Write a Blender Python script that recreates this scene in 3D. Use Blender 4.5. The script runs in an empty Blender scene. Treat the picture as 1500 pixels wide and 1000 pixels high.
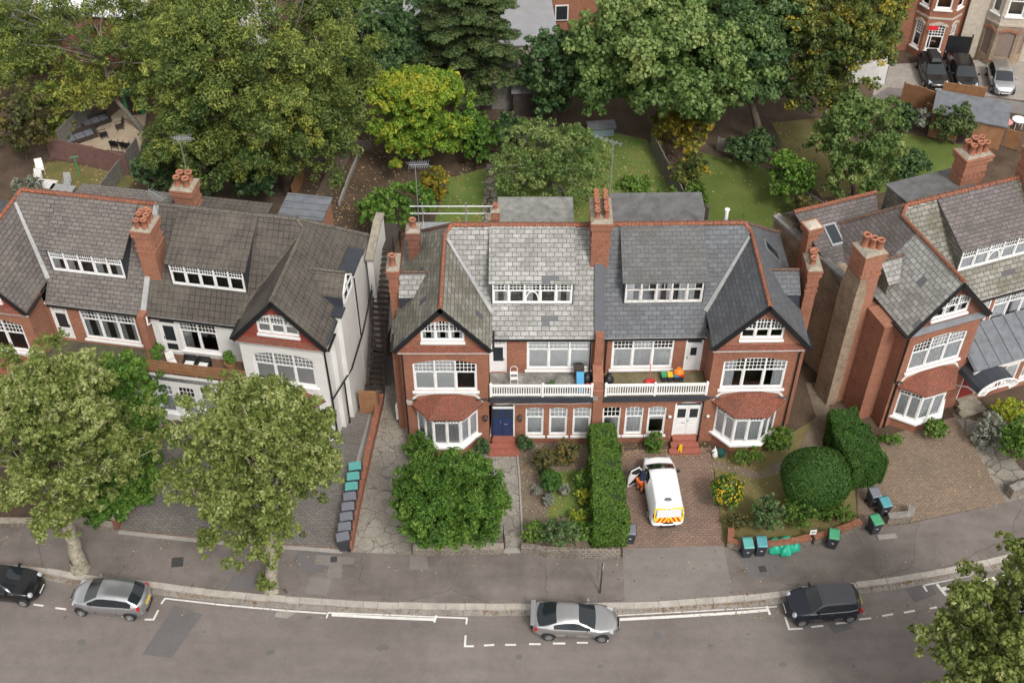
import bpy, bmesh, math, random
import numpy as np
from mathutils import Matrix, Vector, geometry
R = math.radians
PI = math.pi
SC = bpy.context.scene
COL = SC.collection
# ------------------------------------------------------------------ camera, sky, sun, exposure
CAM_H, CAM_T, CAM_F = 52.0, R(44.5), 1780.0
cd = bpy.data.cameras.new('camera'); cam = bpy.data.objects.new('camera', cd); COL.objects.link(cam)
cam.location = (0, 0, CAM_H); cam.rotation_euler = (PI/2 - CAM_T, 0, 0)
cd.sensor_width = 36; cd.lens = CAM_F/1500*36; cd.clip_end = 2000; cd.clip_start = 0.5
SC.camera = cam
SUN_EL, SUN_AZ = R(50), R(155)          # azimuth clockwise from +Y
wd = bpy.data.worlds.new('World'); SC.world = wd; wd.use_nodes = True
nt = wd.node_tree; nt.nodes.clear()
sky = nt.nodes.new('ShaderNodeTexSky'); sky.sky_type = 'NISHITA'; sky.sun_disc = False
sky.sun_elevation = SUN_EL; sky.sun_rotation = SUN_AZ; sky.air_density = 1.0; sky.dust_density = 3.0; sky.ozone_density = 0.6
hs = nt.nodes.new('ShaderNodeHueSaturation'); hs.inputs['Saturation'].default_value = 0.0
bg = nt.nodes.new('ShaderNodeBackground'); bg.inputs[1].default_value = 0.14
wo = nt.nodes.new('ShaderNodeOutputWorld')
nt.links.new(sky.outputs[0], hs.inputs['Color']); nt.links.new(hs.outputs[0], bg.inputs[0]); nt.links.new(bg.outputs[0], wo.inputs[0])
sl = bpy.data.lights.new('sun', 'SUN'); sl.energy = 1.3; sl.angle = R(12); sl.color = (1, .94, .87)
so = bpy.data.objects.new('sun', sl); COL.objects.link(so)
so.rotation_euler = (PI/2 - SUN_EL, 0, PI - SUN_AZ)
SC.view_settings.view_transform = 'Standard'; SC.view_settings.look = 'None'
SC.view_settings.exposure = 0.7; SC.view_settings.gamma = 1.0
try: SC.cycles.max_bounces = 6; SC.cycles.transparent_max_bounces = 8; SC.cycles.diffuse_bounces = 3
except Exception: pass

# ------------------------------------------------------------------ helpers
_S, _C = math.sin(CAM_T), math.cos(CAM_T)
def _ray(px, py):
    u = (px-750)/CAM_F; v = (py-500)/CAM_F
    return u, _C-v*_S, -_S-v*_C
def G(px, py, z=0.0):
    """ground point seen at a photo pixel, on the level z"""
    d = _ray(px, py); t = (z-CAM_H)/d[2]
    return d[0]*t, d[1]*t
def AT(px, py, Y):
    d = _ray(px, py); t = Y/d[1]
    return Vector((d[0]*t, Y, CAM_H+d[2]*t))

class MB:
    """collects faces of one mesh"""
    def __init__(s, M=None): s.v = []; s.f = []; s.mi = []; s.sm = []; s.M = M; s.m = 0; s.smooth = False; s.uvs = {}
    def vs(s, pts):
        n = len(s.v)
        for p in pts:
            p = Vector(p)
            s.v.append(s.M @ p if s.M is not None else p)
        return n
    def face(s, idx): s.f.append(tuple(idx)); s.mi.append(s.m); s.sm.append(s.smooth)
    def poly(s, pts):
        n = s.vs(pts); s.face(range(n, n+len(pts)))
    def box(s, x0, x1, y0, y1, z0, z1):
        n = s.vs([(x0,y0,z0),(x1,y0,z0),(x1,y1,z0),(x0,y1,z0),(x0,y0,z1),(x1,y0,z1),(x1,y1,z1),(x0,y1,z1)])
        for q in ((0,3,2,1),(4,5,6,7),(0,1,5,4),(1,2,6,5),(2,3,7,6),(3,0,4,7)): s.face([n+i for i in q])
        return s
    def frus(s, cx, cy, z0, z1, a0, b0, a1, b1):
        n = s.vs([(cx-a0,cy-b0,z0),(cx+a0,cy-b0,z0),(cx+a0,cy+b0,z0),(cx-a0,cy+b0,z0),(cx-a1,cy-b1,z1),(cx+a1,cy-b1,z1),(cx+a1,cy+b1,z1),(cx-a1,cy+b1,z1)])
        for q in ((0,3,2,1),(4,5,6,7),(0,1,5,4),(1,2,6,5),(2,3,7,6),(3,0,4,7)): s.face([n+i for i in q])
        return s
    def ext(s, pts, vec):
        """polygon extruded along vec, closed"""
        vec = Vector(vec); a = [Vector(p) for p in pts]; k = len(a)
        n = s.vs(a); m = s.vs([p+vec for p in a])
        s.face(range(n, n+k)); s.face([m+k-1-i for i in range(k)])
        for i in range(k):
            j = (i+1) % k; s.face((n+j, n+i, m+i, m+j))
        return s
    def slab(s, pts, th):
        a = [Vector(p) for p in pts]
        nr = geometry.normal(a[:4] if len(a) > 3 else a)
        if nr.z < 0: nr = -nr
        return s.ext(a, -nr*th)
    def tube(s, pts, r, n=6, r1=None, cap=True):
        pts = [Vector(p) for p in pts]; k = len(pts); rings = []
        if r1 is None: r1 = r
        pa = None
        for i, p in enumerate(pts):
            d = (pts[min(i+1,k-1)] - pts[max(i-1,0)])
            if d.length < 1e-9: d = Vector((0,0,1))
            d.normalize()
            if pa is None: pa = d.orthogonal().normalized()
            else:
                pa = pa - d*pa.dot(d)
                pa = pa.normalized() if pa.length > 1e-6 else d.orthogonal().normalized()
            b = d.cross(pa); rr = r + (r1-r)*i/max(1,k-1)
            rings.append(s.vs([p + pa*math.cos(2*PI*j/n)*rr + b*math.sin(2*PI*j/n)*rr for j in range(n)]))
        for i in range(k-1):
            for j in range(n):
                s.face((rings[i]+j, rings[i]+(j+1)%n, rings[i+1]+(j+1)%n, rings[i+1]+j))
        if cap:
            s.face([rings[0]+n-1-j for j in range(n)]); s.face([rings[-1]+j for j in range(n)])
        return s
    def lathe(s, prof, c=(0,0,0), n=12, sx=1, sy=1):
        rings = []
        for r, z in prof:
            rings.append(s.vs([(c[0]+r*sx*math.cos(2*PI*j/n), c[1]+r*sy*math.sin(2*PI*j/n), c[2]+z) for j in range(n)]))
        for i in range(len(prof)-1):
            for j in range(n): s.face((rings[i]+j, rings[i]+(j+1)%n, rings[i+1]+(j+1)%n, rings[i+1]+j))
        s.face([rings[0]+n-1-j for j in range(n)]); s.face([rings[-1]+j for j in range(n)])
        return s
    def build(s, name, mats, parent=None, uv=True, bevel=0):
        me = bpy.data.meshes.new(name)
        if s.M is not None and s.M.determinant() < 0: s.f = [f[::-1] for f in s.f]
        me.from_pydata([tuple(p) for p in s.v], [], s.f)
        if not isinstance(mats, (list, tuple)): mats = [mats]
        for m in mats: me.materials.append(m)
        me.polygons.foreach_set('material_index', s.mi); me.polygons.foreach_set('use_smooth', s.sm)
        if uv and s.f:
            ul = me.uv_layers.new(name='UVMap'); dat = []
            for f in s.f:
                P = [s.v[i] for i in f]
                nr = geometry.normal(P) if len(P) > 2 else Vector((0,0,1))
                if abs(nr.z) > .96 or nr.length < .5:
                    for p in P: dat += (p.x, p.y)
                else:
                    t = Vector((-nr.y, nr.x, 0)).normalized(); b = nr.cross(t)
                    if b.z < 0: b = -b
                    for p in P: dat += (p.dot(t), p.dot(b))
            ul.data.foreach_set('uv', dat)
        me.update()
        o = bpy.data.objects.new(name, me); COL.objects.link(o)
        if parent is not None: o.parent = parent
        if bevel:
            md = o.modifiers.new('b', 'BEVEL'); md.width = bevel; md.segments = 2; md.limit_method = 'ANGLE'
        return o

def tag(o, label=None, cat=None, group=None, kind=None):
    if label: o['label'] = label
    if cat: o['category'] = cat
    if group: o['group'] = group
    if kind: o['kind'] = kind
    return o
def empty(name, loc, rz=0, label=None, cat=None, group=None):
    o = bpy.data.objects.new(name, None); COL.objects.link(o)
    o.location = loc if len(loc) == 3 else (loc[0], loc[1], 0); o.rotation_euler = (0, 0, rz); o.empty_display_size = .2
    return tag(o, label, cat, group)
def copy_tree(o, parent=None):
    c = o.copy(); COL.objects.link(c)
    if parent is not None: c.parent = parent
    for ch in [x for x in o.children]: copy_tree(ch, c)
    return c
def TR(x=0, y=0, z=0, rz=0): return Matrix.Translation((x, y, z)) @ Matrix.Rotation(rz, 4, 'Z')

# ------------------------------------------------------------------ materials
MATS = {}
def newmat(name):
    m = bpy.data.materials.new(name); m.use_nodes = True
    n = m.node_tree.nodes; b = n['Principled BSDF']
    return m, m.node_tree, b
def rgb(c): return (c[0], c[1], c[2], 1)
def mat(name, c, rough=.6, metal=0, var=.12, vs=3.0, bump=0, bs=40, spec=.4, coat=0, c2=None, alpha=None):
    """colour with large soft variation and optional fine bump"""
    if name in MATS: return MATS[name]
    m, t, b = newmat(name); N = t.nodes.new; L = t.links.new
    b.inputs['Roughness'].default_value = rough; b.inputs['Metallic'].default_value = metal
    b.inputs['Specular IOR Level'].default_value = spec; b.inputs['Coat Weight'].default_value = coat
    if coat: b.inputs['Coat Roughness'].default_value = .04
    if var or c2:
        tc = N('ShaderNodeTexCoord'); no = N('ShaderNodeTexNoise'); no.inputs['Scale'].default_value = vs; no.inputs['Detail'].default_value = 5; no.inputs['Roughness'].default_value = .65
        L(tc.outputs['Object'], no.inputs['Vector'])
        rp = N('ShaderNodeValToRGB'); rp.color_ramp.elements[0].position = .32; rp.color_ramp.elements[1].position = .68
        a = c2 if c2 else [x*(1-var) for x in c]; z = c if c2 else [min(1, x*(1+var)) for x in c]
        rp.color_ramp.elements[0].color = rgb(a); rp.color_ramp.elements[1].color = rgb(z)
        L(no.outputs['Fac'], rp.inputs[0]); L(rp.outputs[0], b.inputs['Base Color'])
        if bump:
            n2 = N('ShaderNodeTexNoise'); n2.inputs['Scale'].default_value = bs; n2.inputs['Detail'].default_value = 3; L(tc.outputs['Object'], n2.inputs['Vector'])
            bp = N('ShaderNodeBump'); bp.inputs['Strength'].default_value = bump; bp.inputs['Distance'].default_value = .03
            L(n2.outputs['Fac'], bp.inputs['Height']); L(bp.outputs[0], b.inputs['Normal'])
    else: b.inputs['Base Color'].default_value = rgb(c)
    MATS[name] = m; return m
def brickmat(name, c1, c2, mortar, bw=.225, rh=.075, ms=.012, off=.5, stain=None, stain_amt=.5, ss=.8, bump=.4, rough=.85, patch=None, patch_amt=0, squash=1, ms_smooth=.1):
    """brick, slate, tile or block paving laid in the face's own UV (metres), with weathering"""
    m, t, b = newmat(name); N = t.nodes.new; L = t.links.new
    b.inputs['Roughness'].default_value = rough; b.inputs['Specular IOR Level'].default_value = .25
    uv = N('ShaderNodeUVMap'); br = N('ShaderNodeTexBrick'); br.offset = off
    br.inputs['Scale'].default_value = 1; br.inputs['Brick Width'].default_value = bw; br.inputs['Row Height'].default_value = rh
    br.inputs['Mortar Size'].default_value = ms; br.inputs['Mortar Smooth'].default_value = ms_smooth; br.inputs['Bias'].default_value = 0
    br.inputs['Color1'].default_value = rgb(c1); br.inputs['Color2'].default_value = rgb(c2); br.inputs['Mortar'].default_value = rgb(mortar)
    L(uv.outputs[0], br.inputs['Vector'])
    tc = N('ShaderNodeTexCoord'); no = N('ShaderNodeTexNoise'); no.inputs['Scale'].default_value = ss; no.inputs['Detail'].default_value = 6; no.inputs['Roughness'].default_value = .7
    L(tc.outputs['Object'], no.inputs['Vector'])
    rp = N('ShaderNodeValToRGB'); rp.color_ramp.elements[0].position = .42; rp.color_ramp.elements[1].position = .7
    L(no.outputs['Fac'], rp.inputs[0])
    mx = N('ShaderNodeMix'); mx.data_type = 'RGBA'; mx.blend_type = 'MIX'
    st = stain if stain else [x*.55 for x in c1]
    ml = N('ShaderNodeMath'); ml.operation = 'MULTIPLY'; ml.inputs[1].default_value = stain_amt
    L(rp.outputs[0], ml.inputs[0]); L(ml.outputs[0], mx.inputs[0]); L(br.outputs['Color'], mx.inputs[6]); mx.inputs[7].default_value = rgb(st)
    out = mx.outputs[2]
    # fine grime
    n3 = N('ShaderNodeTexNoise'); n3.inputs['Scale'].default_value = 9; n3.inputs['Detail'].default_value = 6; n3.inputs['Roughness'].default_value = .8; L(tc.outputs['Object'], n3.inputs['Vector'])
    m3 = N('ShaderNodeMix'); m3.data_type = 'RGBA'; m3.blend_type = 'MULTIPLY'; m3.inputs[0].default_value = 1
    r3 = N('ShaderNodeValToRGB'); r3.color_ramp.elements[0].position = .3; r3.color_ramp.elements[1].position = .62
    r3.color_ramp.elements[0].color = (.62, .61, .6, 1); r3.color_ramp.elements[1].color = (1.08, 1.08, 1.08, 1)
    L(n3.outputs['Fac'], r3.inputs[0]); L(out, m3.inputs[6]); L(r3.outputs[0], m3.inputs[7]); out = m3.outputs[2]
    if patch:
        vo = N('ShaderNodeTexNoise'); vo.inputs['Scale'].default_value = .55; vo.inputs['Detail'].default_value = 1
        sn = N('ShaderNodeVectorMath'); sn.operation = 'SNAP'; sn.inputs[1].default_value = (bw*1.0, rh*1.0, 1); L(uv.outputs[0], sn.inputs[0])
        L(sn.outputs[0], vo.inputs['Vector'])
        gt = N('ShaderNodeMath'); gt.operation = 'GREATER_THAN'; gt.inputs[1].default_value = 1-patch_amt; L(vo.outputs['Fac'], gt.inputs[0])
        m4 = N('ShaderNodeMix'); m4.data_type = 'RGBA'; L(gt.outputs[0], m4.inputs[0]); L(out, m4.inputs[6]); m4.inputs[7].default_value = rgb(patch); out = m4.outputs[2]
    L(out, b.inputs['Base Color'])
    if bump:
        inv = N('ShaderNodeMath'); inv.operation = 'SUBTRACT'; inv.inputs[0].default_value = 1; L(br.outputs['Fac'], inv.inputs[1])
        ad = N('ShaderNodeMath'); ad.operation = 'MULTIPLY_ADD'; ad.inputs[1].default_value = .5; L(n3.outputs['Fac'], ad.inputs[0]); L(inv.outputs[0], ad.inputs[2])
        bp = N('ShaderNodeBump'); bp.inputs['Strength'].default_value = bump; bp.inputs['Distance'].default_value = .02
        L(ad.outputs[0], bp.inputs['Height']); L(bp.outputs[0], b.inputs['Normal'])
    MATS[name] = m; return m
def groundmat(name, cols, scale=.6, fine=14, fine_amt=.35, rough=.95, bump=.5, cells=None, joint=None, jw=.03, cvar=(.78,1.16), streak=0):
    """mottled ground: ramp of colours over large noise, times fine grain; cells adds crazy-paving joints"""
    m, t, b = newmat(name); N = t.nodes.new; L = t.links.new
    b.inputs['Roughness'].default_value = rough; b.inputs['Specular IOR Level'].default_value = .2
    tc = N('ShaderNodeTexCoord'); no = N('ShaderNodeTexNoise'); no.inputs['Scale'].default_value = scale; no.inputs['Detail'].default_value = 8; no.inputs['Roughness'].default_value = .62
    L(tc.outputs['Object'], no.inputs['Vector'])
    rp = N('ShaderNodeValToRGB'); els = rp.color_ramp.elements; k = len(cols)
    els[0].position = .3; els[0].color = rgb(cols[0]); els[1].position = .7; els[1].color = rgb(cols[-1])
    for i in range(1, k-1):
        e = els.new(.3+.4*i/(k-1)); e.color = rgb(cols[i])
    L(no.outputs['Fac'], rp.inputs[0]); out = rp.outputs[0]
    n2 = N('ShaderNodeTexNoise'); n2.inputs['Scale'].default_value = fine; n2.inputs['Detail'].default_value = 6; n2.inputs['Roughness'].default_value = .8; L(tc.outputs['Object'], n2.inputs['Vector'])
    r2 = N('ShaderNodeValToRGB'); r2.color_ramp.elements[0].position = .3; r2.color_ramp.elements[1].position = .7
    a, z = 1-fine_amt, 1+fine_amt
    r2.color_ramp.elements[0].color = (a, a, a, 1); r2.color_ramp.elements[1].color = (z, z, z, 1)
    L(n2.outputs['Fac'], r2.inputs[0])
    mx = N('ShaderNodeMix'); mx.data_type = 'RGBA'; mx.blend_type = 'MULTIPLY'; mx.inputs[0].default_value = 1
    L(out, mx.inputs[6]); L(r2.outputs[0], mx.inputs[7]); out = mx.outputs[2]; hgt = n2.outputs['Fac']
    if cells:
        wn = N('ShaderNodeTexNoise'); wn.inputs['Scale'].default_value = 1.5; L(tc.outputs['Object'], wn.inputs['Vector'])
        av = N('ShaderNodeVectorMath'); av.operation = 'MULTIPLY_ADD'; av.inputs[1].default_value = (.5,.5,0); L(wn.outputs['Color'], av.inputs[0]); L(tc.outputs['Object'], av.inputs[2])
        vo = N('ShaderNodeTexVoronoi'); vo.feature = 'DISTANCE_TO_EDGE'; vo.inputs['Scale'].default_value = cells; L(av.outputs[0], vo.inputs['Vector'])
        v2 = N('ShaderNodeTexVoronoi'); v2.inputs['Scale'].default_value = cells; L(av.outputs[0], v2.inputs['Vector'])
        lt = N('ShaderNodeMapRange'); lt.inputs['From Min'].default_value = jw*.4; lt.inputs['From Max'].default_value = jw; L(vo.outputs['Distance'], lt.inputs['Value'])
        bw_ = N('ShaderNodeSeparateColor'); L(v2.outputs['Color'], bw_.inputs[0])
        mr = N('ShaderNodeMapRange'); mr.inputs['To Min'].default_value = cvar[0]; mr.inputs['To Max'].default_value = cvar[1]; L(bw_.outputs[0], mr.inputs['Value'])
        m5 = N('ShaderNodeVectorMath'); m5.operation = 'SCALE'; L(out, m5.inputs[0]); L(mr.outputs[0], m5.inputs['Scale'])
        m6 = N('ShaderNodeMix'); m6.data_type = 'RGBA'; L(lt.outputs[0], m6.inputs[0]); m6.inputs[6].default_value = rgb(joint); L(m5.outputs[0], m6.inputs[7]); out = m6.outputs[2]
    if streak:
        mp = N('ShaderNodeMapping'); mp.inputs['Scale'].default_value = (.12, 1.1, 1); L(tc.outputs['Object'], mp.inputs['Vector'])
        n7 = N('ShaderNodeTexNoise'); n7.inputs['Scale'].default_value = 1; n7.inputs['Detail'].default_value = 5; L(mp.outputs[0], n7.inputs['Vector'])
        n8 = N('ShaderNodeTexNoise'); n8.inputs['Scale'].default_value = 1.7; n8.inputs['Detail'].default_value = 9; n8.inputs['Roughness'].default_value = .75; L(tc.outputs['Object'], n8.inputs['Vector'])
        for nn, lo_, hi_ in ((n7, 1-streak, 1+streak*.6), (n8, 1-streak*1.3, 1+streak*.5)):
            mr7 = N('ShaderNodeMapRange'); mr7.inputs['From Min'].default_value = .3; mr7.inputs['From Max'].default_value = .62; mr7.inputs['To Min'].default_value = lo_; mr7.inputs['To Max'].default_value = hi_; L(nn.outputs['Fac'], mr7.inputs['Value'])
            m7 = N('ShaderNodeVectorMath'); m7.operation = 'SCALE'; L(out, m7.inputs[0]); L(mr7.outputs[0], m7.inputs['Scale']); out = m7.outputs[0]
    L(out, b.inputs['Base Color'])
    if bump:
        bp = N('ShaderNodeBump'); bp.inputs['Strength'].default_value = bump; bp.inputs['Distance'].default_value = .02; L(hgt, bp.inputs['Height']); L(bp.outputs[0], b.inputs['Normal'])
    MATS[name] = m; return m
def glassmat(name, tint=(.96,.97,.97), refl=.05):
    m, t, b = newmat(name); t.nodes.remove(b); N = t.nodes.new; L = t.links.new
    tr = N('ShaderNodeBsdfTransparent'); tr.inputs[0].default_value = rgb(tint)
    gl = N('ShaderNodeBsdfGlossy'); gl.inputs['Roughness'].default_value = .03; gl.inputs[0].default_value = (.9,.93,.97,1)
    lw = N('ShaderNodeLayerWeight'); lw.inputs[0].default_value = .35
    ad = N('ShaderNodeMath'); ad.operation = 'ADD'; ad.inputs[1].default_value = refl; ad.use_clamp = True; L(lw.outputs['Fresnel'], ad.inputs[0])
    mx = N('ShaderNodeMixShader'); L(ad.outputs[0], mx.inputs[0]); L(tr.outputs[0], mx.inputs[1]); L(gl.outputs[0], mx.inputs[2])
    L(mx.outputs[0], t.nodes['Material Output'].inputs[0]); MATS[name] = m; return m
def leafmat(name, cols, trans=.38):
    """leaf colour per leaf: attribute 'tint' (0..1) runs over the ramp"""
    if name in MATS: return MATS[name]
    m, t, b = newmat(name); N = t.nodes.new; L = t.links.new
    at = N('ShaderNodeAttribute'); at.attribute_name = 'tint'
    rp = N('ShaderNodeValToRGB'); els = rp.color_ramp.elements; k = len(cols)
    els[0].position = 0; els[0].color = rgb(cols[0]); els[1].position = 1; els[1].color = rgb(cols[-1])
    for i in range(1, k-1): e = els.new(i/(k-1)); e.color = rgb(cols[i])
    L(at.outputs['Fac'], rp.inputs[0]); L(rp.outputs[0], b.inputs['Base Color'])
    b.inputs['Roughness'].default_value = .55; b.inputs['Specular IOR Level'].default_value = .35
    tl = N('ShaderNodeBsdfTranslucent'); L(rp.outputs[0], tl.inputs[0])
    mx = N('ShaderNodeMixShader'); mx.inputs[0].default_value = trans; L(b.outputs[0], mx.inputs[1]); L(tl.outputs[0], mx.inputs[2])
    L(mx.outputs[0], t.nodes['Material Output'].inputs[0]); MATS[name] = m; return m

BRICK = brickmat('red_brick', (.37,.122,.064), (.265,.085,.047), (.31,.2,.14), stain=(.19,.085,.06), stain_amt=.6)
BRICK_OR = brickmat('orange_brick', (.41,.145,.074), (.30,.105,.058), (.33,.22,.16), stain=(.22,.10,.07), stain_amt=.55)
BRICK_DK = brickmat('dark_red_brick', (0.276,0.090,0.054), (0.198,0.066,0.043), (0.228,0.144,0.108), stain=(.1,.045,.035), stain_amt=.6)
STOCK = brickmat('yellow_stock_brick', (0.405,0.300,0.195), (0.285,0.203,0.135), (0.330,0.270,0.210), stain=(.1,.075,.055), stain_amt=.6)
SLATE_PALE = brickmat('pale_slate', (.42,.415,.395), (.28,.276,.262), (.11,.108,.1), bw=.44, rh=.27, ms=.018, stain=(.14,.137,.125), stain_amt=.75, ss=.55, bump=.7, rough=.7, patch=(.12,.12,.128), patch_amt=.34)
SLATE_WING = brickmat('mossy_slate', (.30,.29,.25), (.175,.168,.142), (.06,.058,.05), bw=.44, rh=.27, ms=.018, stain=(.105,.095,.06), stain_amt=.8, ss=.7, bump=.7, rough=.75, patch=(.09,.09,.095), patch_amt=.33)
SLATE_DARK = brickmat('dark_slate', (0.144,0.152,0.163), (0.101,0.107,0.117), (0.052,0.054,0.057), bw=.44, rh=.25, ms=.014, stain=(.075,.075,.078), stain_amt=.6, ss=.6, bump=.6, rough=.6)
SLATE_DORM = brickmat('weathered_grey_slate', (.15,.152,.155), (.115,.116,.118), (.06,.06,.06), bw=.44, rh=.25, ms=.012, stain=(.10,.095,.082), stain_amt=.8, ss=.7, bump=.6, rough=.65)
SLATE_PURP = brickmat('purple_slate', (0.190,0.161,0.159), (0.132,0.113,0.113), (0.063,0.055,0.055), bw=.42, rh=.24, ms=.016, stain=(.085,.08,.065), stain_amt=.7, ss=.6, bump=.7, rough=.75)
SLATE_PB = brickmat('brown_slate', (0.186,0.162,0.150), (0.126,0.110,0.106), (0.054,0.048,0.046), bw=.42, rh=.24, ms=.02, stain=(.19,.175,.15), stain_amt=.5, ss=.5, bump=.7, rough=.75)
TILE_BR = brickmat('brown_concrete_tile', (0.102,0.088,0.076), (0.084,0.072,0.063), (0.038,0.034,0.030), bw=.30, rh=.36, ms=.018, off=0, stain=(.155,.14,.115), stain_amt=.7, ss=.6, bump=.9, rough=.85)
TILE_RED = brickmat('red_clay_tile', (.31,.10,.06), (.21,.075,.05), (.09,.04,.03), bw=.19, rh=.13, ms=.014, stain=(.15,.075,.055), stain_amt=.7, ss=1.2, bump=.6)
TILE_RIDGE = brickmat('terracotta_ridge_tile', (.37,.13,.07), (.26,.095,.055), (.11,.06,.045), bw=.4, rh=.6, ms=.03, stain=(.15,.09,.07), stain_amt=.6, ss=1.5, bump=.5)
RIDGE_BR = brickmat('brown_ridge_tile', (.2,.12,.09), (.15,.095,.075), (.07,.05,.04), bw=.4, rh=.6, ms=.03, stain=(.1,.08,.07), stain_amt=.6, ss=1.5, bump=.5)
RIDGE_GY = brickmat('grey_ridge_tile', (.15,.13,.11), (.12,.105,.09), (.05,.045,.04), bw=.4, rh=.6, ms=.03, stain=(.18,.165,.13), stain_amt=.6, ss=1.5, bump=.5)
POT = mat('terracotta', (.40,.16,.09), .8, var=.25, vs=6, c2=(.24,.10,.065))
POT_BLACK = mat('pot_mouth_black', (.02,.018,.016), .95, var=0)  # near-black disc set just inside each pot mouth
CEMENT = mat('cement', (.33,.29,.23), .9, var=.25, vs=4, bump=.4, c2=(.19,.17,.13))
STONE_CAP = mat('grey_stone_coping', (.27,.255,.235), .9, c2=(.15,.14,.125), vs=3, bump=.4)
RENDER_W = mat('white_render', (.70,.69,.665), .85, c2=(.60,.59,.56), vs=.7, bump=.2)
WHITE = mat('white_paint', (.78,.775,.76), .5, c2=(.68,.67,.65), vs=2.5)
WHITE2 = mat('old_white_paint', (.70,.69,.66), .6, c2=(.52,.5,.46), vs=5)
CREAM = mat('cream_stone', (.5,.44,.36), .85, c2=(.36,.31,.25), vs=3)
BLACK = mat('black_paint', (.014,.014,.015), .45, var=.3)
LEAD = mat('lead', (.17,.18,.195), .5, c2=(.11,.115,.125), vs=2, bump=.15)
LEAD_DK = mat('dark_lead', (.045,.05,.062), .5, c2=(.032,.035,.042), vs=2)
LEAD_LT = mat('pale_lead_flashing', (.36,.36,.355), .6, c2=(.25,.25,.25), vs=4)
FELT = mat('roofing_felt', (.15,.15,.15), .9, c2=(.085,.085,.082), vs=1.6, bump=.5)
FELT_L = mat('weathered_roofing_felt', (.26,.255,.235), .9, c2=(.13,.13,.12), vs=2.4, bump=.5)
GLASS = glassmat('window_glass')
CURT = mat('net_curtain', (.84,.845,.85), .9, c2=(.70,.71,.72), vs=6)
BLIND = mat('window_blind', (.84,.84,.83), .8, var=.05)
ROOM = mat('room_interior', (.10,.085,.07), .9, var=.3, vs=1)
BLUE_DOOR = mat('navy_door_paint', (.018,.035,.10), .4, var=.1)
RED_DOOR = mat('red_door_paint', (.20,.02,.02), .4, var=.1)
WOOD = mat('brown_timber', (.19,.105,.06), .8, c2=(.11,.062,.038), vs=3, bump=.3)
WOOD_OR = mat('orange_timber', (.33,.17,.08), .8, c2=(.22,.11,.055), vs=2, bump=.3)
WOOD_GY = mat('weathered_timber', (.21,.195,.175), .9, c2=(.13,.12,.105), vs=3, bump=.3)
WOOD_DK = mat('dark_timber', (.055,.043,.036), .85, c2=(.03,.025,.022), vs=3, bump=.3)
STEP_RED = mat('red_step', (.33,.105,.07), .7, c2=(.24,.085,.06), vs=4)
ROUGH_RED = brickmat('red_tile_hanging', (.36,.08,.055), (.28,.065,.048), (.2,.06,.045), bw=.2, rh=.11, ms=.01, stain=(.2,.06,.05), stain_amt=.4)
METAL_GY = mat('galvanised_metal', (.42,.43,.44), .4, metal=.7, var=.1)
IRON = mat('dark_iron', (.035,.033,.032), .6, c2=(.06,.04,.03), vs=5)
# ------------------------------------------------------------------ houses
def arc_pts(u0, u1, z, rise, n=8):
    """points of a segmental arch from (u1,z) over to (u0,z)"""
    w = (u1-u0)/2; rad = (w*w+rise*rise)/(2*rise); a = math.asin(min(1, w/rad)); c = (u0+u1)/2
    return [(c+rad*math.sin(a-2*a*i/n), z-(rad-rise)+rad*math.cos(a-2*a*i/n)) for i in range(n+1)]
def hole(u0, u1, z0, z1, rise=0):
    if rise <= 0: return [(u0,z0),(u1,z0),(u1,z1),(u0,z1)]
    return [(u0,z0),(u1,z0)] + arc_pts(u0, u1, z1-rise, rise)
def wall(mb, o, d, outline, holes=(), nin=(0,1), depth=.14):
    """wall face in the vertical plane through o along d; outline and holes in (t,z); reveals run inward"""
    P = lambda q, k=0: (o[0]+d[0]*q[0]+nin[0]*k, o[1]+d[1]*q[0]+nin[1]*k, q[1])
    loops = [[Vector((q[0], q[1], 0)) for q in outline]] + [[Vector((q[0], q[1], 0)) for q in h] for h in holes]
    flat = [q for l in loops for q in l]
    n = mb.vs([P((q.x, q.y)) for q in flat])
    for tri in geometry.tessellate_polygon(loops): mb.face([n+i for i in tri])
    for h in holes:
        k = len(h)
        for i in range(k):
            a, b = h[i], h[(i+1) % k]; mb.poly([P(a), P(b), P(b, depth), P(a, depth)])
def sheet_wavy(mb, x0, x1, z0, z1, y, amp=.022, wl=.16):
    n = max(4, int((x1-x0)/wl*4)); pr = None
    for i in range(n+1):
        x = x0+(x1-x0)*i/n; yy = y+amp*math.sin(i*PI/2)
        a = mb.vs([(x, yy, z0), (x, yy, z1)])
        if pr is not None: mb.face((pr, a, a+1, pr+1))
        pr = a
RNG = random.Random(7)
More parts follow.
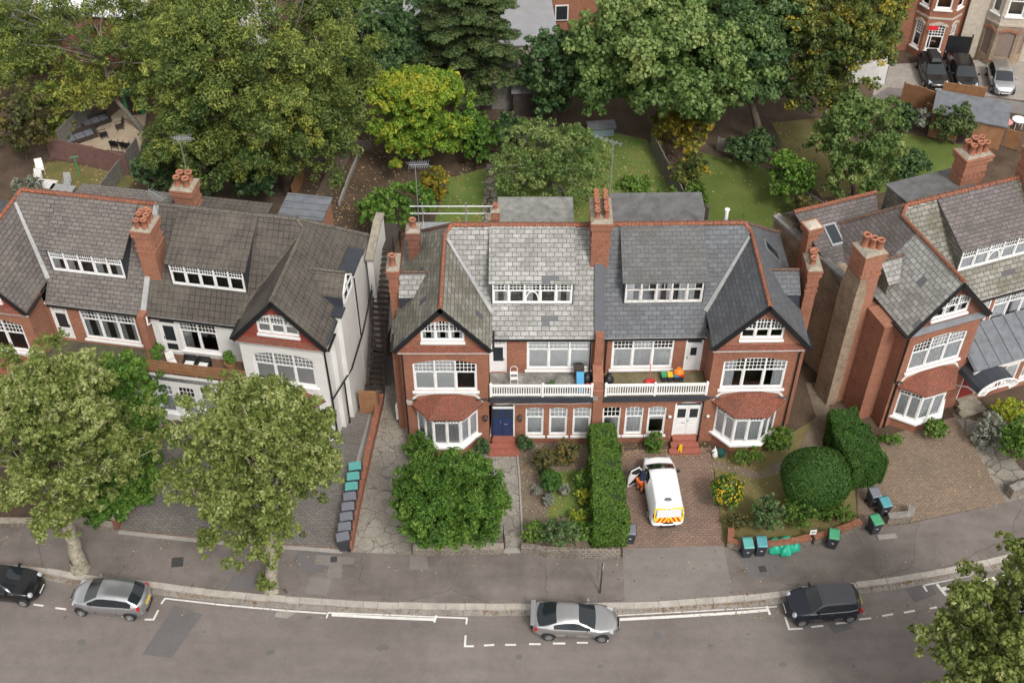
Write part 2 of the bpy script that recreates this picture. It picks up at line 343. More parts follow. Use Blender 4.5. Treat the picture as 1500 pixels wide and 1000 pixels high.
def win(parent, M, W, H, lights=3, tr=.36, grid=(5,3), fill='net', fr=.085, sill=True, fmat=None, name='window', bot=.12, arch_light=0, bar=.032, cut=0, sillw=.1):
    """timber window in its opening: frame with glazing bars, pane, sill and what hangs behind"""
    fmat = fmat or WHITE
    f = MB(M); y0, y1 = .04, .12
    f.box(0, fr, y0, y1, 0, H); f.box(W-fr, W, y0, y1, 0, H); f.box(fr, W-fr, y0, y1, H-fr, H); f.box(fr, W-fr, y0, y1, 0, bot)
    tw = .09 if lights > 1 else 0
    lw = (W-2*fr-(lights-1)*tw)/lights; zt = H*(1-tr)
    for i in range(lights):
        x = fr+i*(lw+tw)
        if i: f.box(x-tw, x, y0-.02, y1, bot, H-fr)
        if tr > 0: f.box(x, x+lw, y0+.005, y1, zt-.035, zt+.035)
        f.box(x, x+.045, y0+.02, y1-.01, bot, zt-.035); f.box(x+lw-.045, x+lw, y0+.02, y1-.01, bot, zt-.035)
        f.box(x+.045, x+lw-.045, y0+.02, y1-.01, bot, bot+.06)
        if tr > 0:
            gx, gz = grid
            for j in range(1, gx): f.box(x+lw*j/gx-bar/2, x+lw*j/gx+bar/2, y0+.03, y1-.02, zt+.035, H-fr)
            for j in range(1, gz): f.box(x, x+lw, y0+.032, y1-.022, zt+.035+(H-fr-zt-.035)*j/gz-bar/2, zt+.035+(H-fr-zt-.035)*j/gz+bar/2)
        if arch_light and i == lights//2:
            k = 10; rr = lw/2
            for j in range(k):
                a0, a1 = PI*j/k, PI*(j+1)/k
                c = (x+rr, bot+.1)
                f.ext([(c[0]+rr*math.cos(a0), y0+.012, c[1]+(zt-bot-.12)*math.sin(a0)), (c[0]+rr*math.cos(a1), y0+.012, c[1]+(zt-bot-.12)*math.sin(a1)),
                       (c[0]+(rr-.07)*math.cos(a1), y0+.012, c[1]+(zt-bot-.2)*math.sin(a1)), (c[0]+(rr-.07)*math.cos(a0), y0+.012, c[1]+(zt-bot-.2)*math.sin(a0))], (0,.05,0))
    Mi = M.inverted()
    def clip(mb):
        if cut:                                   # follow the arched head
            for k, v in enumerate(mb.v):
                l = Mi @ v; top = H-cut*((l.x-W/2)/(W/2))**2+.03
                if l.z > top: l.z = top; mb.v[k] = M @ l
        return mb
    fo = clip(f).build(name, fmat, parent)
    p = MB(M); p.poly([(fr*.5, .085, bot*.5), (W-fr*.5, .085, bot*.5), (W-fr*.5, .085, H-fr*.5), (W/2, .085, H-fr*.5), (fr*.5, .085, H-fr*.5)]); clip(p).build('pane', GLASS, fo, uv=False)
    if sill:
        q = MB(M); q.box(-sillw, W+sillw, -.1, .04, -.13, -.002); q.build('sill', fmat, fo)
    fills = [fill]*lights if isinstance(fill, str) else fill
    cu = MB(M); bl = MB(M)
    for i, k in enumerate(fills):
        x = fr+i*(lw+tw); top = H-fr*.8
        if k == 'net': sheet_wavy(cu, x-.03, x+lw+.03, bot*.7, zt if tr > 0 and RNG.random() < .35 else top, .12)
        elif k == 'side': sheet_wavy(cu, x-.03, x+lw*.3, bot*.7, top, .14, .04, .1); sheet_wavy(cu, x+lw*.7, x+lw+.03, bot*.7, top, .14, .04, .1)
        elif k == 'left': sheet_wavy(cu, x-.03, x+lw*.55, bot*.7, top, .14, .04, .1)
        elif k == 'right': sheet_wavy(cu, x+lw*.45, x+lw+.03, bot*.7, top, .14, .04, .1)
        elif k == 'blind': bl.poly([(x-.02,.105,bot*.6),(x+lw+.02,.105,bot*.6),(x+lw+.02,.105,top),(x-.02,.105,top)])
        elif k == 'half': zz = bot+(top-bot)*.5; bl.poly([(x-.02,.105,zz),(x+lw+.02,.105,zz),(x+lw+.02,.105,top),(x-.02,.105,top)])
    if cu.f: cu.smooth = True; cu.sm = [True]*len(cu.f); clip(cu).build('curtain', CURT, fo, uv=False)
    if bl.f: clip(bl).build('blind', BLIND, fo, uv=False)
    return fo
def ridge(parent, M, pts, mt, bumps=True, r=.13, name='ridge_tiles', step=.46):
    b = MB(M); b.tube(pts, r, 8)
    if bumps:
        for a, c in zip(pts[:-1], pts[1:]):
            a, c = Vector(a), Vector(c); L = (c-a).length; d = (c-a)/L; k = int(L/step)
            for i in range(k):
                p = a+d*((i+.5)*L/k); b.tube([p-d*.05, p+d*.05], r*1.28, 8)
    return b.build(name, mt, parent)
def chimney(parent, M, u0, u1, v0, v1, w0, w1, mt, pots, capm=None, pot_h=.62, pot_r=.15, band=True, flare=.09, pot_mat=None, name='chimney', second=None):
    b = MB(M); b.box(u0, u1, v0, v1, w0, w1-.55)
    if second: b.m = 1
    for k, (z, e) in enumerate(((.55,.045),(.42,flare),(.26,flare*.55),(.14,flare*1.25))):
        z2 = (.42,.26,.14,0)[k]; b.box(u0-e, u1+e, v0-e, v1+e, w1-z, w1-z2-.002*k)
    if band:
        for z in (1.1, 1.5): b.box(u0-.045, u1+.045, v0-.045, v1+.045, w1-z, w1-z+.1)
        n = max(2, int((v1-v0)/.3))
        for i in range(n):
            vv = v0+(i+.2)*(v1-v0)/n; b.box(u0-.03, u1+.03, vv, vv+.12, w1-1.4, w1-1.0)
        n = max(2, int((u1-u0)/.3))
        for i in range(n):
            uu = u0+(i+.2)*(u1-u0)/n; b.box(uu, uu+.12, v0-.03, v1+.03, w1-1.399, w1-1.001)
    co = b.build(name, [mt, second or mt], parent)
    c = MB(M); c.frus((u0+u1)/2, (v0+v1)/2, w1, w1+.14, (u1-u0)/2+.09, (v1-v0)/2+.09, (u1-u0)/2-.1, (v1-v0)/2-.1); c.build('cap', capm or CEMENT, co)
    for (pu, pv, *hh) in pots:
        h = pot_h*(hh[0] if hh else RNG.uniform(.85, 1.1)); r = pot_r*RNG.uniform(.92, 1.08)
        p = MB(M); p.smooth = False
        p.lathe([(r*1.05,0),(r*.98,h*.1),(r*.86,h*.8),(r*1.1,h*.84),(r*1.1,h*.97),(r*.98,h),(r*.72,h),(r*.7,h-.12)], (pu, pv, w1+.1), 10)
        p.sm = [True]*len(p.f); p.m = 1
        p.mi[-1] = 1
        p.build('chimney_pot', [pot_mat or POT, POT_BLACK], co)
    return co
def door(parent, M, W, H, kind):
    """door in its opening, with frame, lights and handle"""
    f = MB(M); f.box(0,.09,.03,.14,0,H); f.box(W-.09,W,.03,.14,0,H); f.box(.09,W-.09,.03,.14,H-.09,H)
    x0, x1 = .09, W-.09
    if kind in ('navy', 'white_double'):
        ht = H*.84; f.box(x0, x1, .03, .14, ht, ht+.09)
        fo = f.build('door', WHITE, parent)
        leaf = MB(M); pn = MB(M); mid = (x0+x1)/2
        for a, c in ((x0, mid-.008), (mid+.008, x1)):
            leaf.box(a, c, .07, .12, .02, ht)
            for (z0, z1) in ((.12,.34),(.4,.62)):
                leaf.box(a+.1, c-.1, .055, .07, ht*z0, ht*z1) 
            if kind == 'navy':
                pn.box(a+.09, c-.09, .062, .07, ht*.66, ht*.94)
                for j in range(1, 4): leaf.box(a+.09+(c-a-.18)*j/4-.012, a+.09+(c-a-.18)*j/4+.012, .05, .0615, ht*.66, ht*.94)
                for j in (1, 2): leaf.box(a+.09, c-.09, .051, .0612, ht*(.66+.28*j/3)-.012, ht*(.66+.28*j/3)+.012)
            else: pn.box(a+.1, c-.1, .062, .07, ht*.5, ht*.93)
        leaf.build('door_leaf', BLUE_DOOR if kind == 'navy' else WHITE, fo)
        pn.poly([(x0,.11,ht+.09),(x1,.11,ht+.09),(x1,.11,H-.09),(x0,.11,H-.09)]); pn.build('pane', DARKGL, fo)
        k = MB(M); k.box(mid+.05, mid+.1, .02, .06, ht*.5, ht*.54); k.box(mid-.3, mid-.1, .05, .068, ht*.42, ht*.45); k.build('handle', METAL_GY, fo)
    else:
        fo = f.build('door', WHITE, parent); ht = H*.8 if kind != 'red' else H*.86
        g = MB(M); g.box(x0, x1, .03, .139, ht, ht+.08); 
        if kind == 'balcony_grid':
            for j in range(1, 4): g.box(x0+(x1-x0)*j/4-.016, x0+(x1-x0)*j/4+.016, .05, .12, ht+.08, H-.09)
            for j in (1, 2): g.box(x0, x1, .052, .118, ht+.08+(H-ht-.17)*j/3-.016, ht+.08+(H-ht-.17)*j/3+.016)
        g.build('transom', WHITE, fo)
        l = MB(M); l.box(x0, x1, .07, .12, .02, ht); l.build('door_leaf', RED_DOOR if kind == 'red' else WHITE, fo)
        p = MB(M)
        if kind == 'balcony_grid': p.box(x0+.12, x1-.12, .055, .07, ht*.42, ht*.93)
        elif kind == 'balcony_plain': p.box(x0+.22, x1-.22, .055, .07, ht*.58, ht*.86)
        elif kind == 'terrace': p.box(x0+.13, x1-.13, .055, .07, ht*.4, ht*.94); p.box(x0+.13, x1-.13, .055, .07, ht*.06, ht*.28)
        p.poly([(x0,.11,ht+.08),(x1,.11,ht+.08),(x1,.11,H-.09),(x0,.11,H-.09)]); p.build('pane', DARKGL, fo)
        k = MB(M); k.box(x0+.06, x0+.1, .03, .07, ht*.45, ht*.53); k.build('handle', IRON, fo)
    return fo
DARKGL = mat('dark_door_glass', (.025,.03,.035), .08, var=0, spec=.6)

def house(name, label, o, rz, s, P):
    P = dict(dict(side_h=6.9), **P)
    root = empty(name, o, rz, label, 'house')
    M = Matrix.Diagonal((s, 1, 1, 1)); W = P['wall']; GW = P.get('gable', W); RM, RW = P['roof'], P['roof_wing']; RD = P.get('roof_dormer', RM); RT = P['ridge']
    V2 = P.get('v2', 1.65)                       # set-back of the first floor wall
    WM = lambda u, v, z: M @ TR(u, v, z)
    # --- walls
    wb = MB(M); ho = []
    ug, fwz = P.get('gf_windows', []), P.get('gfz', (.62, 2.92))
    for u in ug: ho.append(hole(u-.5, u+.5, fwz[0], fwz[1], .1))
    du, dw, dz, dh, dk = P['door']
    ho.append(hole(du-dw/2, du+dw/2, dz, dz+dh, .12 if dk in ('navy','white_double') else 0))
    wall(wb, (0,0), (1,0), [(0,0),(5.9,0),(5.9,3.85),(0,3.85)], ho)
    ho2 = [hole(u0, u1, 4.2, 6.6) for (u0, u1, *_r) in P['ff_windows']]
    if P.get('ff_door'): fd = P['ff_door']; ho2.append(hole(fd[0]-fd[1]/2, fd[0]+fd[1]/2, 3.95, 6.5))
    wall(wb, (0,V2), (1,0), [(0,3.6),(5.9,3.6),(5.9,6.75),(0,6.75)], ho2)
    wall(wb, (5.9,V2), (0,-1), [(0,3.6),(V2,3.6),(V2,7.65),(0,7.65)], nin=(1,0))
    wing_h = [hole(6.5, 9.9, 4.25, 6.6, .28), hole(7.0, 9.4, .7, 3.3)]
    wall(wb, (0,0), (1,0), [(5.9,0),(10.5,0),(10.5,7.3),(5.9,7.3)], wing_h)
    su = P.get('side_u', 11.05); sv = P.get('side_v', 1.1)
    wb.poly([(10.5,0,0),(10.5,sv,0),(10.5,sv,7.6),(10.5,0,7.6)])
    wb.box(10.5 if su > 10.5 else 10.3, su, sv, 9.4, 0, P.get('side_h', 6.9))
    wb.poly([(0,9.4,0),(11,9.4,0),(11,9.4,7.5),(0,9.4,6.7)])
    wb.poly([(10.5,0,7.6),(10.5,9.4,7.6),(10.4,9.4,6),(10.4,0,6)])
    wb.box(5.86, 10.56, -.03, .0, 0, .48)          # plinth
    wb.box(0, 5.86, -.03, 0, 0, .3)
    wb.build('wall', W, root)
    gb = MB(M); wall(gb, (0,-.02), (1,0), [(5.9,7.3),(10.5,7.3),(10.5,7.75),(8.25,10.5),(5.9,7.75)], [hole(7.1, 9.35, 7.98, 9.42, .55)]); gb.build('gable_wall', GW, root)
    if P.get('side_cap'): c = MB(M); c.ext([(su-.75,0,P['side_h']),(su+.06,0,P['side_h']),(su-.1,0,P['side_h']+.28),(su-.75,0,P['side_h']+.4)], (0,6,0)); c.M = M @ TR(0, sv, 0); c2 = MB(M @ TR(0,sv-.05,0)); c2.ext([(10.45,0,P['side_h']),(su+.06,0,P['side_h']),(su-.05,0,P['side_h']+.2),(10.45,0,P['side_h']+.32)], (0,1.6,0)); c2.build('side_coping', P['side_cap'], root)
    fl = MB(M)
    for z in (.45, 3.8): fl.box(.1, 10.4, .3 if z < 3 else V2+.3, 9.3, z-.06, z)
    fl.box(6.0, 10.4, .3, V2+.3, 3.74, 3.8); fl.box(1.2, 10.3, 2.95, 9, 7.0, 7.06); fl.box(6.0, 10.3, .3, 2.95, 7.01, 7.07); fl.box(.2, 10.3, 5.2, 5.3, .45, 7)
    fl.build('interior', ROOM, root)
    # string courses
    st = MB(M); st.ext([(5.8,-.16,7.22),(5.8,-.02,7.3),(5.8,-.02,7.2),(5.8,-.14,7.17)], (4.8,0,0)); st.build('string_course', P.get('string', WHITE2), root)
    gl = MB(M); gl.ext([(5.75,-.32,7.45),(5.75,-.02,7.62),(5.75,-.02,7.3),(5.75,-.1,7.3)], (4.95,0,0)); gl.build('gable_skirt', P.get('skirt', TILE_RED), root)
    # --- roof
    r = MB(M)
    r.slab([(0,1.5,6.7),(5.75,1.5,6.7),(5.75,2.5,7.7),(8.25,5.4,10.6),(7.85,5.8,11.0),(0,5.8,11.0)], .12)
    r.slab([(0,5.8,11.0),(7.85,5.8,11.0),(10.8,9.0,7.6),(10.8,10,6.6),(0,10,6.6)], .12)
    r.build('roof', RM, root)
    r = MB(M)
    r.slab([(5.72,-.3,7.66),(8.25,-.3,10.6),(8.25,5.42,10.6),(5.72,2.47,7.66)], .1)
    r.build('wing_roof', RW, root)
    r = MB(M)
    r.slab([(8.25,-.3,10.6),(10.82,-.3,7.62),(10.82,4.0,7.62),(8.25,4.0,10.6)], .1)
    r.build('wing_roof', RW, root); r = MB()
    r.M = M; r.slab([(8.25,4.0,10.6),(10.82,4.0,7.62),(10.82,9.0,7.62),(7.85,5.8,11.0),(8.25,5.42,10.6)], .1)
    r.build('wing_roof', P.get('roof_side', RW), root)
    ridge(root, M, [(0,5.8,11.02),(7.85,5.8,11.02)], RT, P.get('bumps', True)); ridge(root, M, [(8.25,-.3,10.62),(8.25,5.42,10.62),(7.85,5.8,11.02)], RT, False, .115); ridge(root, M, [(7.85,5.8,11.02),(10.8,9.0,7.65)], P.get('ridge_hip', RIDGE_BR), False, .115)
    vl = MB(M); a, c = Vector((5.7,2.42,7.74)), Vector((8.1,5.2,10.5)); vl.ext([a+Vector((-.09,.09,.02)), a+Vector((.07,-.09,.03)), c+Vector((.05,-.06,.05)), c+Vector((-.05,.06,.05))], (0,0,-.06))
    vl.build('valley_flashing', P.get('valley', LEAD_LT), root)
    # bargeboards, fascia, gutter, pipes
    bb = MB(M)
    for (ua, za, ub, zb) in ((5.66,7.6,8.25,10.6),(10.88,7.56,8.25,10.6)):
        d = Vector((ub-ua,0,zb-za)).normalized(); n = Vector((-d.z,0,d.x)) if d.x > 0 else Vector((d.z,0,-d.x)); n = -n if n.z > 0 else n
        a, c = Vector((ua,-.36,za)), Vector((ub,-.36,zb)); bb.ext([a+n*-.02, c+n*-.02, c+n*.24, a+n*.24], (0,.07,0))
    bb.build('bargeboard', BLACK, root)
    for gb_ in ((.1,5.66,1.42,1.52,6.56,6.64),(10.84,10.96,-.3,1.0,7.46,7.56),(5.56,5.68,-.3,1.2,7.5,7.6)): gt = MB(M); gt.box(*gb_); gt.build('gutter', P.get('gutter', BLACK), root)
    fs = MB(M); fs.box(.1,5.85,1.53,V2-.002,6.6,6.68); fs.build('fascia', WHITE2, root)
    # --- first floor windows
    for (u0, u1, *rest) in P['ff_windows']:
        win(root, WM(u0, V2, 4.2), u1-u0, 2.4, P.get('ff_lights', 3), .37, P.get('ff_grid', (5,3)), rest[0] if rest else 'net', fr=.1)
    if P.get('ff_door'): fd = P['ff_door']; door(root, WM(fd[0]-fd[1]/2, V2, 3.95), fd[1], 2.55, fd[2])
    win(root, WM(6.5, 0, 4.25), 3.4, 2.35, 3, P.get('wtr', .4), (5,3), P.get('wing_fill', 'blind'), fr=.1)
    win(root, WM(7.1, -.02, 7.98), 2.25, 1.44, 3, .52, (4,3), P.get('gable_fill', 'side'), fr=.07, sillw=.04, bar=.045, cut=.56)
    for u, fi in zip(ug, P.get('gf_fill', ['blind']*9)): win(root, WM(u-.5, 0, fwz[0]), 1.0, fwz[1]-fwz[0], 1, .36, (4,2), fi, fr=.075)
    door(root, WM(du-dw/2, 0, dz), dw, dh, dk)
    # --- bay
    if P.get('bay', True):
        by = MB(M); uc = 8.2; hw, hf, pj = 1.72, .78, .95; pts = [(uc-hw,0),(uc-hf,-pj),(uc+hf,-pj),(uc+hw,0)]
        by.ext([(p[0],p[1],0) for p in pts], (0,0,.72)); bo = by.build('bay', P.get('bay_wall', W), root)
        for i in range(3):
            a, c = Vector(pts[i]), Vector(pts[i+1]); L = (c-a).length; ang = math.atan2(c.y-a.y, c.x-a.x)
            win(root, M @ TR(a.x, a.y, .82) @ TR(0,0,0,ang), L, 2.5, 2, .27, (4 if i == 1 else 3, 3), P.get('bay_fill', 'net'), fr=.09, name='bay_window', bot=.14, bar=.04)
        sb = MB(M); sb.ext([(uc-hw-.16,0,.72),(uc-hf-.09,-pj-.17,.72),(uc+hf+.09,-pj-.17,.72),(uc+hw+.16,0,.72)], (0,0,.12)); sb.build('bay_sill', WHITE, root)
        e = .3; br = MB(M); z0, z1 = 3.32, 4.02
        lo = [(uc-hw-e,0.0,z0),(uc-hf-.15,-pj-e,z0),(uc+hf+.15,-pj-e,z0),(uc+hw+e,0.0,z0)]; hi = [(uc-.55,-.02,z1),(uc-.2,-.12,z1),(uc+.2,-.12,z1),(uc+.55,-.02,z1)]
        for i in range(3): br.poly([lo[i],lo[i+1],hi[i+1],hi[i]])
        br.poly([hi[0],hi[1],hi[2],hi[3]]); br.poly([(p[0],p[1],z0-.03) for p in lo[::-1]])
        for i in range(3): br.poly([lo[i],lo[i+1],(lo[i+1][0],lo[i+1][1],z0-.1),(lo[i][0],lo[i][1],z0-.1)])
        br.build('bay_roof', P.get('bay_roof', TILE_RED), root)
        for q in (-1, 1): fb = MB(M); fb.ext([(uc+q*(hw+.28),-.03,z0+.02),(uc+q*(hw-.2),-.03,z0+.55),(uc+q*.6,-.03,z1+.02),(uc+q*.6,-.03,z1+.12),(uc+q*(hw-.25),-.03,z0+.8),(uc+q*(hw+.05),-.03,z0+.5)], (0,.03,0)); fb.build('bay_flashing', WHITE2, root)
        ce = MB(M); ce.ext([(p[0],p[1],3.22) for p in [(uc-hw+.1,0.0),(uc-hf,-pj+.1),(uc+hf,-pj+.1),(uc+hw-.1,0.0)]], (0,0,.05)); ce.build('bay_ceiling', WHITE2, root)
    # --- front dormer
    if P.get('dormer'):
        u0, u1, lights, fill, gr = P['dormer']; v = 2.8; z0, z1 = v+5.25, 9.52
        d = MB(M); d.box(u0, u1, v, v+.06, z0-.25, z0-.001); d.box(u0,u0+.06,v,v+.06,z0,z1); d.box(u1-.06,u1,v,v+.06,z0,z1); d.box(u0,u1,v,v+.06,z1-.05,z1+.05)
        for u in (u0+.01, u1-.07): d.ext([(u,v+.06,z0-.2),(u,v+.06,z1),(u,5.6,10.82),(u,5.6,10.6)], (.06,0,0))
        do = d.build('dormer', P.get('cheek', LEAD_DK), root)
        win(root, WM(u0+.06, v-.04, z0), u1-u0-.12, z1-z0-.05, lights, P.get('dtr', .36), gr, fill, fr=.08, bot=.1, name='dormer_window', arch_light=P.get('darch', 0), sill=False, fmat=P.get('dwm'))
        q = MB(M); q.slab([(u0-.12,v-.1,9.55),(u1+.12,v-.1,9.55),(u1+.1,5.72,11.0),(u0-.1,5.72,11.0)], .1); q.build('dormer_roof', RD, root)
    # --- side dormer on the outer slope
    if P.get('side_dormer', True):
        vf, vb, zr, ze = 2.55, 4.6, 9.55, 8.75; vm = (vf+vb)/2; ue = P.get('sd_u', 10.62)
        q = MB(M); q.slab([(9.05,vm,zr),(ue,vm,zr),(ue,vf-.08,ze),(9.75,vf-.08,ze)], .08); q.slab([(9.05,vm,zr),(ue,vm,zr),(ue,vb,ze),(9.75,vb,ze)], .08); q.build('side_dormer_roof', P.get('sd_roof', RM), root)
        q = MB(M); q.poly([(9.75,vf,ze),(ue-.02,vf,ze),(ue-.02,vf,7.5),(10.8,vf,7.5)]); q.poly([(ue-.02,vf,7.4),(ue-.02,vb,7.4),(ue-.02,vb,ze),(ue-.02,vm,zr),(ue-.02,vf,ze)]); q.build('side_dormer_cheek', P.get('sd_cheek', LEAD_DK), root)
        ridge(root, M, [(9.05,vm,zr+.03),(ue,vm,zr+.03)], P.get('sd_ridge', RIDGE_BR), False, .09)
        if P.get('sd_window'):
            f = MB(M); o_ = [(ue+.02,vf+.25,8.05),(ue+.02,vb-.25,8.05),(ue+.02,vb-.25,ze+.05),(ue+.02,vm,zr-.1),(ue+.02,vf+.25,ze+.05)]
            for i in range(5): f.tube([o_[i], o_[(i+1) % 5]], .07, 4)
            f.tube([(ue+.02,vm,8.05),(ue+.02,vm,zr-.1)], .05, 4); f.tube([(ue+.02,vf+.25,ze-.05),(ue+.02,vb-.25,ze-.05)], .05, 4); fo = f.build('side_window', WHITE, root)
            g = MB(M); g.poly([(p[0]-.01,p[1],p[2]) for p in o_]); g.build('pane', DARKGL, fo)
    # --- party wall strip, brick kneeler
    if P.get('party', True):
        q = MB(M); q.box(-.28,.28,-.02,V2,3.6,4.55); q.box(-.24,.24,-.1,.0,0,4.3); q.box(-.22,.22,V2-.5,V2-.02,4.5,7.15); q.ext([(-.28,-.1,4.3),(-.28,V2,4.55),(-.28,V2,5.3)], (.56,0,0)); q.build('party_wall', W, root)
        q = MB(M); q.ext([(-.26,1.3,6.58),(-.26,5.8,11.03),(-.26,5.8,11.2),(-.26,1.3,6.78)], (.52,0,0)); q.build('party_flashing', P.get('party_mat', LEAD_DK), root)
    return root, M
# ------------------------------------------------------------------ ground, road, pavement, plots
def curve_px(pts, z=0, sub=10):
    """Catmull-Rom through photo pixels, as ground points"""
    w = [Vector(G(*p, z)) for p in pts]; out = []
    for i in range(len(w)-1):
        p0, p1, p2, p3 = w[max(i-1,0)], w[i], w[i+1], w[min(i+2,len(w)-1)]
        for k in range(sub):
            t = k/sub
            out.append(.5*((2*p1)+(p2-p0)*t+(2*p0-5*p1+4*p2-p3)*t*t+(3*p1-p0-3*p2+p3)*t**3))
    out.append(w[-1]); return out
def offs(line, d):
    r = []
    for i, p in enumerate(line):
        t = (line[min(i+1,len(line)-1)]-line[max(i-1,0)]).normalized(); r.append(p+Vector((-t.y, t.x))*d)
    return r
def area(name, pts, z, m, label=None, kind='structure', px=True):
    w = [G(p[0], p[1], z) for p in pts] if px else pts
    b = MB(); vs = [Vector((p[0], p[1], 0)) for p in w]; n = b.vs([(p[0], p[1], z) for p in w])
    for t in geometry.tessellate_polygon([vs]): b.face([n+i for i in t])
    for i, f in enumerate(b.f):
        q = [b.v[k] for k in f]
        if (q[1]-q[0]).cross(q[2]-q[0]).z < 0: b.f[i] = f[::-1]
    o = b.build(name, m); o['kind'] = kind
    if label: o['label'] = label
    return o
ASPH_ROAD = groundmat('road_asphalt', [(.142,.121,.111),(.17,.147,.135),(.19,.166,.153)], .22, 40, .28, .9, .35, streak=.09)
ASPH_PAVE = groundmat('pavement_asphalt', [(.12,.101,.092),(.155,.133,.121),(.19,.165,.15)], .45, 34, .3, .9, .4, cells=.2, joint=(.098,.085,.077), jw=.004, cvar=(.97,1.03), streak=.10)
ASPH_LIGHT = groundmat('light_tarmac', [(.165,.148,.136),(.2,.18,.166)], .5, 24, .25, .9, .4, streak=.08)
ASPH_PATCH = groundmat('tarmac_patch', [(.115,.108,.106),(.14,.13,.127)], .8, 20, .3, .95, .5)
SOIL = groundmat('leafy_soil', [(.055,.038,.026),(.085,.06,.042),(.12,.083,.055)], .5, 9, .5)
SOIL_L = groundmat('pale_soil', [(.12,.092,.068),(.17,.135,.1),(.2,.16,.12)], .7, 9, .45)
LAWN = groundmat('lawn_grass', [(0.076,0.118,0.025),(0.118,0.173,0.041),(0.186,0.186,0.055)], .35, 18, .45)
LAWN_B = groundmat('bright_lawn', [(0.070,0.102,0.022),(0.096,0.130,0.030),(0.132,0.150,0.042)], .3, 18, .4)
LAWN_D = groundmat('worn_lawn', [(.10,.105,.035),(.15,.13,.05),(.18,.145,.07)], .6, 14, .45)
CRAZY = groundmat('crazy_paving', [(.19,.172,.145),(.25,.228,.195),(.305,.28,.24)], .5, 8, .3, .9, .5, cells=1.5, joint=(.13,.118,.095), jw=.03, cvar=(.93,1.05))
FLAGS = groundmat('stone_path', [(.2,.18,.155),(.28,.255,.22)], .7, 8, .3, .9, .5, cells=1.6, joint=(.06,.065,.03), jw=.09)
SAND = groundmat('sandy_gravel', [(.32,.25,.18),(.43,.35,.26)], .6, 20, .3)
CONC = groundmat('concrete', [(.25,.232,.21),(.32,.30,.275)], .6, 12, .25)
BLOCK_GY = brickmat('grey_block_paving', (0.226,0.204,0.187), (0.165,0.152,0.143), (0.099,0.091,0.083), bw=.26, rh=.13, ms=.014, stain=(.11,.1,.09), stain_amt=.6, ss=.5, bump=.5)
BLOCK_RD = brickmat('brick_paving', (0.312,0.194,0.144), (0.225,0.144,0.112), (0.131,0.106,0.085), bw=.3, rh=.15, ms=.02, stain=(.12,.095,.078), stain_amt=.7, ss=.45, bump=.5)
BLOCK_TN = brickmat('tan_brick_paving', (0.302,0.218,0.157), (0.224,0.162,0.118), (0.134,0.106,0.078), bw=.24, rh=.12, ms=.016, stain=(.15,.12,.09), stain_amt=.6, ss=.45, bump=.5)
KERBM = groundmat('granite_kerb', [(.30,.272,.24),(.44,.40,.355)], 1.5, 14, .3)
PAINT = groundmat('road_paint', [(.52,.5,.46),(.72,.7,.66)], 2.5, 30, .18, .8, .2)
KERB_PX = [(-260,795),(-120,816),(0,826),(75,833),(125,842),(222,852),(281,860),(381,870),(520,880),(680,884),(780,884),(932,882),(1000,878),(1073,873),(1124,868),(1252,853),(1329,842),(1427,824),(1520,800),(1640,770),(1800,725)]
kerb = curve_px(KERB_PX, 0, 8)
RZ = -.11
gd = MB(); gd.poly([(-500,-300,-.4),(500,-300,-.4),(500,700,-.4),(-500,700,-.4)]); o = gd.build('ground', SOIL); o['kind'] = 'structure'
inner = offs(kerb, .0)
area('terrain', [(-200,kerb[0].y+20)]+[(p.x,p.y) for p in inner]+[(200,kerb[-1].y+20),(260,400),(-260,400)], -.012, SOIL, px=False)
area('road', [(p.x,p.y+.1) for p in offs(kerb,-.3)]+[(140,60),(140,-40),(-140,-40),(-140,60)], RZ, ASPH_ROAD, px=False)
# pavement strip behind the kerb
PB = [(-260,742),(-100,760),(0,770),(105,767),(170,776),(265,787),(407,799),(504,806),(604,811),(764,808),(908,816),(1060,800),(1075,806),(1160,800),(1257,776),(1333,766),(1474,735),(1600,704),(1800,660)]
area('pavement', [(p.x,p.y) for p in inner]+[G(*p) for p in PB[::-1]], .0, ASPH_PAVE, px=False)
# kerb stones and gutter setts, each row one strip of separate stones
def stones(name, off, w, z0, z1, L0, L1, seed, gap=.015, m=KERBM):
    rg = random.Random(seed); b = MB(); acc = 0; nxt = 0; seg = []
    line = kerb; d = [0]
    for i in range(1, len(line)): d.append(d[-1]+(line[i]-line[i-1]).length)
    def at(s):
        for i in range(1, len(line)):
            if d[i] >= s: t = (s-d[i-1])/(d[i]-d[i-1]); p = line[i-1].lerp(line[i], t); q = (line[i]-line[i-1]).normalized(); return p, Vector((-q.y, q.x))
        return line[-1], Vector((0,1))
    s = 0
    while s < d[-1]-1:
        L = rg.uniform(L0, L1); (p0, n0), (p1, n1) = at(s+gap), at(min(s+L, d[-1]-.01)); dz = rg.uniform(-.012, .012); e = rg.uniform(-.015, .015)
        a = [p0+n0*(off+e), p1+n1*(off+e), p1+n1*(off+w+e), p0+n0*(off+w+e)]
        b.ext([(q.x,q.y,z1+dz) for q in a], (0,0,z0-z1-dz)); s += L
    o = b.build(name, m); o['kind'] = 'structure'
stones('kerb', -.3, .32, -.2, .012, .7, 1.25, 3)
stones('gutter', -.62, .3, -.2, RZ+.014, .5, 1.0, 5, .03, groundmat('worn_gutter_stone', [(.2,.18,.16),(.29,.262,.235)], 1.2, 14, .3))
near = offs(kerb, -9.6)
area('near_pavement', [(p.x,p.y) for p in near]+[(90,-30),(-90,-30)], -.0, ASPH_PAVE, px=False)
